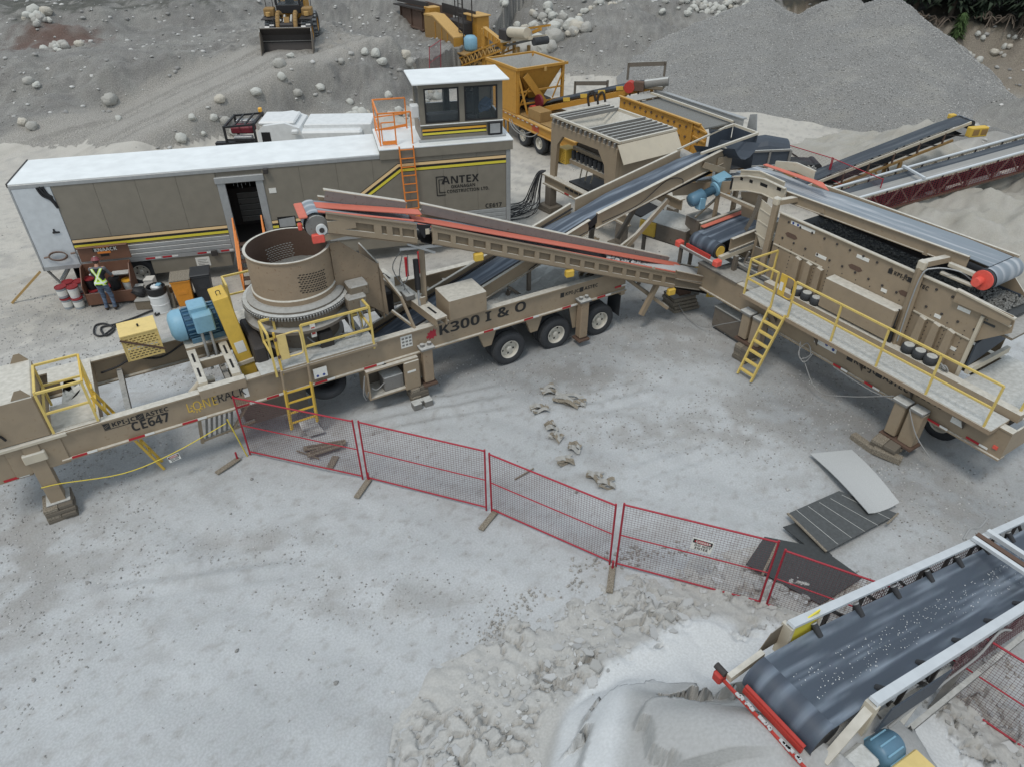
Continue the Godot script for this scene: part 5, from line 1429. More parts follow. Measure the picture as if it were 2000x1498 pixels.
func sand_conveyor() -> void:
	var o := thing("sand_conveyor", "white railed stacking conveyor with red scraper pouring onto the pale sand heap", "conveyor", Vector3(4.243, 0, -5.441), 31.9)
	var k := -0.297
	# truss sides: top chord, bottom chord, posts and diagonals
	for z in [0.66, -0.66]:
		brs("top_chord", "panel_white", o, [[Vector3(0, 3.42, z), Vector3(9.5, 3.42 + 9.5 * k, z), 0.13, 0.05], [Vector3(0, 3.37, z + signf(z) * 0.06), Vector3(9.5, 3.37 + 9.5 * k, z + signf(z) * 0.06), 0.012, 0.1]])
		brs("bottom_chord", "grey_steel", o, [[Vector3(0.5, 2.55, z), Vector3(9.5, 2.7 + 9.5 * k, z), 0.08, 0.08]])
		for i in 9:
			var x := 0.95 + i * 0.95
			brs("truss_post", "dark_steel", o, [[Vector3(x, 3.38 + x * k, z), Vector3(x, 2.68 + x * k, z), 0.05, 0.06]])
			brs("truss_diagonal", "dark_steel", o, [[Vector3(x, 3.36 + x * k, z), Vector3(x + 0.9, 2.7 + (x + 0.9) * k, z), 0.04, 0.05]])
	belt(o, "belt", line(-0.6, 3.21, 9.6, 3.21 + 10.2 * k, 12), 0.58, 0.12)
	belt(o, "black", line(-0.5, 2.66, 9.5, 2.66 + 10.0 * k, 3), 0.5, 0.0, 0.0, "return_belt")
	drum(o, "head_drum", "black", Vector3(-0.62, 2.94, 0), 0.26, 0.56)
	belt_wrap(o, "belt", Vector2(-0.62, 2.94), 0.285, 0.58, 78, 262)
	stones_on(o, "carried_stone", line(-0.5, 3.235, 8.0, 3.235 + 8.5 * k), -0.2, 0.24, 380, 0.006, 0.014, "white", 9)
	for i in 8:
		var x := 0.55 + i * 1.1
		for z in [0.58, -0.58]:
			var rl := part("idler", o)
			tbs("roller", "rubber", rl, [[Vector3(x, 3.25 + x * k, z * 1.06), Vector3(x, 3.12 + x * k, z * 0.8), 0.05]], 12)
			tbs("roller_end", "galvanised", rl, [[Vector3(x, 3.262 + x * k, z * 1.085), Vector3(x, 3.25 + x * k, z * 1.06), 0.048]], 12)
			brs("roller_bracket", "dark_steel", rl, [[Vector3(x, 3.23 + x * k, z * 1.09), Vector3(x + 0.2, 2.75 + x * k, z * 1.09), 0.04, 0.05]])
	# head plates, yellowish inside
	bxs("head_plate", "stripe_yellow", o, [[0.02, 0.62, 2.75, 3.34, 0.63, 0.65]])
	bxs("head_plate", "tan_pale", o, [[-0.02, 0.04, 2.7, 3.36, 0.6, 0.78]])
	bxs("head_plate", "tan_pale", o, [[0.62, 0.68, 2.6, 3.2, 0.6, 0.74]])
	prs("deflector", "tan_dark", o, [Vector2(-0.45, 2.95), Vector2(0.0, 2.9), Vector2(0.0, 3.34), Vector2(-0.25, 3.3)], -0.76, -0.75)
	brs("head_arm", "tan_pale", o, [[Vector3(-1.05, 2.95, -0.7), Vector3(-0.4, 3.0, -0.7), 0.08, 0.12]])
	brs("head_arm", "tan_pale", o, [[Vector3(0.06, 3.3, 0.66), Vector3(-0.75, 2.75, 0.7), 0.12, 0.05]])
	bxs("head_plate", "tan_pale", o, [[-0.04, 0.06, 2.7, 3.36, -0.74, -0.58]])
	prs("wing_plate", "belt_dark", o, [Vector2(0.1, 2.8), Vector2(1.7, 2.3), Vector2(1.9, 2.72), Vector2(0.25, 3.22)], 0.8, 0.82)
	# red belt scraper across the head
	brs("scraper", "red", o, [[Vector3(-0.98, 2.92, -0.48), Vector3(-0.98, 2.92, 0.5), 0.04, 0.1], [Vector3(-0.96, 3.0, -0.48), Vector3(-0.96, 3.0, 0.5), 0.05, 0.025]])
	brs("scraper_bar", "red", o, [[Vector3(-1.08, 2.86, -0.74), Vector3(-1.08, 2.86, 0.82), 0.035, 0.045]])
	var r := RandomNumberGenerator.new()
	r.seed = 2
	var mb := MB.new()
	for i in 26: mb.cham(Vector3(-1.08 + r.randf_range(-0.012, 0.012), 2.90, -0.6 + 1.25 * r.randf()), Vector3(0.05, 0.03, r.randf_range(0.02, 0.09)), 0.008)
	tag(ob("caked_sand", mb, "sand_load", o), "", "", "", "stuff")
	for z in [-0.82, 0.84]: bxs("scraper_tensioner", "red", o, [[-1.16, -1.0, 2.78, 2.96, -z - 0.07, -z + 0.07]], 0.02)
	drum(o, "tensioner_spring", "dark_steel", Vector3(-1.06, 2.97, -0.84), 0.05, 0.09)
	# motor and drive guard on the near side
	var m := part("drive_motor", o)
	var ax := Basis(Quaternion(Vector3.UP, Vector3(0.95, -0.29, 0.0).normalized()))
	lat("motor_body", "blue", m, [Vector2(0, 0), Vector2(0.14, 0.0), Vector2(0.2, 0.06), Vector2(0.2, 0.46), Vector2(0.16, 0.52), Vector2(0, 0.52)], Transform3D(ax, Vector3(-0.1, 2.66, 0.98)), 20, true)
	for i in 9:
		var u := TAU * i / 9.0
		brs("fin", "blue_pale", m, [[Vector3(-0.03, 2.64, 0.98) + Vector3(0, cos(u), sin(u)) * 0.205, Vector3(0.33, 2.53, 0.98) + Vector3(0, cos(u), sin(u)) * 0.205, 0.02, 0.02]])
	bxs("gear_case", "grey_steel", m, [[-0.55, -0.15, 2.5, 2.82, -1.1, -0.78]], 0.04)
	var dg := part("drive_guard", o)
	mb = MB.new()
	mb.cham(Vector3(0.0, 2.5, 1.34), Vector3(1.05, 0.42, 0.3), 0.02, Basis.from_euler(Vector3(0, 0, -0.29)))
	ob("guard_box", mb, "yellow_pale", dg)
	bxs("guard_decal", "grey_steel", dg, [[-0.1, 0.1, 2.36, 2.44, -1.495, -1.49]])
	# cross frame, one bar rusty
	brs("cross_bar", "panel_white", o, [[Vector3(5.55, 1.86, -0.7), Vector3(5.55, 1.86, 0.7), 0.09, 0.07], [Vector3(6.15, 1.68, -0.7), Vector3(6.15, 1.68, 0.7), 0.1, 0.09]])
	brs("cross_bar", "rust", o, [[Vector3(5.66, 1.87, -0.7), Vector3(5.66, 1.87, 0.7), 0.1, 0.08]])
	cab("cable", "cable_grey", o, [[Vector3(5.3, 1.9, -0.75), Vector3(5.6, 1.95, -0.82), Vector3(5.9, 1.85, -0.78), Vector3(6.3, 1.8, -0.84)], [Vector3(0.6, 2.4, 0.8), Vector3(2.0, 2.2, 0.78), Vector3(2.9, 2.2, 0.8), Vector3(3.5, 2.3, 0.76), Vector3(3.9, 2.1, 0.8)]], 0.02)
	# mesh guards hung on the near and the far truss
	for z in [0.74, -0.74]:
		mb = MB.new()
		for i in 55:
			var x := 2.2 + i * 0.09
			mb.bar(Vector3(x, 3.3 + x * k, z), Vector3(x + 0.0, 2.55 + x * k, z), 0.006, 0.012)
		for i in 8: mb.bar(Vector3(2.2, 2.6 + 0.1 * i + 2.2 * k, z), Vector3(7.1, 2.6 + 0.1 * i + 7.1 * k, z), 0.006, 0.01)
		ob("mesh_guard", mb, "wire", o)
	# undercarriage: long leaning strut, axle and wheels out of sight below
	brs("strut", "grey_steel", o, [[Vector3(0.95, 1.3, 0.8), Vector3(5.6, 0.9, 0.8), 0.08, 0.1], [Vector3(3.2, 2.0, 0.66), Vector3(3.0, 0.0, 0.66), 0.1, 0.1], [Vector3(3.2, 2.0, -0.66), Vector3(3.0, 0.0, -0.66), 0.1, 0.1], [Vector3(0.95, 1.3, 0.8), Vector3(2.0, 2.2, 0.66), 0.08, 0.08]])

func stackers() -> void:
	# two outfeed conveyors at the far right
	var o := thing("stacking_conveyor", "narrow ochre legged conveyor with dark belt and yellow motor guard at its head", "conveyor", Vector3(12.3, 0, -29.5), 13.0, "stacking conveyors beyond the screen plant")
	var k := 0.305
	for z in [0.42, -0.42]:
		brs("top_rail", "tan_pale" if z > 0.0 else "dark_steel", o, [[Vector3(0, 0.9, z), Vector3(7.2, 0.9 + 7.2 * k, z), 0.06, 0.12]])
		brs("truss_chord", "ochre_dirty", o, [[Vector3(0, 0.38, z), Vector3(6.6, 0.38 + 6.6 * k, z), 0.07, 0.1]])
		for i in 6:
			var x := 0.6 + i * 1.1
			brs("truss_post", "rust", o, [[Vector3(x, 0.88 + x * k, z), Vector3(x, 0.38 + x * k, z), 0.06, 0.06]])
			brs("truss_diagonal", "dark_steel", o, [[Vector3(x, 0.8 + x * k, z), Vector3(x + 1.0, 0.38 + (x + 1.0) * k, z), 0.04, 0.04]])
	belt(o, "belt_dark", line(-0.1, 0.92, 7.2, 0.92 + 7.3 * k, 6), 0.4, 0.08)
	belt(o, "black", line(0, 0.5, 7.0, 0.5 + 7.0 * k, 2), 0.36, 0.0, 0.0, "return_belt")
	drum(o, "head_drum", "rubber", Vector3(7.25, 2.98, 0), 0.18, 0.4)
	belt_wrap(o, "belt_dark", Vector2(7.25, 2.98), 0.2, 0.4, 80, 260, "belt_wrap", 0.0, 1.0)
	bxs("motor_guard", "yellow", o, [[6.9, 7.75, 2.62, 3.02, -0.9, -0.6]], 0.03)
	for x in [7.0, 7.4]: bxs("guard_window", "ochre_dirty", o, [[x, x + 0.3, 2.7, 2.94, -0.905, -0.9]])
	bxs("bearing_guard", "yellow", o, [[6.9, 7.2, 3.0, 3.2, 0.44, 0.66]], 0.03)
	for z in [0.4, -0.4]:
		brs("leg", "ochre_dirty", o, [[Vector3(4.35, 1.65, z), Vector3(4.35, 0.02, z), 0.12, 0.12]])
		brs("leg_brace", "ochre_dirty", o, [[Vector3(3.2, 1.3, z), Vector3(4.3, 0.4, z), 0.06, 0.06]])
	brs("leg_brace", "rust", o, [[Vector3(4.35, 1.4, 0.4), Vector3(4.35, 0.3, -0.4), 0.05, 0.06], [Vector3(4.35, 1.4, -0.4), Vector3(4.35, 0.3, 0.4), 0.05, 0.06]])
	o = thing("stacking_conveyor", "white railed conveyor with grey loaded belt leaving at the right edge", "conveyor", Vector3(12.9, 0, -27.2), 9.4, "stacking conveyors beyond the screen plant")
	k = 0.223
	for z in [0.64, -0.64]:
		brs("top_rail", "panel_white", o, [[Vector3(0, 1.28, z), Vector3(10.5, 1.28 + 10.5 * k, z), 0.1, 0.05]])
		brs("top_rail", "tan_pale", o, [[Vector3(0, 1.2, z), Vector3(10.5, 1.2 + 10.5 * k, z), 0.02, 0.12]])
		brs("truss_chord", "rust", o, [[Vector3(0, 0.4, z), Vector3(10.5, 0.4 + 10.5 * k, z), 0.08, 0.08]])
		for i in 9:
			var x := 0.6 + i * 1.1
			brs("truss_post", "dark_steel", o, [[Vector3(x, 1.26 + x * k, z), Vector3(x, 0.42 + x * k, z), 0.05, 0.07]])
			brs("truss_diagonal", "frame", o, [[Vector3(x, 0.45 + x * k, z), Vector3(x + 0.55, 1.2 + (x + 0.5) * k, z), 0.05, 0.05], [Vector3(x + 0.55, 1.2 + (x + 0.5) * k, z), Vector3(x + 1.1, 0.45 + (x + 1.1) * k, z), 0.05, 0.05]])
		var mb := MB.new()
		for i in 90: mb.bar(Vector3(0.4 + i * 0.11, 1.2 + (0.4 + i * 0.11) * k, z * 1.06), Vector3(0.4 + i * 0.11, 0.4 + (0.4 + i * 0.11) * k, z * 1.06), 0.006, 0.014)
		for i in 9: mb.bar(Vector3(0.4, 0.5 + i * 0.08 + 0.4 * k, z * 1.06), Vector3(10.2, 0.5 + i * 0.08 + 10.2 * k, z * 1.06), 0.006, 0.012)
		ob("mesh_guard", mb, "dark_red", o)
	belt(o, "belt_dark", line(0, 1.08, 10.5, 1.08 + 10.5 * k, 6), 0.5, 0.1)
	belt(o, "belt_grey", line(0.2, 1.1 + 0.2 * k, 10.4, 1.1 + 10.4 * k, 6), 0.3, 0.0, 0.1, "carried_sand")
	belt(o, "black", line(0, 0.6, 10.4, 0.6 + 10.4 * k, 2), 0.5, 0.0, 0.0, "return_belt")
	brs("cross_bar", "panel_white", o, [[Vector3(3.1, 2.06, -0.7), Vector3(3.1, 2.06, 0.7), 0.1, 0.07]])
	for x in [5.2, 8.6]:
		for z in [0.6, -0.6]: brs("leg", "frame", o, [[Vector3(x, 0.5 + x * k, z), Vector3(x, 0.0, z), 0.14, 0.14]])
	bxs("idler_guard", "stripe_yellow", o, [[8.2, 9.2, 3.1, 3.3, 0.56, 0.6]])

func screen_plant() -> void:
	var o := thing("screen_plant", "tan vibrating screen plant with yellow railed walkway, ladder and dark stony deck", "screen plant", Vector3(9.04, 0, -14.36), -58.0)
	# frame beams
	for b in [0.25, 2.95]:
		bxs("side_beam", "tan", o, [[-4.9, 3.15, 1.92, 1.96, b - 0.02, b + 0.2], [-6.5 if b < 1.0 else -8.6, 3.15, 1.18, 1.22, b - 0.06, b + 0.2], [-6.5 if b < 1.0 else -8.6, 3.15, 1.22, 1.92, b, b + 0.03]])
		bxs("front_beam", "frame", o, [[-6.5 if b < 1.0 else -8.6, -4.9, 1.92, 1.98, b - 0.04, b + 0.24]])
	bxs("end_beam", "tan", o, [[3.1, 3.14, 1.22, 1.92, 0.28, 2.95]])
	for a in [-6.4, -5.6, -4.4, -2.0, 0.4, 2.6]: bxs("cross_beam", "frame", o, [[a - 0.06, a + 0.06, 1.3, 1.6, 0.28, 2.95]])
	bxs("front_deck", "frame", o, [[-6.0, -4.4, 1.88, 1.92, 0.5, 2.4]])
	bxs("front_rail", "grey_steel", o, [[-6.4, -4.4, 2.0, 2.1, 1.0, 1.1]])
	bxs("deck_plate", "dust", o, [[1.45, 3.1, 1.99, 2.02, 0.85, 3.1]])
	# walkway along the near side
	bxs("walkway", "walk", o, [[-4.35, 2.85, 1.955, 2.0, -0.12, 0.62]])
	bxs("walkway_edge", "tan_rust", o, [[-4.35, 2.85, 1.88, 1.99, -0.14, -0.115], [2.83, 2.86, 1.88, 1.99, -0.115, 0.62]])
	bxs("kick_beam", "tan", o, [[-4.3, 3.0, 1.97, 2.18, 0.66, 0.9]])
	for a in [-3.3, -1.9, -0.5, 0.9, 2.2]: prs("walkway_bracket", "frame", o, [Vector2(0, 1.955), Vector2(0.4, 1.955), Vector2(0.4, 1.4)], -a - 0.01, -a + 0.01, Transform3D(Basis(Vector3(0, 0, -1), Vector3.UP, Vector3(-1, 0, 0)), Vector3(0, 0, 0.13)))
	var pr := part("walkway_railing", o)
	var P := [L(-4.3, 2.0, 0.95), L(-4.32, 1.9, -0.1)]
	for a in [-3.35]: P.append(L(a, 1.9, -0.1))
	P.append(L(-2.75, 1.9, -0.1))
	for a in [-1.35, -0.02, 1.3, 2.68]: P.append(L(a, 1.9, -0.1))
	var Q := []
	for p in P: Q.append(Vector3(p.x, 3.08, p.z))
	for i in P.size(): brs("post", "rail_yellow", pr, [[P[i], Q[i], 0.045, 0.045]])
	for i in P.size() - 1:
		if i == 2: continue
		brs("top_rail", "rail_yellow", pr, [[Q[i], Q[i + 1], 0.045, 0.045]])
		brs("mid_rail", "rail_yellow", pr, [[P[i].lerp(Q[i], 0.5), P[i + 1].lerp(Q[i + 1], 0.5), 0.042, 0.042]])
	var gt := part("gate", o)
	bxs("gate_plate", "yellow", gt, [[-3.24, -3.02, 2.5, 3.14, -0.14, -0.12]], 0.01)
	cab("gate_tube", "yellow", gt, [[L(-3.02, 3.12, -0.13), L(-2.82, 3.1, -0.13), L(-2.78, 3.0, -0.13), L(-2.78, 2.6, -0.13), L(-2.86, 2.52, -0.13), L(-3.02, 2.52, -0.13)]], 0.02, 4)
	bxs("gate_notice", "sign", gt, [[-3.2, -3.1, 2.66, 2.9, -0.146, -0.14]])
	var ld := part("access_ladder", o)
	ladder(ld, "rail_yellow", L(-3.36, 0.05, -0.85), L(-2.86, 0.05, -0.85), L(-3.34, 2.05, -0.14), L(-2.8, 2.05, -0.14), 7, 0.028, 0.05)
	P = [L(2.9, 2.0, 0.85), L(2.9, 2.0, 2.2)]
	var er := part("end_railing", o)
	Q = []
	for p in P: Q.append(Vector3(p.x, 3.1, p.z))
	rails("end_railing", "rail_yellow", er, P, Q, 0.024)
	# screen box: near and far plates
	var sb := part("screen_box", o)
	var plate := [Vector2(-4.62, 2.0), Vector2(1.3, 2.06), Vector2(1.3, 3.7), Vector2(0.9, 4.02), Vector2(-4.62, 4.08)]
	prs("near_plate", "tan", sb, plate, -1.12, -1.09)
	prs("far_plate", "tan", sb, plate, -2.93, -2.9)
	brs("plate_rim", "tan_pale", sb, [[L(-4.62, 4.09, 1.08), L(0.9, 4.03, 1.08), 0.1, 0.03], [L(-4.62, 4.09, 2.92), L(0.9, 4.03, 2.92), 0.1, 0.03]])
	brs("plate_seam", "tan_pale", sb, [[L(-4.6, 3.15, 1.075), L(-2.9, 3.12, 1.075), 0.03, 0.03], [L(-0.2, 3.12, 1.075), L(1.25, 3.05, 1.075), 0.03, 0.03]])
	bxs("end_angle", "tan_pale", sb, [[1.27, 1.34, 2.06, 3.72, 1.04, 1.12]])
	bxs("screen_deck", "rubber_sheet", sb, [[-4.6, 1.6, 3.55, 3.6, 1.12, 2.9]])
	stones_on(sb, "screened_stone", [Vector2(-4.3, 3.6), Vector2(-3.0, 3.6), Vector2(-2.2, 3.6), Vector2(-1.4, 3.6), Vector2(-0.8, 3.6), Vector2(-0.3, 3.6), Vector2(0.1, 3.61), Vector2(0.5, 3.62), Vector2(0.8, 3.63), Vector2(1.0, 3.63), Vector2(1.2, 3.63), Vector2(1.4, 3.63)], -2.88, -1.14, 2600, 0.02, 0.06, "gravel_grey", 21)
	brs("deck_clamp", "belt_dark", sb, [[L(-4.6, 3.66, 1.16), L(1.2, 3.66, 1.16), 0.05, 0.08], [L(-4.6, 3.66, 2.86), L(1.2, 3.66, 2.86), 0.05, 0.08]])
	# rows of bolts
	var mb := MB.new()
	for k in 15:
		var a := -4.35 + 0.4 * k
		for y in [3.92, 3.42]: mb.cham(L(a + (0.08 if y > 3.6 else 0.0), y - 0.006 * k, 1.075), Vector3(0.06, 0.06, 0.04), 0.015)
	for k in 14:
		for j in 7: mb.box(L(-4.4 + 0.42 * k, 3.2 - 0.11 * j, 1.083), Vector3(0.02, 0.02, 0.014))
	tag(ob("bolts", mb, "dark_steel", sb), "", "", "", "stuff")
	for e in [[-4.3, 3.58], [-2.2, 3.5], [-0.72, 3.42]]: prs("inspection_hole", "rust", sb, [Vector2(e[0], e[1]), Vector2(e[0] + 0.08, e[1] + 0.06), Vector2(e[0] + 0.34, e[1] + 0.06), Vector2(e[0] + 0.42, e[1]), Vector2(e[0] + 0.34, e[1] - 0.07), Vector2(e[0] + 0.08, e[1] - 0.07)], -1.088, -1.08)
	for e in [[-3.2, 3.34, 0.34], [-2.05, 3.78, 0.36], [-4.2, 3.9, 0.8], [0.72, 3.62, 0.3], [0.3, 3.2, 0.16], [0.72, 2.62, 0.34], [-1.15, 3.22, 0.16]]: bxs("decal", "sign", sb, [[e[0], e[0] + e[2], e[1], e[1] + 0.09, 1.08, 1.09]])
	tbs("decal_dot", "ink_blue", sb, [[L(-4.12, 3.945, 1.08), L(-4.12, 3.945, 1.076), 0.035], [L(-3.96, 3.945, 1.08), L(-3.96, 3.945, 1.076), 0.035]], 12)
	lettering("KPI-JCI", 0.1, "ink", sb, L(-0.98, 3.76, 1.075), Vector3(1, -0.02, 0))
	lettering("ASTEC", 0.1, "ink", sb, L(-0.45, 3.74, 1.075), Vector3(1, -0.02, 0))
	for a in [-1.13, -0.6]: bxs("maker_block", "ink", sb, [[a, a + 0.11, 3.74, 3.86, 1.078, 1.09]])
	# hat section stiffeners
	for s in [-3.75, 0.0]:
		for k in 3: prs("stiffener", "tan", sb, [Vector2(s + 0.36 * k, 2.1), Vector2(s + 0.36 * k + 0.22, 2.1), Vector2(s + 0.36 * k + 0.2, 3.08), Vector2(s + 0.36 * k + 0.04, 3.12)], -1.08, -0.96)
	# drive cover and the discharge lip
	bxs("drive_cover", "tan", o, [[-2.5, -0.42, 2.24, 3.1, 0.72, 1.08]], 0.02)
	prs("lip_side", "tan", o, [Vector2(0.75, 3.72), Vector2(1.9, 3.9), Vector2(1.95, 3.6), Vector2(1.34, 3.05), Vector2(1.34, 3.7)], -1.16, -1.13)
	brs("lip_top", "tan_pale", o, [[L(0.6, 4.1, 1.0), L(1.95, 4.0, 1.0), 0.1, 0.04], [L(0.6, 3.85, 1.1), L(1.9, 3.75, 1.1), 0.06, 0.04]])
	bxs("flare_plate", "tan", o, [[0.62, 1.9, 3.8, 4.06, 0.98, 1.0]])
	prs("lip_curtain", "belt_dark", o, [Vector2(-2.9, 3.5), Vector2(-1.16, 3.0), Vector2(-1.16, 2.35), Vector2(-2.9, 2.7)], 1.36, 1.4, Transform3D(Basis(Vector3(0, 0, 1), Vector3.UP, Vector3(1, 0, 0)), Vector3.ZERO))
	bxs("lip_frame", "tan_pale", o, [[1.4, 1.5, 2.2, 2.36, 1.14, 2.9]])
	bxs("lip_chute", "tan_dark", o, [[1.4, 2.0, 3.4, 3.46, 1.2, 2.9]])
	# rubber springs
	for a in [-3.3, -2.98, -2.66, 0.12, 0.42, 0.72]:
		var sp := part("spring", o)
		lat("rubber_body", "rubber", sp, [Vector2(0, 0), Vector2(0.15, 0), Vector2(0.165, 0.1), Vector2(0.15, 0.2), Vector2(0, 0.2)], Transform3D(Basis(), L(a, 2.18, 0.84)), 18, true)
		lat("spring_cap", "dust", sp, [Vector2(0.12, 0.2), Vector2(0.12, 0.215), Vector2(0, 0.22)], Transform3D(Basis(), L(a, 2.18, 0.84)), 18)
	cab("coiled_wire", "cable_grey", o, [[L(0.95, 2.2, 0.8), L(1.1, 2.36, 0.76), L(1.2, 2.24, 0.8), L(1.05, 2.2, 0.86), L(0.98, 2.34, 0.8), L(1.14, 2.3, 0.74), L(1.1, 2.2, 0.84)]], 0.02)
	# posts and arms that carry the overhead conveyor
	var op := part("conveyor_post", o)
	bxs("post", "tan", op, [[-4.88, -4.7, 2.0, 4.3, 1.0, 1.14]], 0.02)
	brs("arm", "tan", op, [[L(-4.8, 4.32, 1.06), L(-4.5, 4.42, 1.62), 0.16, 0.14]])
	bxs("knuckle", "tan_pale", op, [[-4.9, -4.7, 4.24, 4.46, 0.98, 1.16]], 0.03)
	op = part("conveyor_post", o)
	brs("post", "tan", op, [[L(-0.26, 2.1, 0.94), L(-0.36, 4.24, 1.02), 0.17, 0.14]])
	brs("arm", "tan", op, [[L(-0.38, 4.32, 1.0), L(-0.1, 4.44, 1.56), 0.16, 0.14]])
	bxs("knuckle", "tan_pale", op, [[-0.46, -0.26, 4.18, 4.42, 0.94, 1.1]], 0.03)
	cab("conduit", "galvanised", op, [[L(-0.2, 2.3, 0.86), L(-0.26, 4.0, 0.92), L(-0.1, 4.3, 1.1), L(0.3, 4.32, 1.4), L(0.6, 4.2, 1.5)]], 0.018)
	tbs("ram", "black", op, [[L(-0.38, 2.15, 0.85), L(-0.42, 2.6, 0.85), 0.05], [L(-0.42, 2.6, 0.85), L(-0.44, 3.1, 0.87), 0.03]], 10)
	# jacks with timber packing
	for j in [[0.75, 0.36], [-4.2, 0.5]]:
		var jk := part("jack", o)
		bxs("sleeve", "tan", jk, [[j[0] - 0.04, j[0] + 0.26, j[1] + 0.1, 1.42, -0.1, 0.16], [j[0] + 0.32, j[0] + 0.7, j[1] + 0.05, 1.4, -0.06, 0.24]], 0.03)
		bxs("head", "grey_steel", jk, [[j[0] - 0.1, j[0] + 0.3, 1.4, 1.5, -0.14, 0.18], [j[0] + 0.34, j[0] + 0.7, 1.38, 1.48, -0.1, 0.2]], 0.02)
		bxs("foot", "rust", jk, [[j[0] - 0.1, j[0] + 0.76, j[1], j[1] + 0.06, -0.14, 0.3]])
	# lettering and marks on the beam
	lettering("CE646", 0.2, "ink", o, L(0.93, 1.6, 0.24), Vector3.RIGHT, Vector3.UP, 0.9)
	for e in [[-0.98, "KPI-JCI"], [-0.12, "ASTEC"]]:
		bxs("maker_block", "ink", o, [[e[0], e[0] + 0.17, 1.52, 1.72, 0.244, 0.25]])
		lettering(e[1], 0.15, "ink", o, L(e[0] + 0.2, 1.54, 0.244), Vector3.RIGHT, Vector3.UP, 1.15)
	bxs("instruction_plate", "sign", o, [[-2.0, -1.3, 1.5, 1.74, 0.24, 0.25]])
	tbs("pictogram", "ink_blue", o, [[L(-1.62, 1.62, 0.24), L(-1.62, 1.62, 0.236), 0.045], [L(-1.5, 1.66, 0.24), L(-1.5, 1.66, 0.236), 0.045], [L(-1.4, 1.58, 0.24), L(-1.4, 1.58, 0.236), 0.045]], 12)
	tapes(o, [[-1.25, 1.24, 0.185, 0.24], [-0.3, 1.24, 0.185, 0.24], [1.45, 1.24, 0.185, 0.3], [2.35, 1.3, 0.235, 0.3]])
	bxs("side_plate", "sign", o, [[1.9, 2.2, 1.45, 1.6, 0.24, 0.25], [1.95, 2.2, 1.66, 1.74, 0.24, 0.25]])
	bxs("lamp", "splash", o, [[2.92, 3.02, 1.4, 1.48, 0.22, 0.25]])
	cab("air_hose", "cable_grey", o, [[L(-2.3, 1.4, 0.1), L(-2.15, 0.95, 0.05), L(-1.9, 1.2, 0.1), L(-2.1, 1.45, 0.12), L(-2.25, 1.1, 0.06), L(-2.0, 0.9, 0.06), L(-1.85, 1.25, 0.12)], [L(-2.1, 1.0, 0.1), L(-1.4, 0.3, 0.1), L(-0.5, 0.7, 0.05), L(0.6, 1.45, 0.0)], [L(-1.2, 1.2, 0.14), L(0.0, 1.18, 0.1), L(0.8, 1.44, -0.08)], [L(1.1, 1.42, -0.1), L(1.5, 0.9, -0.15), L(2.0, 0.5, -0.1)]], 0.014)
	cab("loose_wire", "cable_grey", o, [[L(-7.3, 0.6, 0.2), L(-6.7, 0.15, 0.1), L(-5.7, 0.12, 0.0), L(-5.0, 0.55, 0.1), L(-4.2, 1.1, 0.2)]], 0.012)
	# wheels under the far end and a belt under the frame
	for b in [1.5, 2.5]: wheel(o, L(1.3, 0.5, b), 0.5, 0.28, 1.0, b < 2.0)
	# overhead conveyor, its fold piece and feed chute
	var c := thing("overhead_conveyor", "tan conveyor with pale dusty belt and red head drum above the screen", "conveyor", Vector3(9.04, 0, -14.36), -58.0)
	var ln := line(-4.9, 4.50, 0.35, 4.66, 6)
	side(c, "tan", ln, 0.27, -1.55, 0.08)
	side(c, "tan", line(-4.9, 4.56, 0.9, 4.62, 6), 0.3, -2.62, 0.08, -1.0)
	belt(c, "belt_grey", line(-6.9, 4.44, -4.9, 4.46, 3), 0.46, 0.06, -2.08)
	belt(c, "belt_grey", line(-4.9, 4.46, 0.8, 4.6, 7), 0.48, 0.05, -2.08)
	belt(c, "black", line(-4.9, 4.22, 0.8, 4.1, 2), 0.46, 0.0, -2.08, "return_belt")
	drum(c, "head_drum", "rubber", Vector3(0.86, 4.34, -2.02), 0.24, 0.6)
	belt_wrap(c, "belt_grey", Vector2(0.86, 4.34), 0.255, 0.56, 80, 262, "belt_wrap", -2.06, 1.0)
	drum(c, "drum_flange", "splash", Vector3(0.86, 4.34, -1.4), 0.23, 0.02)
	drum(c, "drum_motor", "splash", Vector3(0.82, 4.32, -1.28), 0.1, 0.1)
	bxs("tensioner", "tan_pale", c, [[0.0, 0.75, 4.3, 4.42, 1.42, 1.52], [-0.1, 0.7, 4.06, 4.14, 1.4, 1.5]], 0.02)
	for a in [-3.7, -0.7]: prs("lug", "tan", c, [Vector2(a, 4.32), Vector2(a + 0.14, 4.32), Vector2(a + 0.07, 4.45)], -1.535, -1.5)
	# humped fold piece and the box that leads back to the hopper
	var hump := [Vector2(-6.75, 4.38), Vector2(-6.2, 4.56), Vector2(-5.6, 4.66), Vector2(-4.85, 4.62)]
	side(c, "tan_pale", hump, 0.42, -1.42, 0.1)
	side(c, "tan_pale", [Vector2(-6.6, 4.6), Vector2(-5.9, 4.78), Vector2(-5.0, 4.74)], 0.2, -1.5, 0.06)
	side(c, "tan_pale", [Vector2(-6.3, 4.74), Vector2(-5.6, 4.9), Vector2(-4.9, 4.86)], 0.22, -2.6, 0.06, -1.0)
	for e in [[-6.5, 0.1], [-6.15, 0.12], [-5.75, 0.26], [-5.15, 0.14]]: bxs("slot", "void", c, [[e[0], e[0] + e[1], 4.36 + (e[0] + 6.5) * 0.1, 4.45 + (e[0] + 6.5) * 0.1, 1.402, 1.41]])
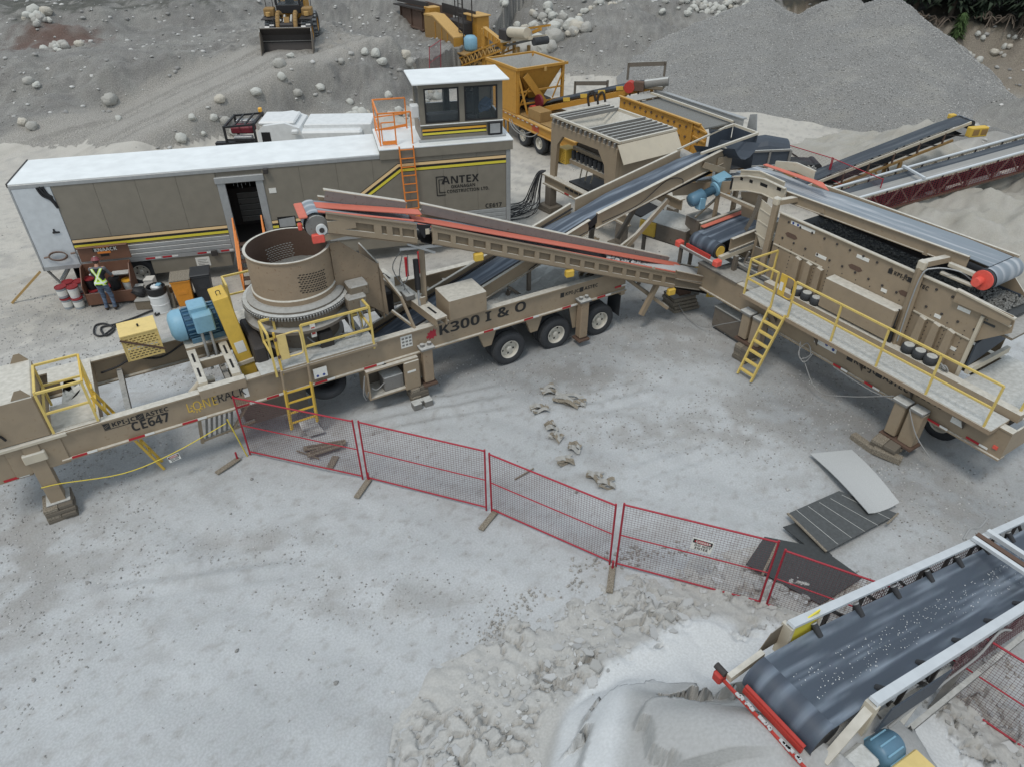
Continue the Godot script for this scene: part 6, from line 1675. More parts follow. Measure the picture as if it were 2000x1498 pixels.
	prs("skirt_rubber", "skirt", c, [Vector2(-6.3, 2.2), Vector2(-4.4, 2.35), Vector2(-3.9, 1.98), Vector2(-4.6, 2.1), Vector2(-6.3, 2.05)], 4.76, 4.78, Transform3D(Basis(Vector3.RIGHT, Vector3(0, 0, -1), Vector3.UP), Vector3(0, -0.02, 0)))
	prs("feed_box", "tan", c, [Vector2(-9.4, 3.3), Vector2(-6.85, 4.2), Vector2(-6.8, 3.85), Vector2(-9.2, 2.95)], -1.5, -1.46)
	prs("feed_box", "tan", c, [Vector2(-9.4, 3.3), Vector2(-6.85, 4.2), Vector2(-6.8, 3.85), Vector2(-9.2, 2.95)], -2.65, -2.62)
	belt(c, "belt_grey", line(-9.4, 3.25, -6.8, 4.3, 3), 0.5, 0.05, -2.06)
	prs("gap_plate", "black", c, [Vector2(-6.85, 4.22), Vector2(-6.72, 4.36), Vector2(-6.7, 4.0), Vector2(-6.85, 3.95)], -1.45, -1.43)
	# rubber apron between the two
	var mb2 := MB.new()
	var rows := []
	for i in 7:
		var r := []
		for k in 7: r.append(L(-8.9 + 1.7 * i / 6.0, 4.25 + 0.35 * i / 6.0 + 0.42 * pow(absf(k - 3) / 3.0, 2.0), 1.75 + 1.1 * k / 6.0))
		rows.append(r)
	mb2.sheet(rows)
	ob("rubber_apron", mb2, "belt_dark", c)
	# short cross conveyor and chute at the front of the screen
	var s := thing("cross_conveyor", "short cross conveyor with yellow drum end and red scraper beside the screen", "conveyor", Vector3(9.04, 0, -14.36) , -58.0)
	s.position = o.transform * L(-6.32, 0, 0.55)
	s.rotation_degrees.y = -58.0 + 90.0
	# local x now runs away from the camera along b, z runs towards +a
	belt(s, "belt", line(-0.25, 2.86, 2.3, 3.05, 4), 0.5, 0.05)
	belt(s, "black", line(-0.2, 2.36, 2.2, 2.5, 2), 0.5, 0.0, 0.0, "return_belt")
	drum(s, "head_drum", "rubber", Vector3(-0.28, 2.62, 0), 0.23, 0.53)
	belt_wrap(s, "belt", Vector2(-0.28, 2.62), 0.245, 0.5, 82, 262)
	drum(s, "drum_end", "yellow", Vector3(-0.28, 2.62, 0.55), 0.17, 0.012)
	for z in [0.62, -0.62]: side(s, "tan", line(0.0, 2.98, 2.2, 3.12, 3), 0.36, z, 0.1, signf(z))
	for z in [0.62, -0.62]: brs("bottom_channel", "tan_pale", s, [[Vector3(-0.35, 2.44, z), Vector3(2.4, 2.58, z), 0.12, 0.14]])
	brs("skirt_rubber", "skirt", s, [[Vector3(-0.1, 2.98, -0.46), Vector3(1.8, 3.1, -0.46), 0.16, 0.02]])
	brs("scraper", "red", s, [[Vector3(-0.62, 2.5, -0.5), Vector3(-0.62, 2.5, 0.5), 0.06, 0.12]])
	brs("scraper_bar", "grey_steel", s, [[Vector3(-0.66, 2.4, -0.8), Vector3(-0.66, 2.4, 0.8), 0.08, 0.08]])
	for z in [-0.8, 0.8]: bxs("scraper_tensioner", "splash", s, [[-0.74, -0.5, 2.34, 2.54, -z - 0.1, -z + 0.1]], 0.03)
	brs("portal", "tan", s, [[Vector3(0.9, 2.2, 0.86), Vector3(0.9, 3.7, 0.86), 0.1, 0.12], [Vector3(0.9, 3.7, 0.86), Vector3(0.9, 3.7, -0.95), 0.12, 0.1], [Vector3(0.9, 3.7, -0.95), Vector3(0.9, 2.4, -0.95), 0.1, 0.1], [Vector3(1.7, 3.8, -0.95), Vector3(1.7, 2.2, -0.95), 0.12, 0.12], [Vector3(0.2, 3.0, -1.1), Vector3(1.7, 3.8, -1.1), 0.06, 0.06], [Vector3(0.9, 3.7, -0.2), Vector3(1.7, 3.74, -0.2), 0.07, 0.07]])
	for z in [0.7, -0.7]: brs("leg", "frame", s, [[Vector3(0.3, 2.4, z), Vector3(0.3, 1.9, z), 0.12, 0.12], [Vector3(1.9, 2.5, z), Vector3(1.9, 1.6, z), 0.12, 0.12]])
	bxs("side_box", "frame", s, [[0.3, 1.3, 2.3, 2.9, 1.0, 1.6]], 0.03)
	var ch := thing("feed_chute", "cream and tan steel chute with pink rubber strip feeding the screen", "chute", Vector3(9.04, 0, -14.36), -58.0)
	prs("chute_plate", "tan_pale", ch, [Vector2(-5.56, 4.1), Vector2(-4.95, 3.95), Vector2(-4.92, 2.2), Vector2(-5.2, 2.7), Vector2(-5.52, 3.2)], -1.36, -1.33)
	for y in [3.0, 3.4, 3.75]: brs("chute_rib", "tan_pale", ch, [[L(-5.5, y + 0.08, 1.32), L(-4.96, y - 0.02, 1.32), 0.02, 0.03]])
	prs("chute_plate", "tan", ch, [Vector2(-6.6, 3.9), Vector2(-5.6, 4.2), Vector2(-5.6, 3.3), Vector2(-6.4, 3.2)], -1.7, -1.67)
	var mb3 := MB.new()
	rows = []
	for i in 8:
		var t := i / 7.0
		rows.append([L(-5.66 - 0.25 * t * t, 4.2 - 1.15 * t, 1.3), L(-5.5 - 0.3 * t * t, 4.2 - 1.2 * t, 1.3)])
	mb3.sheet(rows, Vector3(0, 0, 1))
	ob("rubber_strip", mb3, "wood_dark", ch)
	brs("linkage", "frame", ch, [[L(-5.4, 2.25, 1.0), L(-5.3, 2.62, 1.0), 0.04, 0.06], [L(-5.4, 2.25, 1.0), L(-4.9, 2.3, 1.0), 0.06, 0.04], [L(-5.3, 2.4, 1.0), L(-4.95, 2.5, 1.0), 0.05, 0.05]])
	bxs("guard_plate", "tan_dark", ch, [[-5.3, -4.95, 2.1, 2.75, 1.2, 1.24]])

	# low box on the ground under the front beam
	var k := thing("steel_skip", "grey steel box lying under the front of the screen plant", "box", o.transform * L(-4.95, 0, 0.85), -58.0)
	bxs("shell", "frame", k, [[-0.7, 0.7, 0.06, 0.12, -0.45, 0.45], [-0.7, 0.7, 0.12, 0.75, -0.47, -0.43], [-0.7, 0.7, 0.12, 0.75, 0.43, 0.47], [-0.72, -0.68, 0.12, 0.75, -0.43, 0.43], [0.68, 0.72, 0.12, 0.75, -0.43, 0.43]])
	bxs("lid", "grey_steel", k, [[-0.72, 0.55, 0.75, 0.8, -0.5, -0.05]], 0.01)
	tbs("red_drum", "dark_red", k, [[L(-0.2, 0.6, 0.2), L(0.5, 0.6, 0.2), 0.16]], 14)
	# machinery between: dirty drive box under a pile of fines
	var d := thing("return_drive", "dust heaped drive box with yellow guard among the conveyor supports", "machine", o.transform * L(-8.6, 0, 0.9), -40.0)
	bxs("case", "frame", d, [[-0.2, 0.9, 1.9, 2.5, -0.6, 0.5]], 0.04)
	bxs("guard", "yellow", d, [[-0.8, -0.2, 1.95, 2.45, -0.62, 0.3]], 0.03)
	bxs("frame_leg", "frame", d, [[-0.7, -0.6, 0.0, 1.95, -0.5, -0.4], [0.7, 0.8, 0.0, 1.9, -0.5, -0.4], [0.7, 0.8, 0.0, 1.9, 0.3, 0.4], [-0.7, 0.8, 1.85, 1.9, -0.5, 0.4]])
	var mb4 := MB.new()
	rows = []
	for i in 7:
		var r := []
		for j in 7: r.append(L(-0.8 + 1.7 * i / 6.0, 2.48 + 0.25 * sin(i * PI / 6.0) * sin(j * PI / 6.0), -0.6 + 1.1 * j / 6.0))
		rows.append(r)
	mb4.sheet(rows)
	ob("heaped_fines", mb4, "dust", d)

func surge_hopper() -> void:
	var o := thing("surge_hopper", "tan portal hopper with grizzly bars across its top and fines inside", "hopper", Vector3(1.57, 0, -28.8), -56.0)
	var frame_poly := [Vector2(0.0, 1.5), Vector2(0.3, 1.5), Vector2(0.42, 2.9), Vector2(0.75, 3.3), Vector2(2.9, 3.36), Vector2(3.3, 2.9), Vector2(3.5, 1.5), Vector2(3.95, 1.5), Vector2(3.97, 3.66), Vector2(0.0, 3.66)]
	for b in [0.0, 2.6]: prs("portal_frame", "tan", o, frame_poly, -b - 0.14, -b)
	bxs("portal_leg", "tan", o, [[3.5, 3.95, 1.5, 3.6, 0.14, 0.2], [3.9, 3.96, 2.6, 3.6, 0.2, 2.6]])
	bxs("rim", "tan_pale", o, [[-0.03, 4.1, 3.9, 3.98, -0.06, 0.04], [-0.03, 4.1, 3.9, 3.98, 2.68, 2.78], [-0.03, 0.07, 3.9, 3.98, 0.04, 2.68], [4.02, 4.12, 3.9, 3.98, 0.04, 2.68]])
	bxs("rim_stiffener", "tan_rust", o, [[0.0, 4.1, 3.66, 3.9, 0.02, 0.06], [0.0, 4.1, 3.66, 3.9, 2.66, 2.7], [0.0, 0.04, 3.66, 3.9, 0.06, 2.66], [4.06, 4.1, 3.66, 3.9, 0.06, 2.66]])
	for a in [0.18, 0.44, 0.7, 2.3, 2.66, 2.94, 3.22, 3.5, 3.78]:
		brs("grizzly_bar", "grey_steel", o, [[L(a, 3.93, 0.02), L(a + 0.14, 3.96, 2.7), 0.05, 0.14]])
	for k in 14: bxs("bolt_bracket", "grey_steel", o, [[0.2 + k * 0.28, 0.26 + k * 0.28, 3.72, 3.86, -0.1, 0.0]])
	# sloping bin walls
	var lo := 3.0
	for e in [[L(0.06, 3.9, 0.06), L(4.06, 3.9, 0.06), L(3.0, lo, 0.9), L(1.0, lo, 0.9)], [L(0.06, 3.9, 2.68), L(4.06, 3.9, 2.68), L(3.0, lo, 1.8), L(1.0, lo, 1.8)], [L(0.06, 3.9, 0.06), L(0.06, 3.9, 2.68), L(1.0, lo, 1.8), L(1.0, lo, 0.9)], [L(4.06, 3.9, 0.06), L(4.06, 3.9, 2.68), L(3.0, lo, 1.8), L(3.0, lo, 0.9)]]:
		var mb := MB.new()
		for s in [1.0, -1.0]:
			var d: Vector3 = ((e[0] + e[1]) * 0.5 - L(2.0, 3.4, 1.35)).normalized() * 0.012 * s
			mb.face(e[0] + d, e[1] + d, e[2] + d, d); mb.face(e[0] + d, e[2] + d, e[3] + d, d)
		ob("bin_wall", mb, "tan_rust", o)
	var mb := MB.new()
	var rows := []
	for i in 9:
		var r := []
		for k in 9: r.append(L(0.9 + 2.3 * i / 8.0, 3.12 + 0.45 * sin(i * PI / 8.0) * (0.4 + 0.6 * k / 8.0), 0.6 + 1.7 * k / 8.0))
		rows.append(r)
	mb.sheet(rows)
	ob("held_fines", mb, "sand_load", o)
	mb = MB.new()
	mb.box(L(4.32, 3.58, 1.3), Vector3(0.02, 0.72, 2.9), Basis.from_euler(Vector3(0, 0, 0.6)))
	ob("spill_flap", mb, "tan_pale", o)
	# feeder with its springs inside the portal
	bxs("feeder_pan", "frame", o, [[0.7, 3.3, 2.35, 3.0, 0.8, 1.9]], 0.03)
	bxs("feeder_beam", "tan", o, [[0.8, 3.2, 2.72, 2.86, 0.5, 0.62], [0.8, 3.4, 2.2, 2.36, 0.36, 0.5]])
	for k in 9: lat("spring", "rubber", o, [Vector2(0.05, 0), Vector2(0.1, 0.02), Vector2(0.1, 0.3), Vector2(0.05, 0.32)], Transform3D(Basis(), L(0.95 + 0.27 * k, 2.4, 0.45)), 10)
	var yg := part("drive_guard", o)
	perforated("guard_face", "yellow", yg, L(0.14, 2.1, 0.28), Vector3.RIGHT, Vector3.UP, 0.5, 0.56, 7, 4, 0.05)
	bxs("guard_shell", "yellow", yg, [[0.12, 0.66, 2.66, 2.69, 0.26, 0.8], [0.64, 0.66, 2.1, 2.66, 0.28, 0.8], [0.12, 0.14, 2.1, 2.66, 0.28, 0.8]])
	# chassis
	bxs("side_beam", "tan", o, [[-0.3, 5.0, 1.5, 1.55, -0.18, 0.1], [-0.3, 5.0, 1.1, 1.14, -0.14, 0.06], [-0.3, 5.0, 1.14, 1.5, -0.04, -0.01]])
	bxs("side_beam", "tan", o, [[-0.3, 5.0, 1.5, 1.55, 2.5, 2.78], [-0.3, 5.0, 1.1, 1.5, 2.62, 2.66]])
	bxs("belt_pan", "black", o, [[0.4, 4.8, 1.2, 1.26, 0.7, 1.9]])
	tapes(o, [[1.2, 1.18, -0.15, 0.3]])
	for k in 4: bxs("maker_block", "ink", o, [[1.1 + 0.3 * k, 1.34 + 0.3 * k, 1.3, 1.4, -0.045, -0.04]])
	brs("handrail_stub", "tan_pale", o, [[L(0.5, 1.3, 1.2), L(0.7, 2.2, 1.2), 0.04, 0.04], [L(0.85, 1.3, 1.2), L(1.05, 2.2, 1.2), 0.04, 0.04], [L(1.2, 1.3, 1.2), L(1.4, 1.9, 1.2), 0.04, 0.04]])
	for a in [0.1, 4.6]:
		for b in [0.0, 2.6]: bxs("leg", "frame", o, [[a - 0.18, a + 0.18, 0.3, 1.1, b - 0.16, b + 0.16]])
	for a in [0.1, 4.6]:
		for b in [0.0, 2.6]:
			var t := thing("timber_pile", ["stacked timbers under the left front leg of the bar topped hopper", "stacked timbers under the left rear leg of the bar topped hopper", "stacked timbers under the right front leg of the bar topped hopper", "stacked timbers under the right rear leg of the bar topped hopper"][(0 if a < 1.0 else 2) + (0 if b < 1.0 else 1)], "timber", o.transform * L(a, 0, b), -56.0, "timber packing under machine legs")
			for k in 2: bxs("timber", "wood_dark", t, [[-0.4, 0.4, 0.15 * k, 0.145 + 0.15 * k, -0.35 + 0.02 * k, 0.35]], 0.01)
	var mc := MB.new()
	var r := RandomNumberGenerator.new()
	r.seed = 8
	for k in 20:
		var j := Vector3(r.randf_range(-0.25, 0.25), 0, r.randf_range(-0.3, 0.3))
		mc.cable([Vector3(1.35, 1.5, -29.4) + j * 0.3, Vector3(1.15, 1.42, -29.2) + j * 0.5, Vector3(0.95, 0.85, -28.9) + j, Vector3(0.75, 0.3, -28.6) + j * 1.6, Vector3(0.1, 0.05 + height(0.1, -28.2), -28.3) + j * 2.4, Vector3(-0.8 - r.randf(), 0.05 + height(-1.0, -27.5), -27.6 + r.randf_range(-0.6, 0.5))], 0.016, 4, 5)
	tag(ob("cable_bundle", mc, "cable"), "tangle of black power cables hanging from the hopper frame beside the trailer", "cables")

func ochre_plant() -> void:
	var o := thing("hopper_trailer", "ochre hopper plant on a wheeled trailer with grey dusted funnel", "hopper trailer", Vector3(0.54, 0, -37.31), -58.0)
	bxs("side_beam", "ochre", o, [[-4.2, 4.6, 1.36, 1.42, -0.06, 0.16], [-4.2, 4.6, 0.94, 0.98, -0.06, 0.16], [-4.2, 4.6, 0.98, 1.36, 0.02, 0.05]])
	bxs("side_beam", "ochre", o, [[-4.2, 4.6, 0.94, 1.42, 2.6, 2.66]])
	for a in [-3.0, -1.0, 1.0, 3.0]: bxs("cross_beam", "ochre_dirty", o, [[a, a + 0.1, 1.0, 1.3, 0.05, 2.6]])
	bxs("deck", "ochre_dirty", o, [[-4.2, 2.8, 1.42, 1.45, 0.2, 2.6]])
	for k in 9: tapes(o, [[-2.3 + 0.42 * k, 1.3, 0.01, 0.1]])
	lettering("1600", 0.3, "tape_red", o, L(0.8, 1.02, 0.01), Vector3.RIGHT, Vector3.UP, 0.75)
	for a in [-0.02, 1.5, 2.95]:
		for e in [[0.16, 1.0, true], [0.5, 1.0, false], [2.5, -1.0, true]]: wheel(o, L(a, 0.52, e[0]), 0.52, 0.28, e[1], e[2])
	cab("air_hose", "cable_grey", o, [[L(-1.2, 1.1, -0.05), L(-0.8, 0.75, -0.1), L(0.1, 0.62, -0.12), L(1.0, 0.75, -0.1), L(1.5, 1.05, -0.05)], [L(-1.0, 1.1, -0.05), L(-0.6, 0.85, -0.1), L(0.2, 0.72, -0.12), L(0.9, 0.95, -0.05)]], 0.025)
	bxs("leg", "ochre", o, [[-1.9, -1.82, 0.3, 0.95, -0.02, 0.06], [-1.5, -1.42, 0.3, 0.95, -0.02, 0.06], [-1.9, -1.42, 0.3, 0.36, -0.02, 0.06]])
	# hopper: tall near plate, funnel and rim
	bxs("end_plate", "ochre", o, [[-3.55, -0.62, 1.45, 3.62, 0.0, 0.06]])
	bxs("rim", "ochre", o, [[-3.6, -0.5, 3.56, 3.68, -0.04, 0.06], [-3.6, -0.5, 3.56, 3.68, 2.9, 3.0], [-3.6, -3.5, 3.56, 3.68, 0.06, 2.9], [-0.6, -0.48, 3.56, 3.68, 0.06, 3.1]])
	var T := [L(-3.5, 3.6, 0.08), L(-0.6, 3.6, 0.08), L(-0.6, 3.6, 2.9), L(-3.5, 3.6, 2.9)]
	var Bm := [L(-2.6, 2.0, 1.1), L(-1.1, 2.0, 1.1), L(-1.1, 2.0, 2.0), L(-2.6, 2.0, 2.0)]
	for i in 4:
		for s in [[0.0, "ochre"], [0.02, "dust_dark"]]:
			var mb := MB.new()
			var c := L(-2.0, 3.0, 1.5)
			var d: Vector3 = (c - (T[i] + T[(i + 1) % 4]) * 0.5) * s[0]
			d.y = 0
			var dir: Vector3 = ((T[i] + T[(i + 1) % 4]) * 0.5 - c) * (1.0 if s[0] == 0.0 else -1.0)
			mb.face(T[i] + d, T[(i + 1) % 4] + d, Bm[(i + 1) % 4] + d, dir)
			mb.face(T[i] + d, Bm[(i + 1) % 4] + d, Bm[i] + d, dir)
			ob("funnel_plate" if s[0] == 0.0 else "funnel_lining", mb, s[1], o)
	for p in [[-0.62, 0.1], [-0.62, 2.86], [-3.4, 2.86]]: bxs("post", "ochre", o, [[p[0] - 0.07, p[0] + 0.07, 1.42, 3.6, p[1] - 0.07, p[1] + 0.07]])
	brs("brace", "ochre", o, [[L(-0.6, 3.4, 0.1), L(-0.3, 1.45, 0.5), 0.08, 0.1], [L(-0.55, 3.3, 0.5), L(-0.5, 1.8, 1.7), 0.06, 0.34], [L(-0.6, 2.5, 0.1), L(-0.6, 2.5, 2.8), 0.06, 0.08], [L(-0.6, 1.7, 0.1), L(-0.6, 3.0, 1.0), 0.06, 0.06], [L(-0.55, 3.2, 2.8), L(-0.55, 2.0, 2.2), 0.05, 0.06], [L(-0.62, 1.9, 0.1), L(-0.62, 1.9, 2.8), 0.06, 0.08]])
	bxs("lug", "ochre_top", o, [[-0.5, -0.44, 3.4, 3.6, 1.6, 1.72]])
	bxs("control_box", "ochre_dirty", o, [[0.2, 1.3, 1.45, 1.95, 0.2, 0.9]], 0.02)
	drum(o, "pulley", "dark_red", L(-0.3, 2.0, 1.2), 0.34, 0.06)
	drum(o, "gear_motor", "red", L(-0.1, 1.7, 0.7), 0.22, 0.12)
	bxs("machinery", "dark_steel", o, [[-1.8, -0.6, 1.45, 2.0, 0.8, 2.2]], 0.05)
	# feed belt up to the screen
	var c := thing("ochre_conveyor", "ochre inclined conveyor with red gear motor feeding the yellow screen", "conveyor", Vector3(1.3, 0, -38.8), -21.0)
	for z in [0.45, -0.45]: brs("side_rail", "ochre", c, [[Vector3(0, 1.45, z), Vector3(6.1, 3.2, z), 0.1, 0.26]])
	belt(c, "belt_dark", line(0, 1.62, 6.2, 3.4, 5), 0.42, 0.12)
	drum(c, "head_drum", "rubber", Vector3(6.2, 3.26, 0), 0.16, 0.44)
	for k in 4: brs("wear_guard", "yellow", c, [[Vector3(1.6 + k * 0.9, 2.2 + k * 0.26, 0.5), Vector3(1.95 + k * 0.9, 2.25 + k * 0.26, 0.5), 0.04, 0.18]])
	for x in [3.0, 3.5]: cab("return_hoop", "dark_steel", c, [[Vector3(x, 1.9, 0.5), Vector3(x - 0.1, 2.5, 0.52), Vector3(x + 0.15, 2.75, 0.52), Vector3(x + 0.3, 2.3, 0.5)]], 0.06)
	drum(c, "gear_motor", "red", Vector3(5.0, 3.15, 0.6), 0.26, 0.22)
	bxs("gear_box", "rust", c, [[5.2, 5.7, 3.0, 3.45, -0.8, -0.5]], 0.03)
	tbs("motor_body", "grey_steel", c, [[Vector3(5.7, 3.3, 0.5), Vector3(6.8, 3.5, 0.4), 0.2]], 14)
	bxs("motor_cover", "tan_dark", c, [[5.6, 6.6, 3.1, 3.3, -0.6, 0.4]], 0.03)
	brs("overhead_frame", "frame", c, [[Vector3(4.6, 3.2, -0.5), Vector3(4.6, 4.0, -0.5), 0.1, 0.1], [Vector3(6.4, 3.5, -0.5), Vector3(6.4, 4.2, -0.5), 0.1, 0.1], [Vector3(4.6, 3.9, -0.5), Vector3(6.4, 4.1, -0.5), 0.1, 0.2], [Vector3(1.9, 2.1, -0.5), Vector3(1.9, 2.9, -0.5), 0.1, 0.1], [Vector3(1.9, 2.8, -0.5), Vector3(3.6, 2.95, -0.5), 0.1, 0.2], [Vector3(3.6, 2.4, -0.5), Vector3(3.6, 3.1, -0.5), 0.1, 0.1]])
	for x in [4.6, 5.9]:
		for z in [0.4, -0.4]: brs("leg", "ochre", c, [[Vector3(x, 2.9, z), Vector3(x, 0, z), 0.14, 0.14]])
	cab("hoses", "cable", c, [[Vector3(5.0, 2.9, 0.5), Vector3(5.1, 2.2, 0.6), Vector3(5.4, 1.8, 0.6)], [Vector3(5.4, 2.9, 0.5), Vector3(5.5, 2.3, 0.6), Vector3(5.3, 1.7, 0.6)], [Vector3(5.7, 2.9, 0.5), Vector3(5.6, 2.4, 0.6), Vector3(5.9, 1.9, 0.6)]], 0.04)
	# yellow screen
	var s := thing("yellow_screen", "ochre riveted vibrating screen with grey mesh deck behind the bar hopper", "screen", Vector3(5.13, 0, -35.11), -58.0)
	prs("near_plate", "ochre", s, [Vector2(0, 2.2), Vector2(5.4, 1.75), Vector2(5.75, 2.2), Vector2(5.75, 2.8), Vector2(5.3, 3.05), Vector2(0, 3.05)], -0.05, 0.0)
	brs("plate_rim", "ochre", s, [[L(-0.05, 3.05, -0.03), L(5.35, 3.05, -0.03), 0.14, 0.06]])
	for k in 14:
		for j in 2: tbs("bolt_head", "rust", s, [[L(0.35 + 0.38 * k, 2.82 - 0.01 * k - 0.42 * j + 0.06 * (k % 2), 0.0), L(0.35 + 0.38 * k, 2.82 - 0.01 * k - 0.42 * j + 0.06 * (k % 2), -0.05), 0.05]], 8)
	brs("stiffener", "ochre", s, [[L(5.0, 2.9, -0.03), L(5.75, 2.8, -0.03), 0.06, 0.06], [L(5.0, 2.5, -0.03), L(5.75, 2.4, -0.03), 0.06, 0.06], [L(4.9, 3.0, -0.03), L(4.9, 1.9, -0.03), 0.06, 0.08]])
	bxs("far_plate", "galvanised", s, [[0, 5.75, 2.2, 3.05, 2.1, 2.15], [0, 5.75, 3.05, 3.09, 2.06, 2.3]])
	brs("deck_rail", "tan_pale", s, [[L(0.2, 3.0, 1.75), L(5.5, 2.95, 1.75), 0.1, 0.08]])
	bxs("screen_mesh", "gravel_grey", s, [[0.6, 5.3, 2.78, 2.84, 0.05, 2.1]])
	bxs("feed_plate", "tan_dark", s, [[-0.1, 0.7, 2.9, 2.95, 0.05, 2.1]])
	bxs("discharge_plate", "tan_pale", s, [[5.3, 6.3, 2.6, 2.64, 0.7, 2.1]])
	prs("wing_plate", "galvanised", s, [Vector2(5.7, 2.2), Vector2(6.4, 2.0), Vector2(6.1, 3.3), Vector2(5.75, 3.2)], -2.5, -2.46)
	var mb := MB.new()
	var rows := []
	for i in 6:
		var r := []
		for k in 5: r.append(L(5.76 + 0.5 * i / 5.0 + 0.1 * sin(k), 3.0 - 1.25 * i / 5.0 - 0.12 * k, 0.05 + 1.75 * k / 4.0))
		rows.append(r)
	mb.sheet(rows, Vector3(1, 0.4, 1))
	ob("rubber_curtain", mb, "rubber_sheet", s)
	bxs("chassis", "ochre_dirty", s, [[-0.6, 6.2, 1.0, 1.3, 0.1, 0.25], [-0.6, 6.2, 1.0, 1.3, 1.9, 2.05]])
	for a in [0.3, 5.2]:
		for b in [0.18, 1.98]: bxs("leg", "ochre_dirty", s, [[a - 0.1, a + 0.1, 0.0, 2.2, b - 0.1, b + 0.1]])
	# hooded belt beyond
	var h := thing("hooded_conveyor", "low conveyor under a curved black rubber hood beside the yellow screen", "conveyor", Vector3(9.9, 0, -30.9), -2.0)
	mb = MB.new()
	for lay in [0.0, -0.02]:
		rows = []
		for i in 9:
			var u := PI * 0.08 + PI * 0.84 * i / 8.0
			rows.append([Vector3(-0.1, 1.75 + sin(u) * (0.62 + lay), 0.1 + cos(u) * (0.62 + lay)), Vector3(1.0, 1.95 + sin(u) * (0.6 + lay), 0.1 + cos(u) * (0.62 + lay)), Vector3(1.95, 1.85 + sin(u) * (0.55 + lay), 0.1 + cos(u) * (0.6 + lay))])
		mb.sheet(rows, Vector3.UP if lay == 0.0 else Vector3.DOWN)
	ob("rubber_hood", mb, "belt_dark", h)
	brs("hood_frame", "grey_steel", h, [[Vector3(0.2, 1.3, 0.74), Vector3(0.2, 2.05, 0.74), 0.08, 0.08], [Vector3(1.1, 1.35, 0.74), Vector3(1.1, 2.1, 0.74), 0.08, 0.08], [Vector3(1.95, 1.4, 0.74), Vector3(1.95, 2.15, 0.74), 0.1, 0.1], [Vector3(0.2, 2.05, 0.74), Vector3(1.95, 2.15, 0.74), 0.08, 0.08], [Vector3(0.2, 1.4, 0.74), Vector3(1.95, 1.5, 0.74), 0.06, 0.06]])
	bxs("hood_skirt", "belt_dark", h, [[0.2, 1.95, 1.42, 2.06, -0.71, -0.69]])
	for z in [0.7, -0.6]: brs("side_rail", "ochre_dirty", h, [[Vector3(-0.6, 0.85, z), Vector3(3.2, 1.15, z), 0.08, 0.2]])
	brs("steel_strip", "grey_steel", h, [[Vector3(-0.5, 1.05, 0.74), Vector3(3.2, 1.32, 0.74), 0.05, 0.14]])
	belt(h, "black", line(-0.6, 1.15, 3.3, 1.42, 3), 0.5, 0.1)
	drum(h, "head_drum", "rubber", Vector3(3.35, 1.3, 0), 0.18, 0.5)
	for x in [0.5, 1.3, 2.1, 2.8]: cab("idler_bracket", "grey_steel", h, [[Vector3(x, 1.1, 0.74), Vector3(x + 0.15, 1.35, 0.76), Vector3(x + 0.3, 1.45, 0.7), Vector3(x + 0.32, 1.15, 0.74)]], 0.03, 3)
	for x in [-0.3, 2.4]:
		for z in [0.6, -0.5]: brs("leg", "ochre_dirty", h, [[Vector3(x, 0.9, z), Vector3(x, 0, z), 0.12, 0.12]])

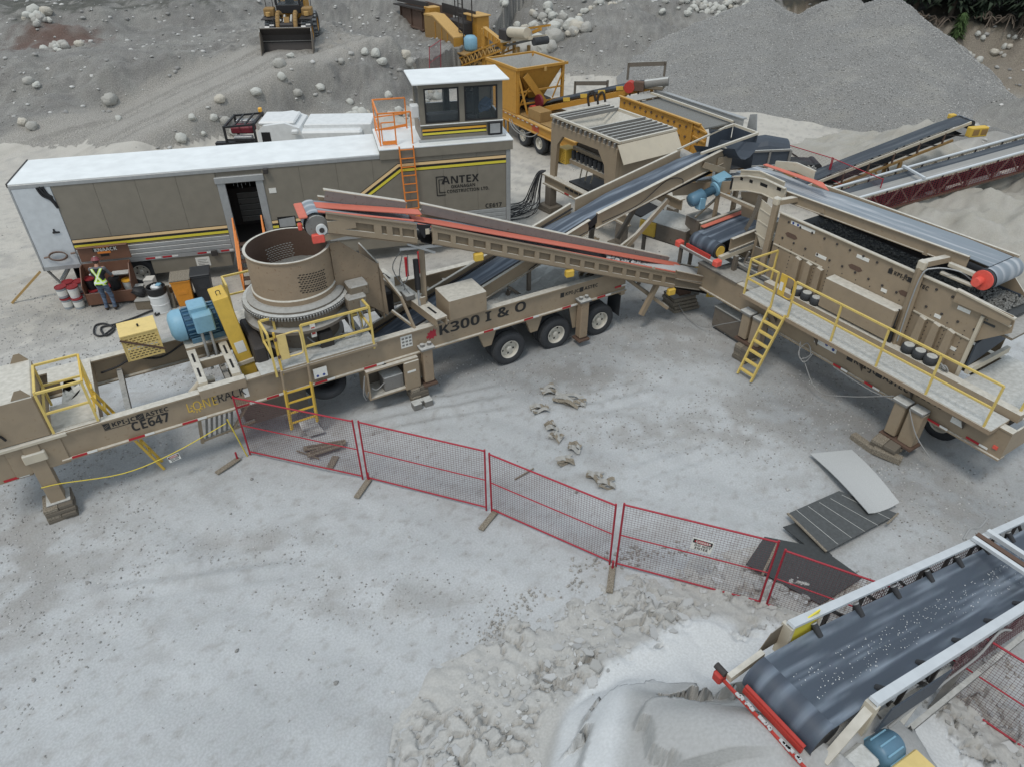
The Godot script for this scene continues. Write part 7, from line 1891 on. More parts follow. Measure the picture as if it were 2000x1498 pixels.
func jaw_plant() -> void:
	var o := thing("jaw_plant", "ochre jaw crusher plant with rusty feed box, ladder and rising belt", "crusher plant", Vector3(-1.5, -0.35, -49.8), -56.0)
	bxs("side_beam", "ochre_top", o, [[-9.0, -0.5, 1.5, 1.56, -0.06, 0.2], [-9.0, -0.5, 1.0, 1.5, 0.02, 0.08]])
	bxs("side_beam", "ochre_dirty", o, [[-9.0, -0.5, 1.0, 1.56, 2.6, 2.68]])
	lettering("ELRUS", 0.36, "ink", o, L(-3.0, 1.06, 0.015), Vector3.RIGHT, Vector3.UP, 1.1)
	for k in 5: tapes(o, [[-4.6 + 0.34 * k, 1.2, 0.01, 0.12]])
	cab("hoses", "cable", o, [[L(-7.0, 1.2, -0.1), L(-6.0, 0.7, -0.15), L(-4.8, 0.9, -0.15), L(-3.8, 0.6, -0.12), L(-2.6, 0.8, -0.1)], [L(-6.5, 1.3, -0.1), L(-5.4, 0.6, -0.2), L(-4.0, 0.75, -0.16), L(-3.0, 0.5, -0.1), L(-1.6, 0.7, -0.1)], [L(-7.2, 1.0, -0.1), L(-6.2, 0.5, -0.2), L(-5.0, 0.55, -0.2), L(-3.6, 0.9, -0.1)]], 0.05)
	bxs("undergear", "black", o, [[-6.6, -2.4, 0.3, 1.0, 0.3, 2.2]], 0.1)
	# feed box of rusty wall plates with ribs
	for k in 2: bxs("wall_plate", "rust" if k == 0 else "tan_dark", o, [[-13.0, -9.4, 1.0 + 1.25 * (1 - k), 2.2 + 1.25 * (1 - k), 0.3, 0.4]], 0.02)
	brs("wall_rail", "rust", o, [[L(-13.2, 2.3, 0.24), L(-9.2, 2.3, 0.24), 0.16, 0.12], [L(-13.2, 2.1, 0.24), L(-9.2, 2.1, 0.24), 0.12, 0.1]])
	for a in [-12.9, -11.2, -9.5]: brs("wall_rib", "rust", o, [[L(a, 1.0, 0.26), L(a, 3.5, 0.26), 0.12, 0.1]])
	brs("feed_lip", "dark_steel", o, [[L(-13.3, 3.6, 0.1), L(-9.0, 3.7, 0.3), 0.5, 0.1], [L(-13.3, 3.9, 0.3), L(-9.0, 4.0, 0.5), 0.2, 0.3]])
	bxs("feed_box", "rust", o, [[-13.0, -9.0, 1.0, 3.6, 2.5, 2.6], [-13.0, -12.9, 1.0, 3.6, 0.4, 2.5]])
	bxs("hopper_back", "dark_steel", o, [[-9.2, -4.6, 3.4, 4.0, 1.8, 1.9]])
	bxs("ochre_column", "ochre", o, [[-9.2, -8.4, 0.9, 3.9, 0.3, 1.2]], 0.03)
	# drive enclosure
	prs("enclosure_side", "ochre_dirty", o, [Vector2(-8.2, 1.9), Vector2(-8.2, 3.55), Vector2(-6.9, 3.6), Vector2(-4.1, 2.6), Vector2(-4.1, 1.85)], 0.2, 0.25)
	prs("enclosure_top", "ochre_top", o, [Vector2(-8.2, 3.5), Vector2(-8.2, 3.62), Vector2(-6.9, 3.66), Vector2(-4.06, 2.66), Vector2(-4.06, 2.56), Vector2(-6.9, 3.56)], -0.7, 0.27)
	for a in [-6.6, -5.7, -4.9]: brs("enclosure_rib", "ochre", o, [[L(a, 1.9, -0.26), L(a, 3.3 - (a + 6.6) * 0.3, -0.26), 0.06, 0.06]])
	bxs("enclosure_end", "ochre", o, [[-4.1, -4.05, 1.85, 2.6, -0.25, 0.7]])
	bxs("deck", "ochre_dirty", o, [[-8.4, -2.4, 1.72, 1.8, -0.3, 2.6]])
	for a in [-7.6, -5.6, -4.4]: brs("deck_post", "ochre_top", o, [[L(a, 1.75, -0.2), L(a, 1.0, -0.1), 0.08, 0.08]])
	bxs("engine_case", "ochre", o, [[-5.4, -4.0, 1.8, 3.75, 1.6, 2.6]], 0.04)
	bxs("engine_top", "ochre_top", o, [[-5.6, -3.9, 3.75, 3.83, 1.4, 2.7]], 0.02)
	bxs("jaw_body", "dark_steel", o, [[-6.8, -4.6, 1.8, 3.4, 0.9, 2.0]], 0.08)
	var m := part("drive_motor", o)
	lat("motor_body", "blue_pale", m, [Vector2(0, 0), Vector2(0.42, 0.04), Vector2(0.46, 0.2), Vector2(0.46, 0.8), Vector2(0.3, 0.95), Vector2(0, 1.0)], Transform3D(Basis(), L(-3.6, 1.8, 0.8)), 18, true)
	var lad := part("ladder", o)
	ladder(lad, "dark_steel", L(-4.6, 1.8, 0.5), L(-4.0, 1.8, 0.5), L(-4.6, 5.6, 0.5), L(-4.0, 5.6, 0.5), 13, 0.03, 0.03)
	for p in [-6.6, -4.3, -5.6]: brs("rail_post", "dark_steel", o, [[L(p, 3.4, 1.4), L(p, 5.4, 1.4), 0.06, 0.06]])
	# discharge belt on a lattice, rising to the right
	for b in [-0.2, 0.9]:
		brs("truss_chord", "ochre", o, [[L(-3.6, 1.4, b), L(1.6, 3.3, b), 0.08, 0.1], [L(-3.2, 1.0, b), L(1.8, 2.8, b), 0.08, 0.1]])
		for k in 9: brs("truss_lacing", "ochre_top", o, [[L(-3.4 + 0.5 * k, 1.45 + 0.18 * k, b), L(-3.1 + 0.5 * k, 1.1 + 0.18 * k, b), 0.05, 0.05], [L(-3.1 + 0.5 * k, 1.1 + 0.18 * k, b), L(-2.9 + 0.5 * k, 1.6 + 0.18 * k, b), 0.05, 0.05]])
	belt(o, "belt_dark", line(-3.6, 1.5, 5.0, 3.9, 4), 0.45, 0.08, -0.4)
	brs("head_rail", "tan_pale", o, [[L(1.6, 3.3, -0.1), L(5.0, 4.0, -0.1), 0.1, 0.18], [L(1.6, 3.3, 0.9), L(5.0, 4.0, 0.9), 0.1, 0.18]])
	drum(o, "head_drum", "rubber", L(5.1, 3.8, 0.4), 0.22, 0.5)
	tbs("motor_body", "tan_pale", o, [[L(2.8, 4.0, -0.2), L(4.6, 4.2, -0.2), 0.3]], 14)
	bxs("gear_case", "dark_steel", o, [[1.9, 2.8, 3.5, 4.1, -0.5, 0.1]], 0.05)
	brs("head_beam", "ochre", o, [[L(4.6, 4.2, 0.2), L(5.4, 4.5, 0.2), 0.12, 0.16], [L(2.0, 3.9, 1.0), L(5.2, 4.6, 1.0), 0.1, 0.12]])
	bxs("portal_post", "ochre", o, [[-0.72, -0.36, 1.2, 3.7, -0.1, 0.2]], 0.02)
	brs("portal_beam", "ochre", o, [[L(-0.6, 3.6, 0.05), L(1.7, 3.0, 0.1), 0.3, 0.42]])
	for k in 4: brs("beam_rib", "ochre_top", o, [[L(-0.4 + 0.5 * k, 3.72 - 0.13 * k, -0.12), L(-0.4 + 0.5 * k, 3.38 - 0.13 * k, -0.12), 0.05, 0.05]])
	brs("brace", "ochre_top", o, [[L(-1.6, 1.4, -0.1), L(-0.6, 2.6, -0.1), 0.1, 0.12]])
	bxs("foot_block", "red", o, [[-1.0, -0.4, 0.95, 1.25, -0.12, 0.2]], 0.03)
	for a in [1.6, 3.2]: brs("leg", "ochre_dirty", o, [[L(a, 3.2, 0.1), L(a + (0.0 if a > 2.0 else -0.5), 0.1, 0.1), 0.16, 0.16], [L(a, 3.2, 0.9), L(a, 0.1, 0.9), 0.16, 0.16]])
	for a in [-8.4, -2.0]:
		for b in [0.1, 2.6]: bxs("leg", "rust", o, [[a - 0.14, a + 0.14, 0.0, 1.0, b - 0.12, b + 0.12]])
	for a in [-5.6, -4.4]: wheel(o, L(a, 0.5, 0.9), 0.5, 0.3, 1.0, true)

func loader() -> void:
	var y0 := 2.86
	var o := thing("wheel_loader", "wheel loader facing the yard with its wide bucket lowered on the ramp", "loader", Vector3(-13.1, y0, -45.0), 7.0)
	# bucket
	var prof := [Vector2(0.5, 0.02), Vector2(0.0, 0.03), Vector2(-0.5, 0.16), Vector2(-0.68, 0.55), Vector2(-0.6, 0.95), Vector2(-0.3, 1.32), Vector2(-0.34, 1.36), Vector2(-0.68, 1.0), Vector2(-0.76, 0.55), Vector2(-0.56, 0.1), Vector2(0.0, -0.03), Vector2(0.5, -0.01)]
	var yz := Transform3D(Basis(Vector3(0, 0, 1), Vector3.UP, Vector3(-1, 0, 0)), Vector3.ZERO)
	var bk := part("bucket", o)
	prs("shell", "dark_steel", bk, prof, -1.45, 1.45, yz)
	var cheek := [Vector2(0.5, 0.0), Vector2(-0.5, 0.1), Vector2(-0.7, 0.55), Vector2(-0.62, 0.98), Vector2(-0.3, 1.36), Vector2(-0.1, 1.2)]
	prs("cheek", "frame", bk, cheek, -1.48, -1.44, yz)
	prs("cheek", "frame", bk, cheek, 1.44, 1.48, yz)
	bxs("cutting_edge", "grey_steel", bk, [[-1.48, 1.48, -0.02, 0.04, -0.56, -0.44]])
	bxs("back_seam", "grey_steel", bk, [[-1.44, 1.44, 0.60, 0.63, 0.62, 0.66]])
	brs("top_lip", "frame", bk, [[Vector3(-1.48, 1.36, -0.32), Vector3(1.48, 1.36, -0.32), 0.1, 0.05]])
	# arms, frame, wheels
	for x in [-0.5, 0.5]: cab("lift_arm", "ochre_dirty", o, [[Vector3(x, 0.7, -0.75), Vector3(x, 1.5, -1.1), Vector3(x, 1.95, -1.7), Vector3(x * 0.9, 1.7, -2.5)]], 0.13, 4)
	bxs("front_frame", "dark_steel", o, [[-0.42, 0.42, 0.6, 1.5, 0.9, 2.8]], 0.08)
	for x in [-0.2, 0.2]: tbs("ram", "grey_steel", o, [[Vector3(x, 1.2, -0.9), Vector3(x, 1.7, -2.2), 0.09]], 10)
	brs("bell_crank", "ochre_dirty", o, [[Vector3(0, 0.8, -0.9), Vector3(0, 1.75, -1.4), 0.3, 0.14]])
	for e in [[-1.05, -1.95, -1.0], [1.05, -1.95, 1.0], [-1.05, -5.0, -1.0], [1.05, -5.0, 1.0]]:
		var w := part("wheel", o, Vector3(e[0], 0.78, e[1]))
		var xf := Transform3D(Basis(Vector3(0, 0, 1), Vector3(e[2], 0, 0), Vector3(0, e[2], 0)).orthonormalized(), Vector3.ZERO)
		lat("tyre", "tread", w, [Vector2(0.42, -0.28), Vector2(0.66, -0.3), Vector2(0.76, -0.26), Vector2(0.76, 0.26), Vector2(0.66, 0.3), Vector2(0.42, 0.28), Vector2(0.42, -0.28)], xf, 24, true)
		lat("rim", "ochre", w, [Vector2(0.42, 0.26), Vector2(0.36, 0.12), Vector2(0.16, 0.08), Vector2(0.14, 0.2), Vector2(0, 0.2)], xf, 18)
		var mb := MB.new()
		for k in 20:
			var u := TAU * k / 20.0
			for s in [-1.0, 1.0]:
				var uu := u + (0.16 if s > 0 else 0.0)
				mb.box(Vector3(s * 0.14, sin(uu) * 0.78, cos(uu) * 0.78), Vector3(0.26, 0.06, 0.12), Basis(Vector3.RIGHT, Vector3(0, sin(uu), cos(uu)), Vector3(0, -cos(uu), sin(uu)).normalized()))
		ob("tread_lug", mb, "galvanised", w)
	for x in [-1.1, 1.1]:
		bxs("fender", "dark_steel", o, [[x - 0.36, x + 0.36, 1.62, 1.68, 1.3, 2.9]], 0.01)
		bxs("step_box", "ochre_dirty", o, [[x - 0.3, x + 0.3, 1.68, 2.1, 2.2, 3.0]], 0.04)
		tbs("work_lamp", "ochre_top", o, [[Vector3(x, 1.75, -1.9), Vector3(x, 1.95, -1.9), 0.14]], 12)
		brs("handrail", "dark_steel", o, [[Vector3(x * 1.2, 1.7, -2.9), Vector3(x * 1.2, 3.2, -2.9), 0.04, 0.04], [Vector3(x * 0.8, 1.7, -2.7), Vector3(x * 0.8, 3.0, -2.7), 0.04, 0.04], [Vector3(x * 1.2, 3.2, -2.9), Vector3(x * 1.2, 2.6, -4.4), 0.04, 0.04]])
	var c := part("cab", o)
	bxs("cab_frame", "black", c, [[-0.72, 0.72, 1.75, 2.2, 2.7, 4.2], [-0.75, -0.62, 2.2, 3.5, 2.7, 2.85], [0.62, 0.75, 2.2, 3.5, 2.7, 2.85], [-0.75, -0.62, 2.2, 3.5, 4.1, 4.2], [0.62, 0.75, 2.2, 3.5, 4.1, 4.2]], 0.02)
	bxs("cab_roof", "ochre_dirty", c, [[-0.8, 0.8, 3.5, 3.62, 2.6, 4.3]], 0.03)
	bxs("windscreen", "glass", c, [[-0.62, 0.62, 2.2, 3.5, 2.74, 2.76]])
	bxs("seat", "black", c, [[-0.25, 0.25, 2.0, 2.9, 3.5, 3.8]], 0.05)
	bxs("rear_glass", "glass", c, [[-0.62, 0.62, 2.2, 3.5, 4.14, 4.16]])
	bxs("engine_hood", "ochre", o, [[-0.8, 0.8, 1.2, 2.3, 4.3, 6.4]], 0.1)
	bxs("rear_frame", "dark_steel", o, [[-0.7, 0.7, 0.6, 1.2, 2.9, 6.3]], 0.06)

func truck() -> void:
	var o := thing("service_truck", "white truck with black headache rack parked behind the long trailer", "truck", Vector3(-12.7, 0, -31.7), 3.0)
	bxs("chassis", "black", o, [[-0.8, 6.2, 0.7, 0.95, 0.5, 0.7], [-0.8, 6.2, 0.7, 0.95, 1.5, 1.7]])
	for e in [[0.2, 0.15], [0.2, 2.05], [2.6, 0.15], [2.6, 2.05], [5.2, 0.15], [5.2, 2.05]]: wheel(o, L(e[0], 0.5, e[1]), 0.5, 0.28, 1.0 if e[1] < 1.0 else -1.0)
	bxs("deck", "black", o, [[-0.8, 1.4, 1.1, 1.25, 0.0, 2.2], [-0.5, 1.3, 1.25, 1.9, 0.1, 0.4]])
	var rk := part("headache_rack", o)
	brs("rack_bar", "black", rk, [[L(0.0, 1.2, 0.2), L(0.0, 2.6, 0.2), 0.09, 0.09], [L(0.0, 1.2, 2.0), L(0.0, 2.6, 2.0), 0.09, 0.09], [L(1.3, 1.2, 0.2), L(1.3, 2.7, 0.2), 0.09, 0.09], [L(1.3, 1.2, 2.0), L(1.3, 2.7, 2.0), 0.09, 0.09], [L(0.0, 2.55, 0.2), L(1.3, 2.65, 0.2), 0.08, 0.08], [L(0.0, 2.55, 2.0), L(1.3, 2.65, 2.0), 0.08, 0.08], [L(0, 2.55, 0.2), L(0, 2.55, 2.0), 0.08, 0.08], [L(0.45, 2.6, 0.2), L(0.45, 2.6, 2.0), 0.06, 0.06], [L(0.9, 2.62, 0.2), L(0.9, 2.62, 2.0), 0.06, 0.06], [L(1.3, 2.65, 0.2), L(1.3, 2.65, 2.0), 0.1, 0.1], [L(0.0, 2.0, 0.2), L(1.3, 2.0, 0.2), 0.07, 0.07]])
	bxs("crane_head", "dark_red", rk, [[0.1, 1.1, 2.1, 2.4, 0.7, 1.3]], 0.05)
	bxs("reel", "galvanised", rk, [[0.2, 1.0, 2.35, 2.5, 1.4, 1.7], [0.3, 1.1, 1.9, 2.1, 0.3, 0.6]], 0.02)
	bxs("beacon", "stripe_orange", o, [[1.2, 1.36, 2.75, 2.95, 1.7, 1.86]], 0.03)
	var cb := part("cab", o)
	prs("cab_shell", "white", cb, [Vector2(1.45, 1.1), Vector2(1.45, 2.35), Vector2(1.75, 2.62), Vector2(2.7, 2.72), Vector2(3.3, 2.5), Vector2(3.5, 2.0), Vector2(3.5, 1.1)], -2.1, -0.05)
	bxs("roof_cap", "white", cb, [[1.5, 3.1, 2.6, 2.74, 0.25, 1.9]], 0.06)
	bxs("side_window", "void", cb, [[1.62, 2.0, 1.9, 2.35, 0.03, 0.05]])
	bxs("mirror", "white", o, [[3.0, 3.3, 2.3, 2.5, -0.25, -0.05]], 0.05)
	bxs("hood", "white", o, [[2.2, 6.0, 1.2, 2.34, 0.1, 1.3]], 0.08)
	bxs("box_body", "white", o, [[3.4, 6.4, 1.2, 2.5, 0.6, 2.3]], 0.03)
	bxs("fuel_tank", "galvanised", o, [[1.8, 2.2, 0.5, 1.1, 0.05, 0.5]], 0.05)

func fence_panel(label: String, p: Vector3, q: Vector3, group := "red mesh fence panels", leaned := 0.0) -> Node3D:
	var d := q - p
	var o := thing("mesh_fence", label, "fence", p, rad_to_deg(atan2(-d.z, d.x)), group)
	var w := Vector2(d.x, d.z).length()
	var lean := Vector3(0, 0, leaned)
	for x in [0.03, w - 0.03]: tbs("post", "fence_red", o, [[Vector3(x, 0.0, 0), Vector3(x, 1.84, 0) + lean, 0.022]], 8)
	for y in [0.1, 0.95, 1.8]: tbs("rail", "fence_red", o, [[Vector3(0.03, y, 0) + lean * y / 1.84, Vector3(w - 0.03, y, 0) + lean * y / 1.84, 0.02 if y != 0.95 else 0.015]], 8)
	var mb := MB.new()
	var n := int(w / 0.062)
	for i in n: mb.bar(Vector3(0.04 + (w - 0.08) * i / n, 0.1, 0), Vector3(0.04 + (w - 0.08) * i / n, 1.8, 0) + lean, 0.004, 0.004, Vector3.RIGHT)
	for i in 28: mb.bar(Vector3(0.03, 0.16 + i * 0.0606, 0) + lean * (0.16 + i * 0.06) / 1.84, Vector3(w - 0.03, 0.16 + i * 0.0606, 0) + lean * (0.16 + i * 0.06) / 1.84, 0.004, 0.004)
	ob("wire_mesh", mb, "wire", o)
	return o

func danger_sign(o: Node3D, c: Vector3, w: float, h: float, tilt := 0.0) -> void:
	var s := part("danger_sign", o, c)
	s.rotation_degrees.z = tilt
	bxs("board", "sign", s, [[-w * 0.5, w * 0.5, -h * 0.5, h * 0.5, -0.008, 0.0]])
	bxs("header", "ink", s, [[-w * 0.46, w * 0.46, h * 0.1, h * 0.44, -0.011, -0.008]])
	lat("header_oval", "tape_red", s, [Vector2(0, 0), Vector2(0.5, 0), Vector2(0.5, 0.002), Vector2(0, 0.002)], Transform3D(Basis(Vector3(w * 0.8, 0, 0), Vector3(0, 0, 1), Vector3(0, -h * 0.28, 0)), Vector3(0, h * 0.27, 0.011)), 20)
	lettering("DANGER", h * 0.17, "sign", s, Vector3(-w * 0.33, h * 0.19, 0.0135), Vector3.RIGHT, Vector3.UP, w / h * 0.74)
	lettering("DO NOT", h * 0.2, "ink", s, Vector3(-w * 0.36, -h * 0.16, 0.009), Vector3.RIGHT, Vector3.UP, w / h * 0.76)
	lettering("ENTER", h * 0.2, "ink", s, Vector3(-w * 0.32, -h * 0.42, 0.009), Vector3.RIGHT, Vector3.UP, w / h * 0.76)

func fences() -> void:
	var g := [Vector3(-6.62, 0.05, -13.3), Vector3(-3.52, 0.05, -12.38), Vector3(-0.52, 0.05, -11.36), Vector3(2.12, 0.05, -9.8), Vector3(4.99, 0.05, -8.8), Vector3(6.75, 0.05, -7.9), Vector3(8.75, 0.05, -5.65), Vector3(10.6, 0.05, -3.3)]
	var l := ["red mesh fence panel beside the yellow ladder, over the scrap planks", "red mesh fence panel second from the yellow ladder", "red mesh fence panel between the plain panels, left of the danger sign", "red mesh fence panel with a danger sign hung on it", "red mesh fence panel over the dark screen mat, next to the sand conveyor", "red mesh fence panel half under the sand conveyor", "red mesh fence panel at the right edge beyond the sand conveyor"]
	for i in 7:
		var u: Vector3 = (g[i + 1] - g[i]).normalized() * 0.04
		var o := fence_panel(l[i], g[i] + u, g[i + 1] - u, "red mesh fence panels", [0.02, 0.0, 0.05, -0.04, 0.12, 0.0, 0.0][i])
		if i == 3: danger_sign(o, Vector3(1.62, 1.28, 0.02), 0.4, 0.32, -3.0)
	var fl := ["wooden foot board under the fence joint nearest the ladder", "pale foot board under the second fence joint", "pale foot board under the fence joint left of the danger sign", "foot board with red bracket below the start of the fence"]
	var fp := [[Vector3(-3.5, 0.03, -12.1), 72.0], [Vector3(-0.5, 0.02, -11.1), 60.0], [Vector3(2.05, 0.03, -9.45), 78.0], [Vector3(-6.95, 0.03, -12.9), 55.0]]
	for i in 4:
		var t := thing("fence_foot", fl[i], "board", fp[i][0] + Vector3(0, height(fp[i][0].x, fp[i][0].z), 0), fp[i][1], "fence foot boards")
		bxs("board", "wood", t, [[-0.38, 0.3, 0.0, 0.05, -0.07, 0.07]], 0.01)
		if i != 1: tbs("socket", "fence_red", t, [[Vector3(0.24, 0.05, 0), Vector3(0.24, 0.25, 0), 0.025]], 8)
	# fence beyond the screen plant
	g = [Vector3(10.2, 0.05, -34.2), Vector3(12.1, 0.05, -31.9), Vector3(13.6, 0.05, -29.9), Vector3(14.7, 0.05, -27.4), Vector3(15.5, 0.05, -24.3), Vector3(16.2, 0.05, -21.3)]
	l = ["red fence panel behind the black hooded conveyor", "red fence panel behind the ochre legged conveyor", "red fence panel at the foot of the eroded dirt heap", "red fence panel below the white railed conveyor", "red fence panel beyond the red conveyor drum"]
	for i in 3: fence_panel(l[i], g[i], g[i + 1], "red fence panels beyond the screen plant")
	fence_panel("tall red fence panel standing below the jaw plant", Vector3(-5.0, 1.3, -45.6), Vector3(-4.5, 1.9, -48.0), "", 0.1)

func at_ground(x: float, z: float, up := 0.0) -> Vector3: return Vector3(x, height(x, z) + up, z)

func scraps() -> void:
	# screen mats and sheets on the ground
	var o := thing("screen_mat", "large dark woven screen mat lying on the pale ground", "mat", Vector3(7.35, 0.12, -11.05), 0.0)
	for e in [["mat_weave", [Vector2(-1.16, 0.09), Vector2(0.27, 0.81), Vector2(1.33, 0.09), Vector2(-0.68, -1.01)], 0.05]]:
		prs(e[0], "mat_dark", o, e[1], 0.0, 0.025, Transform3D(Basis(Vector3.RIGHT, Vector3(0, 0, -1), Vector3.UP), Vector3(0, e[2], 0)))
	brs("edge_bar", "wood", o, [[Vector3(-1.16, 0.09, -0.09), Vector3(-0.68, 0.09, 1.01), 0.05, 0.03], [Vector3(1.33, 0.09, -0.09), Vector3(0.95, 0.09, 0.22), 0.04, 0.02]])
	for k in 5: brs("weave_line", "grey_steel", o, [[Vector3(-0.92 + 0.3 * k, 0.078, -0.2 - 0.12 * k), Vector3(-0.35 + 0.36 * k, 0.078, 0.8 - 0.18 * k), 0.012, 0.004]])
	o = thing("screen_mat", "dark screen mat lying behind the last front fence panel", "mat", Vector3(6.1, 0.12, -9.5), 0.0)
	prs("mat_weave", "rubber_sheet", o, [Vector2(-0.6, 1.0), Vector2(-1.2, 0.25), Vector2(0.0, -0.75), Vector2(1.1, -0.1), Vector2(0.5, 0.7)], 0.0, 0.02, Transform3D(Basis(Vector3.RIGHT, Vector3(0, 0, -1), Vector3.UP), Vector3(0, 0.02, 0)))
	brs("edge_bar", "wood", o, [[Vector3(-0.35, 0.05, -0.85), Vector3(-0.95, 0.05, 0.05), 0.05, 0.03]])
	o = thing("screen_mat", "small dark screen mat showing from under the large mat", "mat", Vector3(6.3, 0.1, -10.5), 0.0)
	prs("mat_weave", "rubber_sheet", o, [Vector2(-0.3, 0.3), Vector2(0.1, 0.45), Vector2(0.5, -0.5), Vector2(0.2, -0.5)], 0.0, 0.02, Transform3D(Basis(Vector3.RIGHT, Vector3(0, 0, -1), Vector3.UP), Vector3(0, 0.02, 0)))
	var mb := MB.new()
	for lay in [0.0, -0.015]:
		var rows := []
		for i in 9:
			var t := i / 8.0
			var a := Vector3(7.4, 0.1, -13.2).lerp(Vector3(7.95, 0.18, -11.05), t)
			var b := Vector3(8.5, 0.1, -13.35).lerp(Vector3(8.8, 0.16, -11.4), t)
			var r := []
			for k in 6: r.append(a.lerp(b, k / 5.0) + Vector3(0, 0.05 + lay + 0.09 * pow(absf(k / 2.5 - 1.0), 2.0) * t + 0.06 * sin(t * 3.4), 0))
			rows.append(r)
		mb.sheet(rows, Vector3.UP if lay == 0.0 else Vector3.DOWN)
	tag(ob("rubber_sheet", mb, "sand_load"), "long pale curling sheet laid across the dark screen mat", "sheet")
	# curled strips and bits
	var L_ := [[1.0, -16.0, 0.5, 20, "thin curled strip nearest the trailer wheels"], [1.55, -15.5, 0.85, -20, "biggest bundle of curled strips on the grey yard"], [0.75, -15.1, 0.55, 15, "curled strip lying left of the biggest strip bundle"], [1.85, -15.35, 0.4, -5, "dark torn scrap right of the biggest strip bundle"], [1.0, -14.4, 0.34, 20, "small curled scrap between strip bundles, farthest up the line"], [1.15, -14.0, 0.4, -30, "curled scrap second up the line from the fence"], [1.6, -13.6, 0.38, -15, "round curled scrap midway between strips and fence"], [1.3, -13.1, 0.5, 10, "frayed bundle of strips midway to the fence"], [2.0, -12.55, 0.45, -25, "curled strip of the pair nearest the fence, on its far side"], [2.25, -12.3, 0.5, -5, "curled strip of the pair nearest the fence, on its near side"]]
	for e in L_:
		var p := at_ground(e[0], e[1], 0.015)
		var t := thing("scrap_strip", e[4], "scrap", p, e[3], "curled scraps on the yard")
		for k in 6:
			mb = MB.new()
			var rows := []
			var z: float = (rng.randf() - 0.5) * e[2] * 0.5
			for i in 7:
				var x: float = (i / 6.0 - 0.5) * e[2] * 0.85 * rng.randf_range(0.9, 1.1)
				var y: float = 0.02 + 0.05 * sin(i * 1.1 + k) + 0.012 * k
				rows.append([Vector3(x, y + 0.03, z + 0.06 * sin(i * 0.6 + k)), Vector3(x, y, z + 0.035 + 0.06 * sin(i * 0.6 + k) + 0.02 * k)])
			mb.sheet(rows)
			ob("strip", mb, "dust_dark" if k % 2 else "wood", t)
	var S := [[0.3, -12.6, 0.6, 40, "thin stick lying between the fence and the curled scraps"], [-4.75, -13.6, 1.05, 15, "long weathered plank behind the first fence panel"], [-4.7, -13.4, 0.9, 28, "weathered plank crossing the long one behind the fence"], [-4.45, -13.05, 0.45, 80, "short weathered board nearest the fence wire"], [-5.1, -13.25, 0.7, -25, "thin batten left of the crossed planks"]]
	for i in 5:
		var e: Array = S[i]
		var t := thing("plank", e[4], "plank", at_ground(e[0], e[1], 0.02 + 0.05 * (i % 3)), e[3], "loose planks behind the fence")
		var w := 0.03 if i in [0, 4] else 0.17
		bxs("board", "wood", t, [[-e[2] * 0.5, e[2] * 0.5, 0, 0.045, -w * 0.5, w * 0.5]], 0.006)
		if i in [1, 2]: bxs("split_edge", "wood_dark", t, [[-e[2] * 0.4, e[2] * 0.45, 0.045, 0.06, -w * 0.1, w * 0.2]])
	var t := thing("bent_plate", "bent grey plate propped behind the first fence panel", "plate", at_ground(-5.2, -14.2), 20.0)
	mb = MB.new()
	mb.sheet([[Vector3(-0.3, 0.3, -0.2), Vector3(0.1, 0.34, -0.25)], [Vector3(-0.25, 0.16, 0), Vector3(0.2, 0.18, 0)], [Vector3(-0.1, 0.1, 0.25), Vector3(0.3, 0.1, 0.2)]])
	ob("plate_sheet", mb, "galvanised", t)
	# timber packing under the jacks
	var P := [["timber_pile", "stacked timbers under the nose leg of the crusher plant", Vector3(-10.27, 0, -11.37), 30.0, 4, 0.6, 0.1], ["timber_pile", "stepped timbers beneath the crusher plant control cabinet", Vector3(-2.62, 0, -15.72), 30.0, 4, 0.5, 0.115], ["timber_pile", "broken timbers stacked under the screen plant jack", Vector3(9.42, 0, -13.45), -50.0, 4, 0.62, 0.1], ["timber_pile", "timbers under the ladder end jack of the screen plant", Vector3(6.95, 0, -17.6), -58.0, 4, 0.5, 0.12]]
	for e in P:
		t = thing(e[0], e[1], "timber", e[2], e[3], "timber packing under machine legs")
		for k in e[4]:
			for j in 2:
				var x: float = -e[5] * 0.5 + j * e[5] * 0.5
				var off := rng.randf_range(-0.04, 0.04)
				if k % 2: bxs("timber", "wood_dark" if j else "wood", t, [[x + 0.005, x + e[5] * 0.49, e[6] * k, e[6] * (k + 1) - 0.006, -e[5] * 0.5 + off, e[5] * 0.5 + off]], 0.01)
				else: bxs("timber", "wood" if j else "wood_dark", t, [[-e[5] * 0.5 + off, e[5] * 0.5 + off, e[6] * k, e[6] * (k + 1) - 0.006, x + 0.005, x + e[5] * 0.49]], 0.01)
	for e in [["loose wooden block in front of the screen plant jack", Vector3(8.92, 0.05, -13.65), -62.0], ["split wooden block leaning by the screen plant jack timbers", Vector3(9.3, 0.1, -13.15), -40.0]]:
		t = thing("wood_block", e[0], "block", e[1], e[2], "loose blocks by the jack")
		bxs("block", "wood", t, [[-0.34, 0.34, -0.05, 0.14, -0.09, 0.1]], 0.015)
	t = thing("slotted_block", "slotted steel block on the ground beside the crusher plant jack", "block", Vector3(-2.45, 0, -15.3), 30.0)
	bxs("block", "grey_steel", t, [[-0.28, -0.04, 0, 0.2, -0.12, 0.12], [0.04, 0.28, 0, 0.2, -0.12, 0.12], [-0.04, 0.04, 0, 0.2, -0.02, 0.12]], 0.012)
	# rope barrier with its sign
	t = thing("rope_barrier", "sagging yellow rope barrier with hanging danger sign below the crusher plant beam", "barrier", Vector3(0, 0, -17.28), 30.0)
	cab("rope", "rope_yellow", t, [[L(-11.98, 0.95, -0.12), L(-11.6, 0.92, -0.14), L(-10.4, 0.78, -0.3), L(-9.3, 0.9, -0.3), L(-8.0, 1.2, -0.2)]], 0.012)
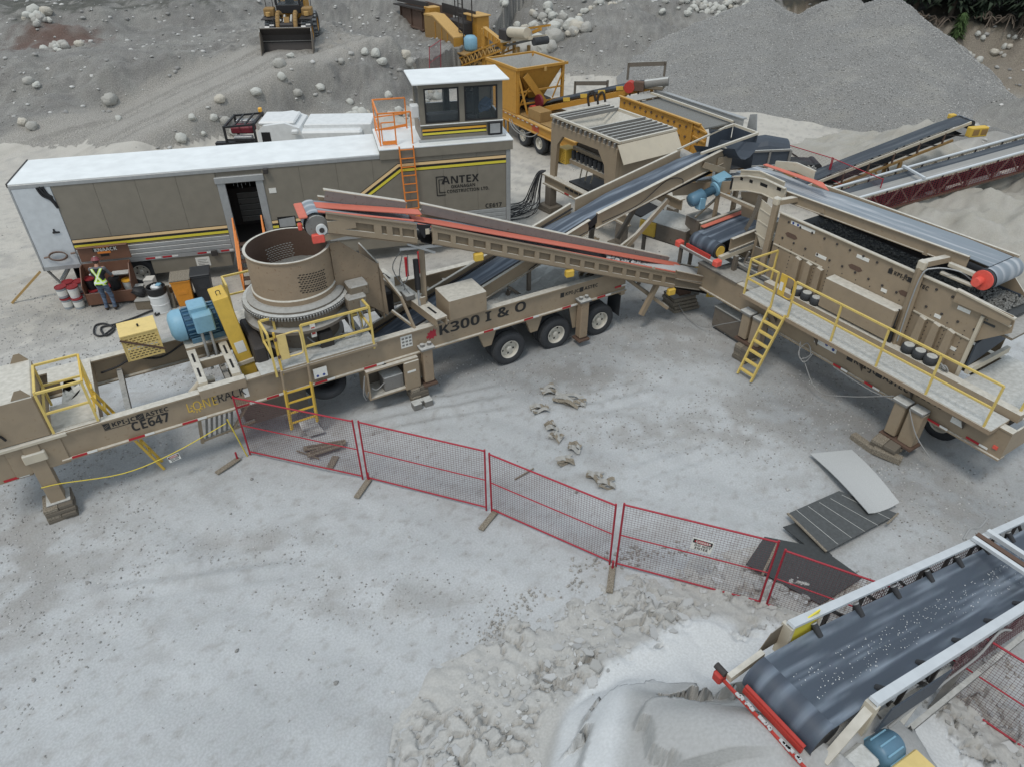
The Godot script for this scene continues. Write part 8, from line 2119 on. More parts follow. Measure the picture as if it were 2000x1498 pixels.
	tbs("rope_post", "rope_yellow", t, [[L(-7.95, 1.3, -0.2), L(-7.75, 0.02, -0.18), 0.016]], 8)
	danger_sign(t, L(-9.3, 0.78, -0.32), 0.26, 0.18, 8.0)

func yard_goods() -> void:
	var T := Transform3D(Basis(Vector3.UP, deg_to_rad(14.4)), Vector3(-15.58, 0, -21.27))
	# open tool chest
	var o := thing("tool_chest", "brown steel tool chest with its lid standing open beside the trailer", "tool chest", T * L(1.28, 0, -1.05), 14.4)
	bxs("front", "brown_box", o, [[0, 1.5, 0.08, 0.5, 0.0, 0.03]], 0.01)
	bxs("skid", "dark_steel", o, [[0.05, 0.25, 0, 0.08, 0.05, 0.65], [1.25, 1.45, 0, 0.08, 0.05, 0.65]])
	bxs("chest_floor", "brown_box", o, [[0, 1.5, 0.08, 0.11, 0.03, 0.72]])
	for x in [0.0, 1.47]: prs("chest_side", "brown_box", o, [Vector2(0, 0.08), Vector2(0.72, 0.08), Vector2(0.72, 1.25), Vector2(0.45, 1.25), Vector2(0, 0.8)], x, x + 0.03, Transform3D(Basis(Vector3(0, 0, -1), Vector3.UP, Vector3(1, 0, 0)), Vector3.ZERO))
	bxs("chest_back", "brown_box", o, [[0, 1.5, 0.11, 1.25, 0.69, 0.72]])
	var lid := part("lid", o, Vector3(0.06, 0.22, -0.05))
	bxs("lid_panel", "brown_box", lid, [[-0.02, 1.52, 1.1, 1.62, 0.66, 0.7], [-0.02, 1.52, 1.6, 1.63, 0.56, 0.66]], 0.01)
	bxs("maker_patch", "orange", lid, [[0.55, 0.95, 1.34, 1.58, 0.652, 0.66]])
	bxs("maker_band", "ink", lid, [[0.44, 1.06, 1.42, 1.54, 0.646, 0.652]])
	lettering("KNAACK", 0.12, "sign", lid, L(0.47, 1.42, 0.643), Vector3.RIGHT, Vector3.UP, 1.05)
	bxs("latch_recess", "void", lid, [[0.62, 0.88, 1.24, 1.32, 0.652, 0.66]])
	bxs("tool_tray", "grey_steel", o, [[0.85, 1.4, 0.85, 0.92, 0.4, 0.68]], 0.02)
	# buckets
	var B := [[0.62, 0.0, -0.84, "bucket", "lid_red", "grey bucket with red lid, lower left of the front stack beside the chest"], [0.98, 0.0, -0.94, "bucket", "lid_red", "grey bucket with red lid, lower right of the front stack beside the chest"], [0.58, 0.39, -0.8, "bucket", "lid_red", "grey bucket with red lid, upper left of the front stack beside the chest"], [0.94, 0.38, -0.86, "white", "lid_red", "white labelled bucket with red lid, upper right of the front stack"], [0.72, 0.38, -0.46, "bucket", "lid_red", "grey bucket behind the front stack, nearer the trailer wheel"], [1.04, 0.38, -0.5, "bucket", "lid_red", "grey bucket behind the front stack, nearer the tool chest"], [0.74, 0.0, -0.46, "bucket", "lid_red", "grey bucket under the rear bucket by the trailer wheel"], [1.05, 0.0, -0.5, "bucket", "lid_red", "grey bucket under the rear bucket by the tool chest"], [1.5, 0.12, -0.75, "white", "lid_red", "white bucket standing in the tool chest behind its front"], [1.46, 0.5, -0.62, "black", "lid_red", "black bucket with red lid in the tool chest"], [1.85, 0.12, -0.6, "bucket", "lid_red", "grey bucket with red lid in the tool chest behind the worker"], [2.2, 0.45, -0.72, "black", "black", "black pail of tools in the tool chest by the worker's hands"], [2.56, 0.3, -0.62, "white", "stripe_orange", "white jug with yellow base at the end of the tool chest"]]
	for e in B:
		var t := thing("bucket", e[5], "bucket", T * L(e[0], e[1], e[2]), rng.randf() * 360.0, "buckets by the tool chest")
		lat("pail", e[3], t, [Vector2(0, 0), Vector2(0.15, 0), Vector2(0.17, 0.36), Vector2(0.175, 0.36)], Transform3D(), 20)
		lat("lid", e[4], t, [Vector2(0.175, 0.34), Vector2(0.184, 0.35), Vector2(0.18, 0.385), Vector2(0.165, 0.38), Vector2(0.16, 0.37), Vector2(0, 0.37)], Transform3D(), 20)
		if e[3] != "black": lat("label_band", "sign", t, [Vector2(0.1565, 0.08), Vector2(0.169, 0.27)], Transform3D(), 20)
	var t := thing("spray_bottle", "blue bottle lying on the buckets in the tool chest", "bottle", T * L(1.6, 0.93, -0.5), 14.4)
	tbs("bottle_body", "blue", t, [[Vector3(-0.1, 0.0, 0), Vector3(0.12, 0.06, -0.08), 0.045]], 12)
	tbs("bottle_cap", "white", t, [[Vector3(-0.1, 0.0, 0), Vector3(-0.14, -0.01, 0.02), 0.03]], 10)
	# drum, bins, boxes
	t = thing("steel_drum", "white ribbed drum with black rim full of rubbish", "drum", T * L(3.66, 0, -1.8), 0.0)
	lat("drum_body", "white", t, [Vector2(0, 0), Vector2(0.28, 0), Vector2(0.29, 0.02), Vector2(0.28, 0.04), Vector2(0.28, 0.28), Vector2(0.295, 0.3), Vector2(0.28, 0.32), Vector2(0.28, 0.56), Vector2(0.295, 0.58), Vector2(0.28, 0.6), Vector2(0.28, 0.86)], Transform3D(), 28)
	lat("liner", "black", t, [Vector2(0.285, 0.64), Vector2(0.3, 0.7), Vector2(0.3, 0.88), Vector2(0.27, 0.9), Vector2(0.25, 0.74), Vector2(0, 0.72)], Transform3D(), 28)
	bxs("rubbish", "white", t, [[-0.12, 0.16, 0.74, 0.92, -0.1, 0.14], [-0.2, -0.08, 0.72, 0.88, 0.0, 0.16]], 0.05)
	bxs("rubbish", "blue_pale", t, [[0.02, 0.18, 0.9, 0.96, -0.05, 0.12]], 0.02)
	for e in [[4.42, -1.55, "bin_orange", "wood", "orange wheeled bin with grey lid beside the white drum"], [5.02, -1.35, "bin_black", "bin_black", "black wheeled bin beside the orange bin"]]:
		t = thing("wheeled_bin", e[4], "bin", T * L(e[0], 0, e[1]), 14.4 + 4.0)
		var mb := MB.new()
		var rows := []
		for k in 5:
			var c: Vector2 = [Vector2(-1, 1), Vector2(1, 1), Vector2(1, -1), Vector2(-1, -1), Vector2(-1, 1)][k]
			rows.append([Vector3(c.x * 0.23, 0.06, c.y * 0.25), Vector3(c.x * 0.29, 0.98, c.y * 0.33)])
		for k in 4:
			var out: Vector3 = (rows[k][0] + rows[k + 1][0]) * Vector3(1, 0, 1)
			mb.face(rows[k][0], rows[k + 1][0], rows[k + 1][1], out); mb.face(rows[k][0], rows[k + 1][1], rows[k][1], out)
		ob("bin_body", mb, e[2], t)
		bxs("bin_rim", e[2], t, [[-0.31, 0.31, 0.95, 1.0, -0.35, 0.35]], 0.015)
		bxs("bin_lid", e[3], t, [[-0.32, 0.32, 1.0, 1.06, -0.36, 0.37]], 0.02)
		bxs("front_panel", e[2], t, [[-0.16, 0.16, 0.5, 0.8, -0.305, -0.28], [-0.1, 0.1, 0.56, 0.62, -0.31, -0.3]], 0.01)
		for x in [-0.26, 0.26]: drum(t, "bin_wheel", "black", Vector3(x, 0.1, -0.3), 0.1, 0.03)
		brs("bin_handle", e[2], t, [[Vector3(-0.3, 1.0, -0.4), Vector3(0.3, 1.0, -0.4), 0.04, 0.04]])
	for e in [[3.28, 0.42, -0.75, 0.3, 0.28, "card", "pale carton standing upright on the other carton by the trailer"], [3.3, 0.0, -0.8, 0.5, 0.42, "card", "larger pale carton below the upright one by the trailer"], [3.1, 0.0, -1.45, 0.5, 0.32, "tan_dark", "brown crate on the ground beside the tool chest"], [2.9, 0.0, -0.85, 0.3, 0.5, "grey_steel", "grey metal case between the tool chest and the cartons"]]:
		t = thing("carton" if e[5] == "card" else "crate", e[6], "box", T * L(e[0], e[1], e[2]), 8.0)
		bxs("box_shell", e[5], t, [[-e[3] * 0.5, e[3] * 0.5, 0, e[4], -0.18, 0.18]], 0.012)
		bxs("box_flap", e[5], t, [[-e[3] * 0.5, e[3] * 0.5, e[4], e[4] + 0.01, -0.2, -0.01]], 0.003)
	t = thing("black_bag", "black rubbish bag on the crate beside the tool chest", "bag", T * L(2.98, 0.3, -1.25), 0.0)
	var bag := MeshInstance3D.new()
	bag.mesh = rock_mesh(77, 0.5, "black", 2)
	put(bag, "bag_body", t)
	bag.scale = Vector3.ONE * 0.24
	bag.position.y = 0.17
	for k in 4:
		t = thing("timber_offcut", ["split timber offcut nearest the white drum", "tall timber offcut leaning between drum and orange bin", "short timber offcut behind the drum", "timber offcut nearest the orange bin"][k], "timber", T * L(3.98 + 0.08 * (k % 2), 0.0, -1.5 - 0.11 * k), 10.0, "timber offcuts between drum and bin")
		brs("offcut", "wood_dark", t, [[Vector3(0, 0, 0), Vector3(-0.06 + 0.03 * k, 0.55 + 0.12 * (k % 3), -0.06), 0.09, 0.07]])
	t = thing("timber_prop", "long yellowish timber leaning on the rear corner of the trailer", "timber", T * L(-1.3, 0, -0.1), 0.0)
	var q := T * L(-0.1, 1.02, -0.06) - t.position
	brs("timber", "wood_new", t, [[Vector3(0, 0.03, 0), q, 0.07, 0.07]])
	# hoses
	var mb := MB.new()
	var ring := []
	for k in 46: ring.append(T * L(0.62 + 0.27 * cos(k * 0.42) * (1.0 + 0.06 * sin(k)), 1.48 + 0.15 * sin(k * 0.42) + 0.0015 * k, -0.07 - 0.001 * k))
	mb.cable(ring, 0.016, 2, 5)
	for e in [[0.2, 1.5], [1.02, 1.56]]: mb.tube(T * L(e[0], e[1], -0.09), T * L(e[0] + 0.14, e[1] + 0.01, -0.09), 0.03)
	tag(ob("hose_coil", mb, "hose"), "coiled brown hose hung on the white rear panel of the trailer", "hose")
	mb = MB.new()
	var pts := []
	for w in [[-12.69, -19.42], [-12.83, -18.84], [-13.14, -18.93], [-13.31, -19.39], [-13.06, -19.51], [-12.65, -19.23], [-12.75, -18.84], [-13.1, -19.3], [-12.73, -19.51], [-12.27, -19.86], [-11.85, -20.38], [-11.67, -20.06], [-11.57, -20.19]]: pts.append(at_ground(w[0], w[1], 0.05))
	mb.cable(pts, 0.03, 5, 6)
	tag(ob("ground_hose", mb, "cable"), "black hose looped on the ground behind the yellow mesh guard", "hose")
	mb = MB.new()
	mb.cable([at_ground(-4.9, -22.9, 0.04), at_ground(-4.3, -21.6, 0.04), at_ground(-4.2, -20.6, 0.04), Vector3(-4.2, 0.6, -19.8), Vector3(-4.4, 1.9, -19.4)], 0.03, 5, 6)
	mb.cable([at_ground(-4.5, -23.0, 0.04), at_ground(-4.0, -21.8, 0.04), at_ground(-3.9, -20.8, 0.04), Vector3(-4.0, 0.6, -19.9), Vector3(-4.2, 1.9, -19.4)], 0.03, 5, 6)
	tag(ob("supply_cables", mb, "cable_grey"), "pair of grey supply cables running from the trailer to the crusher plant", "cables")
	for k in 3:
		var r := thing("steel_roller", ["grey steel roller lying behind the conveyors, leftmost of three", "grey steel roller lying behind the conveyors, middle of three", "grey steel roller lying behind the conveyors, rightmost of three"][k], "roller", at_ground(-2.2 + 0.45 * k, -22.6, 0.12), 60.0, "steel rollers on the ground")
		tbs("roller_tube", "grey_steel", r, [[Vector3(-0.6, 0, 0), Vector3(0.6, 0, 0), 0.1]], 14)
		tbs("roller_shaft", "dark_steel", r, [[Vector3(-0.7, 0, 0), Vector3(0.7, 0, 0), 0.03]], 8)
	for k in 2:
		var r := thing("marker_post", ["red marker post behind the crusher plant frame, taller of two", "red marker post behind the crusher plant frame, shorter of two"][k], "post", at_ground(-3.1 - 0.55 * k, -21.6 - 0.6 * k), 0.0, "red posts behind the crusher plant")
		tbs("post_tube", "tape_red", r, [[Vector3.ZERO, Vector3(0, 1.5 - 0.5 * k, 0), 0.06]], 10)

# one body from tapered bones [p, q, r0, r1, kind] joined smoothly; surface nets
func body_mesh(bones: Array, cell: float, k: float, clip, paint: Callable, v: PackedVector3Array, n: PackedVector3Array, c: PackedColorArray) -> void:
	var f := {}
	for b in bones:
		var p: Vector3 = b[0]
		var q: Vector3 = b[1]
		var m := maxf(b[2], b[3]) + k + cell * 2.0
		var lo := Vector3i(((p.min(q) - Vector3.ONE * m) / cell).floor())
		var hi := Vector3i(((p.max(q) + Vector3.ONE * m) / cell).ceil())
		var d := q - p
		var dd := maxf(d.length_squared(), 1e-8)
		for z in range(lo.z, hi.z + 1):
			for y in range(lo.y, hi.y + 1):
				for x in range(lo.x, hi.x + 1):
					var w := Vector3(x, y, z) * cell
					var t := clampf((w - p).dot(d) / dd, 0.0, 1.0)
					var s: float = (w - p - d * t).length() - lerpf(b[2], b[3], t)
					var key := Vector3i(x, y, z)
					if f.has(key):
						var a: float = f[key]
						var h := clampf(0.5 + 0.5 * (a - s) / k, 0.0, 1.0)
						f[key] = lerpf(a, s, h) - k * h * (1.0 - h)
					else: f[key] = s
	if clip != null:
		for key in f: f[key] = clip.call(Vector3(key) * cell, f[key])
	var corner := [Vector3i(0, 0, 0), Vector3i(1, 0, 0), Vector3i(0, 1, 0), Vector3i(1, 1, 0), Vector3i(0, 0, 1), Vector3i(1, 0, 1), Vector3i(0, 1, 1), Vector3i(1, 1, 1)]
	var edges := [[0, 1], [2, 3], [4, 5], [6, 7], [0, 2], [1, 3], [4, 6], [5, 7], [0, 4], [1, 5], [2, 6], [3, 7]]
	var vert := {}
	for key in f:
		var s := []
		var neg := 0
		for o in corner:
			var e: float = f.get(key + o, 1.0)
			s.append(e)
			if e < 0.0: neg += 1
		if neg == 0 or neg == 8: continue
		var sum := Vector3.ZERO
		var cnt := 0
		for e in edges:
			if (s[e[0]] < 0.0) != (s[e[1]] < 0.0):
				sum += Vector3(corner[e[0]]).lerp(Vector3(corner[e[1]]), s[e[0]] / (s[e[0]] - s[e[1]]))
				cnt += 1
		var g := Vector3(s[1] + s[3] + s[5] + s[7] - s[0] - s[2] - s[4] - s[6], s[2] + s[3] + s[6] + s[7] - s[0] - s[1] - s[4] - s[5], s[4] + s[5] + s[6] + s[7] - s[0] - s[1] - s[2] - s[3]).normalized()
		vert[key] = [(Vector3(key) + sum / cnt) * cell, g]
	for key in vert:
		for ax in 3:
			var u := Vector3i.ZERO; u[ax] = 1
			var a: float = f.get(key, 1.0)
			var b2: float = f.get(key + u, 1.0)
			if (a < 0.0) == (b2 < 0.0): continue
			var p1 := Vector3i.ZERO; p1[(ax + 1) % 3] = 1
			var p2 := Vector3i.ZERO; p2[(ax + 2) % 3] = 1
			var ks := [key, key - p1, key - p1 - p2, key - p2]
			if not (vert.has(ks[1]) and vert.has(ks[2]) and vert.has(ks[3])): continue
			for tr in [[0, 1, 2], [0, 2, 3]]:
				var A: Array = vert[ks[tr[0]]]
				var B: Array = vert[ks[tr[1]]]
				var C: Array = vert[ks[tr[2]]]
				if (B[0] - A[0]).cross(C[0] - A[0]).dot(A[1] + B[1] + C[1]) > 0.0:
					var sw := B; B = C; C = sw
				for e in [A, B, C]:
					v.append(e[0]); n.append(e[1]); c.append(paint.call(e[0]))

func person() -> void:
	var T := Transform3D(Basis(Vector3.UP, deg_to_rad(14.4)), Vector3(-15.58, 0, -21.27))
	var at := T * L(2.0, 0, -1.32)
	at.y = height(at.x, at.z)
	var o := thing("person", "person in hard hat, lime vest and jeans leaning over the tool chest", "person", at, 10.0)
	var mats := StandardMaterial3D.new()
	mats.vertex_color_use_as_albedo = true
	mats.roughness = 0.9
	var hip := Vector3(0.0, 0.96, 0.04)
	var chest := Vector3(-0.02, 1.32, -0.1)
	var neck := Vector3(-0.03, 1.5, -0.19)
	var head := Vector3(-0.03, 1.62, -0.25)
	var bones := []
	for s in [-1.0, 1.0]:
		var hj := hip + Vector3(s * 0.09, -0.04, 0)
		var kn := Vector3(s * 0.12 + 0.02, 0.5, -0.03)
		var an := Vector3(s * 0.13 + 0.03, 0.1, 0.05)
		bones.append_array([[hj, kn, 0.098, 0.066], [kn, an, 0.066, 0.052], [an, Vector3(an.x + s * 0.02, 0.05, -0.12), 0.05, 0.045], [an, Vector3(an.x, 0.05, 0.04), 0.052, 0.05]])
		var sh := chest + Vector3(s * 0.19, 0.11, -0.01)
		var el := Vector3(s * 0.27, 1.16, -0.24)
		var wr := Vector3(s * 0.2, 1.02, -0.46)
		bones.append_array([[chest + Vector3(s * 0.05, 0.1, 0), sh, 0.075, 0.072], [sh, el, 0.062, 0.047], [el, wr, 0.045, 0.031]])
	bones.append_array([[hip + Vector3(-0.05, 0, 0), hip + Vector3(0.05, 0, 0), 0.125, 0.125], [hip, chest, 0.125, 0.135], [chest + Vector3(-0.07, 0.03, 0), chest + Vector3(0.07, 0.03, 0), 0.12, 0.12], [chest + Vector3(0, 0.1, 0), neck, 0.07, 0.054], [neck, head, 0.052, 0.05]])
	var v := PackedVector3Array()
	var n := PackedVector3Array()
	var c := PackedColorArray()
	var jeans := Color(0.11, 0.15, 0.22)
	var grey := Color(0.12, 0.125, 0.135)
	var skin := Color(0.42, 0.23, 0.16)
	body_mesh(bones, 0.014, 0.035, null, func(p: Vector3) -> Color:
		if p.y < 0.12: return Color(0.06, 0.045, 0.035)
		if p.y < 0.98 and absf(p.x) < 0.24 and p.z > -0.22: return jeans * (0.8 + 0.35 * sin(p.y * 41.0 + p.x * 30.0) * sin(p.y * 17.0))
		if p.y > 1.5: return skin
		if p.z < -0.3: return skin
		return grey, v, n, c)
	# head with nose, ears, brow and jaw on a finer grid
	body_mesh([[head + Vector3(0, 0.03, 0.015), head + Vector3(0, 0.0, -0.03), 0.096, 0.085], [head + Vector3(0, -0.06, -0.05), head + Vector3(0, -0.02, -0.04), 0.05, 0.07], [head + Vector3(0, 0.0, -0.108), head + Vector3(0, -0.035, -0.128), 0.012, 0.016], [head + Vector3(-0.094, 0.0, 0), head + Vector3(-0.098, -0.04, 0.0), 0.018, 0.014], [head + Vector3(0.094, 0.0, 0), head + Vector3(0.098, -0.04, 0.0), 0.018, 0.014], [head + Vector3(-0.03, -0.072, -0.098), head + Vector3(0.03, -0.072, -0.098), 0.01, 0.01]], 0.006, 0.02, null, func(p: Vector3) -> Color:
		var q := p - head
		if q.z < -0.07 and absf(absf(q.x) - 0.034) < 0.014 and absf(q.y - 0.012) < 0.008: return Color(0.05, 0.04, 0.04)
		if q.z < -0.09 and absf(q.y + 0.073) < 0.006 and absf(q.x) < 0.03: return Color(0.3, 0.12, 0.1)
		if q.y > 0.035 or (q.z > 0.03 and q.y > -0.05): return Color(0.07, 0.05, 0.04)
		return skin, v, n, c)
	# hands: palm, four fingers of unequal length and a thumb from the side, half closed
	for s in [-1.0, 1.0]:
		var wr := Vector3(s * 0.2, 1.02, -0.46)
		var fw: Vector3 = Vector3(-s * 0.25, -0.45, -0.85).normalized()
		var sd: Vector3 = Vector3(s, 0.1, -0.25).normalized()
		var dn: Vector3 = fw.cross(sd).normalized() * -s
		if dn.y > 0.0: dn = -dn
		var hb := [[wr, wr + fw * 0.05, 0.03, 0.032], [wr + fw * 0.05 - sd * 0.025, wr + fw * 0.09 - sd * 0.028, 0.02, 0.017], [wr + fw * 0.05 + sd * 0.025, wr + fw * 0.085 + sd * 0.028, 0.02, 0.016]]
		for i in 4:
			var b0: Vector3 = wr + fw * 0.088 + sd * (-0.033 + 0.022 * i)
			var ln: float = [0.036, 0.042, 0.04, 0.031][i]
			var b1: Vector3 = b0 + (fw + dn * 0.35).normalized() * ln
			var b2: Vector3 = b1 + (fw * 0.6 + dn).normalized() * ln * 0.75
			hb.append_array([[b0, b1, 0.0095, 0.009], [b1, b2, 0.009, 0.008], [b2, b2 + (dn - fw * 0.1).normalized() * ln * 0.5, 0.008, 0.0075]])
		var t0: Vector3 = wr + fw * 0.035 - sd * 0.03
		var t1: Vector3 = t0 + (fw * 0.7 - sd * 0.7 + dn * 0.3).normalized() * 0.04
		hb.append_array([[t0, t1, 0.013, 0.011], [t1, t1 + (fw + dn * 0.6).normalized() * 0.03, 0.0105, 0.009]])
		body_mesh(hb, 0.0045, 0.007, null, func(_p: Vector3) -> Color: return skin, v, n, c)
	var add := func(vv: PackedVector3Array, nn: PackedVector3Array, cc: PackedColorArray, called: String) -> void:
		var ar := []
		ar.resize(Mesh.ARRAY_MAX)
		ar[Mesh.ARRAY_VERTEX] = vv; ar[Mesh.ARRAY_NORMAL] = nn; ar[Mesh.ARRAY_COLOR] = cc
		var am := ArrayMesh.new()
		am.add_surface_from_arrays(Mesh.PRIMITIVE_TRIANGLES, ar)
		am.surface_set_material(0, mats)
		var mi := MeshInstance3D.new()
		mi.mesh = am
		put(mi, called, o)
	add.call(v, n, c, "body")
	v = PackedVector3Array(); n = PackedVector3Array(); c = PackedColorArray()
	body_mesh([[hip + Vector3(-0.05, 0.03, 0), hip + Vector3(0.05, 0.03, 0), 0.15, 0.15], [hip, chest, 0.15, 0.157], [chest + Vector3(-0.09, 0.03, 0), chest + Vector3(0.09, 0.03, 0), 0.143, 0.143], [chest + Vector3(-0.12, 0.12, 0), chest + Vector3(0.12, 0.12, 0), 0.08, 0.08]], 0.013, 0.035, func(p: Vector3, d: float) -> float: return maxf(maxf(d, p.y - 1.47), 0.95 - p.y), func(p: Vector3) -> Color:
		var lime := Color(0.46, 0.68, 0.06)
		var k := absf(absf(p.x + 0.02) - absf(p.y - 1.24) * 0.6)
		if absf(p.y - 1.06) < 0.02 or k < 0.018: return Color(0.62, 0.66, 0.64)
		if absf(p.y - 1.06) < 0.052 or k < 0.045: return lime
		return Color(0.015, 0.018, 0.02), v, n, c)
	add.call(v, n, c, "vest")
	var hx := Transform3D(Basis.from_euler(Vector3(-0.35, 0, 0)), head + Vector3(0, 0.035, 0.0))
	lat("hard_hat", "hat", o, [Vector2(0.15, 0.0), Vector2(0.152, 0.012), Vector2(0.122, 0.03), Vector2(0.116, 0.07), Vector2(0.085, 0.112), Vector2(0.04, 0.132), Vector2(0, 0.136)], hx, 24, true)
	brs("hat_ridge", "vest_silver", o, [[hx * Vector3(0, 0.13, -0.07), hx * Vector3(0, 0.13, 0.07), 0.03, 0.016]])

func sand_height(x: float, z: float) -> float:
	var dx := x - 4.15
	var dz := z + 4.55
	var r := Vector2(dx, dz).length()
	var u := atan2(dz, dx)
	var n := fnz.get_noise_2d(x * 5.0, z * 5.0 + 400.0)
	var n2 := fnz.get_noise_2d(x * 16.0 + 90.0, z * 16.0)
	var r0 := r + 0.5 * n + 0.25 * sin(u * 3.0 + 1.0) - 0.5 * sst(-2.2, -2.9, u)
	if r0 > 6.6: return -1.0
	var y := 0.34 * (1.0 - sst(3.3, 5.75, r0)) - 0.25 * maxf(0.0, r0 - 5.6)
	y += 1.05 * (1.0 - sst(1.6, 3.35, r0)) + 0.75 * (1.0 - sst(0.1, 2.0, r0))
	# slumped terraces with broken faces on the near side of the heap
	var cb := crk.get_noise_2d(x * 0.36 + 9.0, z * 0.36)
	var e := r0 - 2.3 - 0.42 * cb - 0.1 * n2
	y += 0.34 * (1.0 - sst(-0.06, 0.06, e))
	e = r0 - 1.35 - 0.4 * crk.get_noise_2d(x * 0.36 + 40.0, z * 0.36) - 0.15 * n2
	y += 0.32 * (1.0 - sst(-0.06, 0.06, e))
	e = r0 - 3.05 - 0.12 * sin(u * 4.0)
	y += 0.05 * (1.0 - sst(-0.12, 0.12, e))
	# crust cracked into plates round the foot
	var w := sst(3.35, 3.75, r0) * (1.0 - sst(5.3, 5.85, r0))
	if w > 0.0:
		var cl := crk.get_noise_2d(x, z)
		var ed := crk2.get_noise_2d(x, z)
		var pt := sst(-0.15, 0.2, fnz.get_noise_2d(x * 9.0 + 5.0, z * 9.0 + 71.0))
		y += w * (pt * (0.07 * cl - 0.15 * (1.0 - sst(-0.98, -0.86, ed))) + 0.07 * n2 + 0.05 * fnz.get_noise_2d(x * 40.0, z * 40.0))
	return y + 0.012 * n2

var crk := FastNoiseLite.new()
var crk2 := FastNoiseLite.new()

func slab_mesh(seed_: int) -> ArrayMesh:
	# flat broken plate of crust with an angular outline
	var r := RandomNumberGenerator.new()
	r.seed = seed_
	var mb := MB.new()
	var p := []
	var a := 0.0
	while a < TAU - 0.5:
		p.append(Vector2(cos(a) * r.randf_range(0.7, 1.0), sin(a) * r.randf_range(0.7, 1.0)))
		a += r.randf_range(0.7, 1.5)
	mb.prism(p, -0.5, 0.3, Transform3D(Basis(Vector3.RIGHT, Vector3(0, 0, -1), Vector3.UP), Vector3.ZERO))
	var q := []
	for e in p: q.append(e * 0.86)
	mb.prism(q, 0.3, 0.42, Transform3D(Basis(Vector3.RIGHT, Vector3(0, 0, -1), Vector3.UP), Vector3.ZERO))
	return mesh_of(mb, "stone")

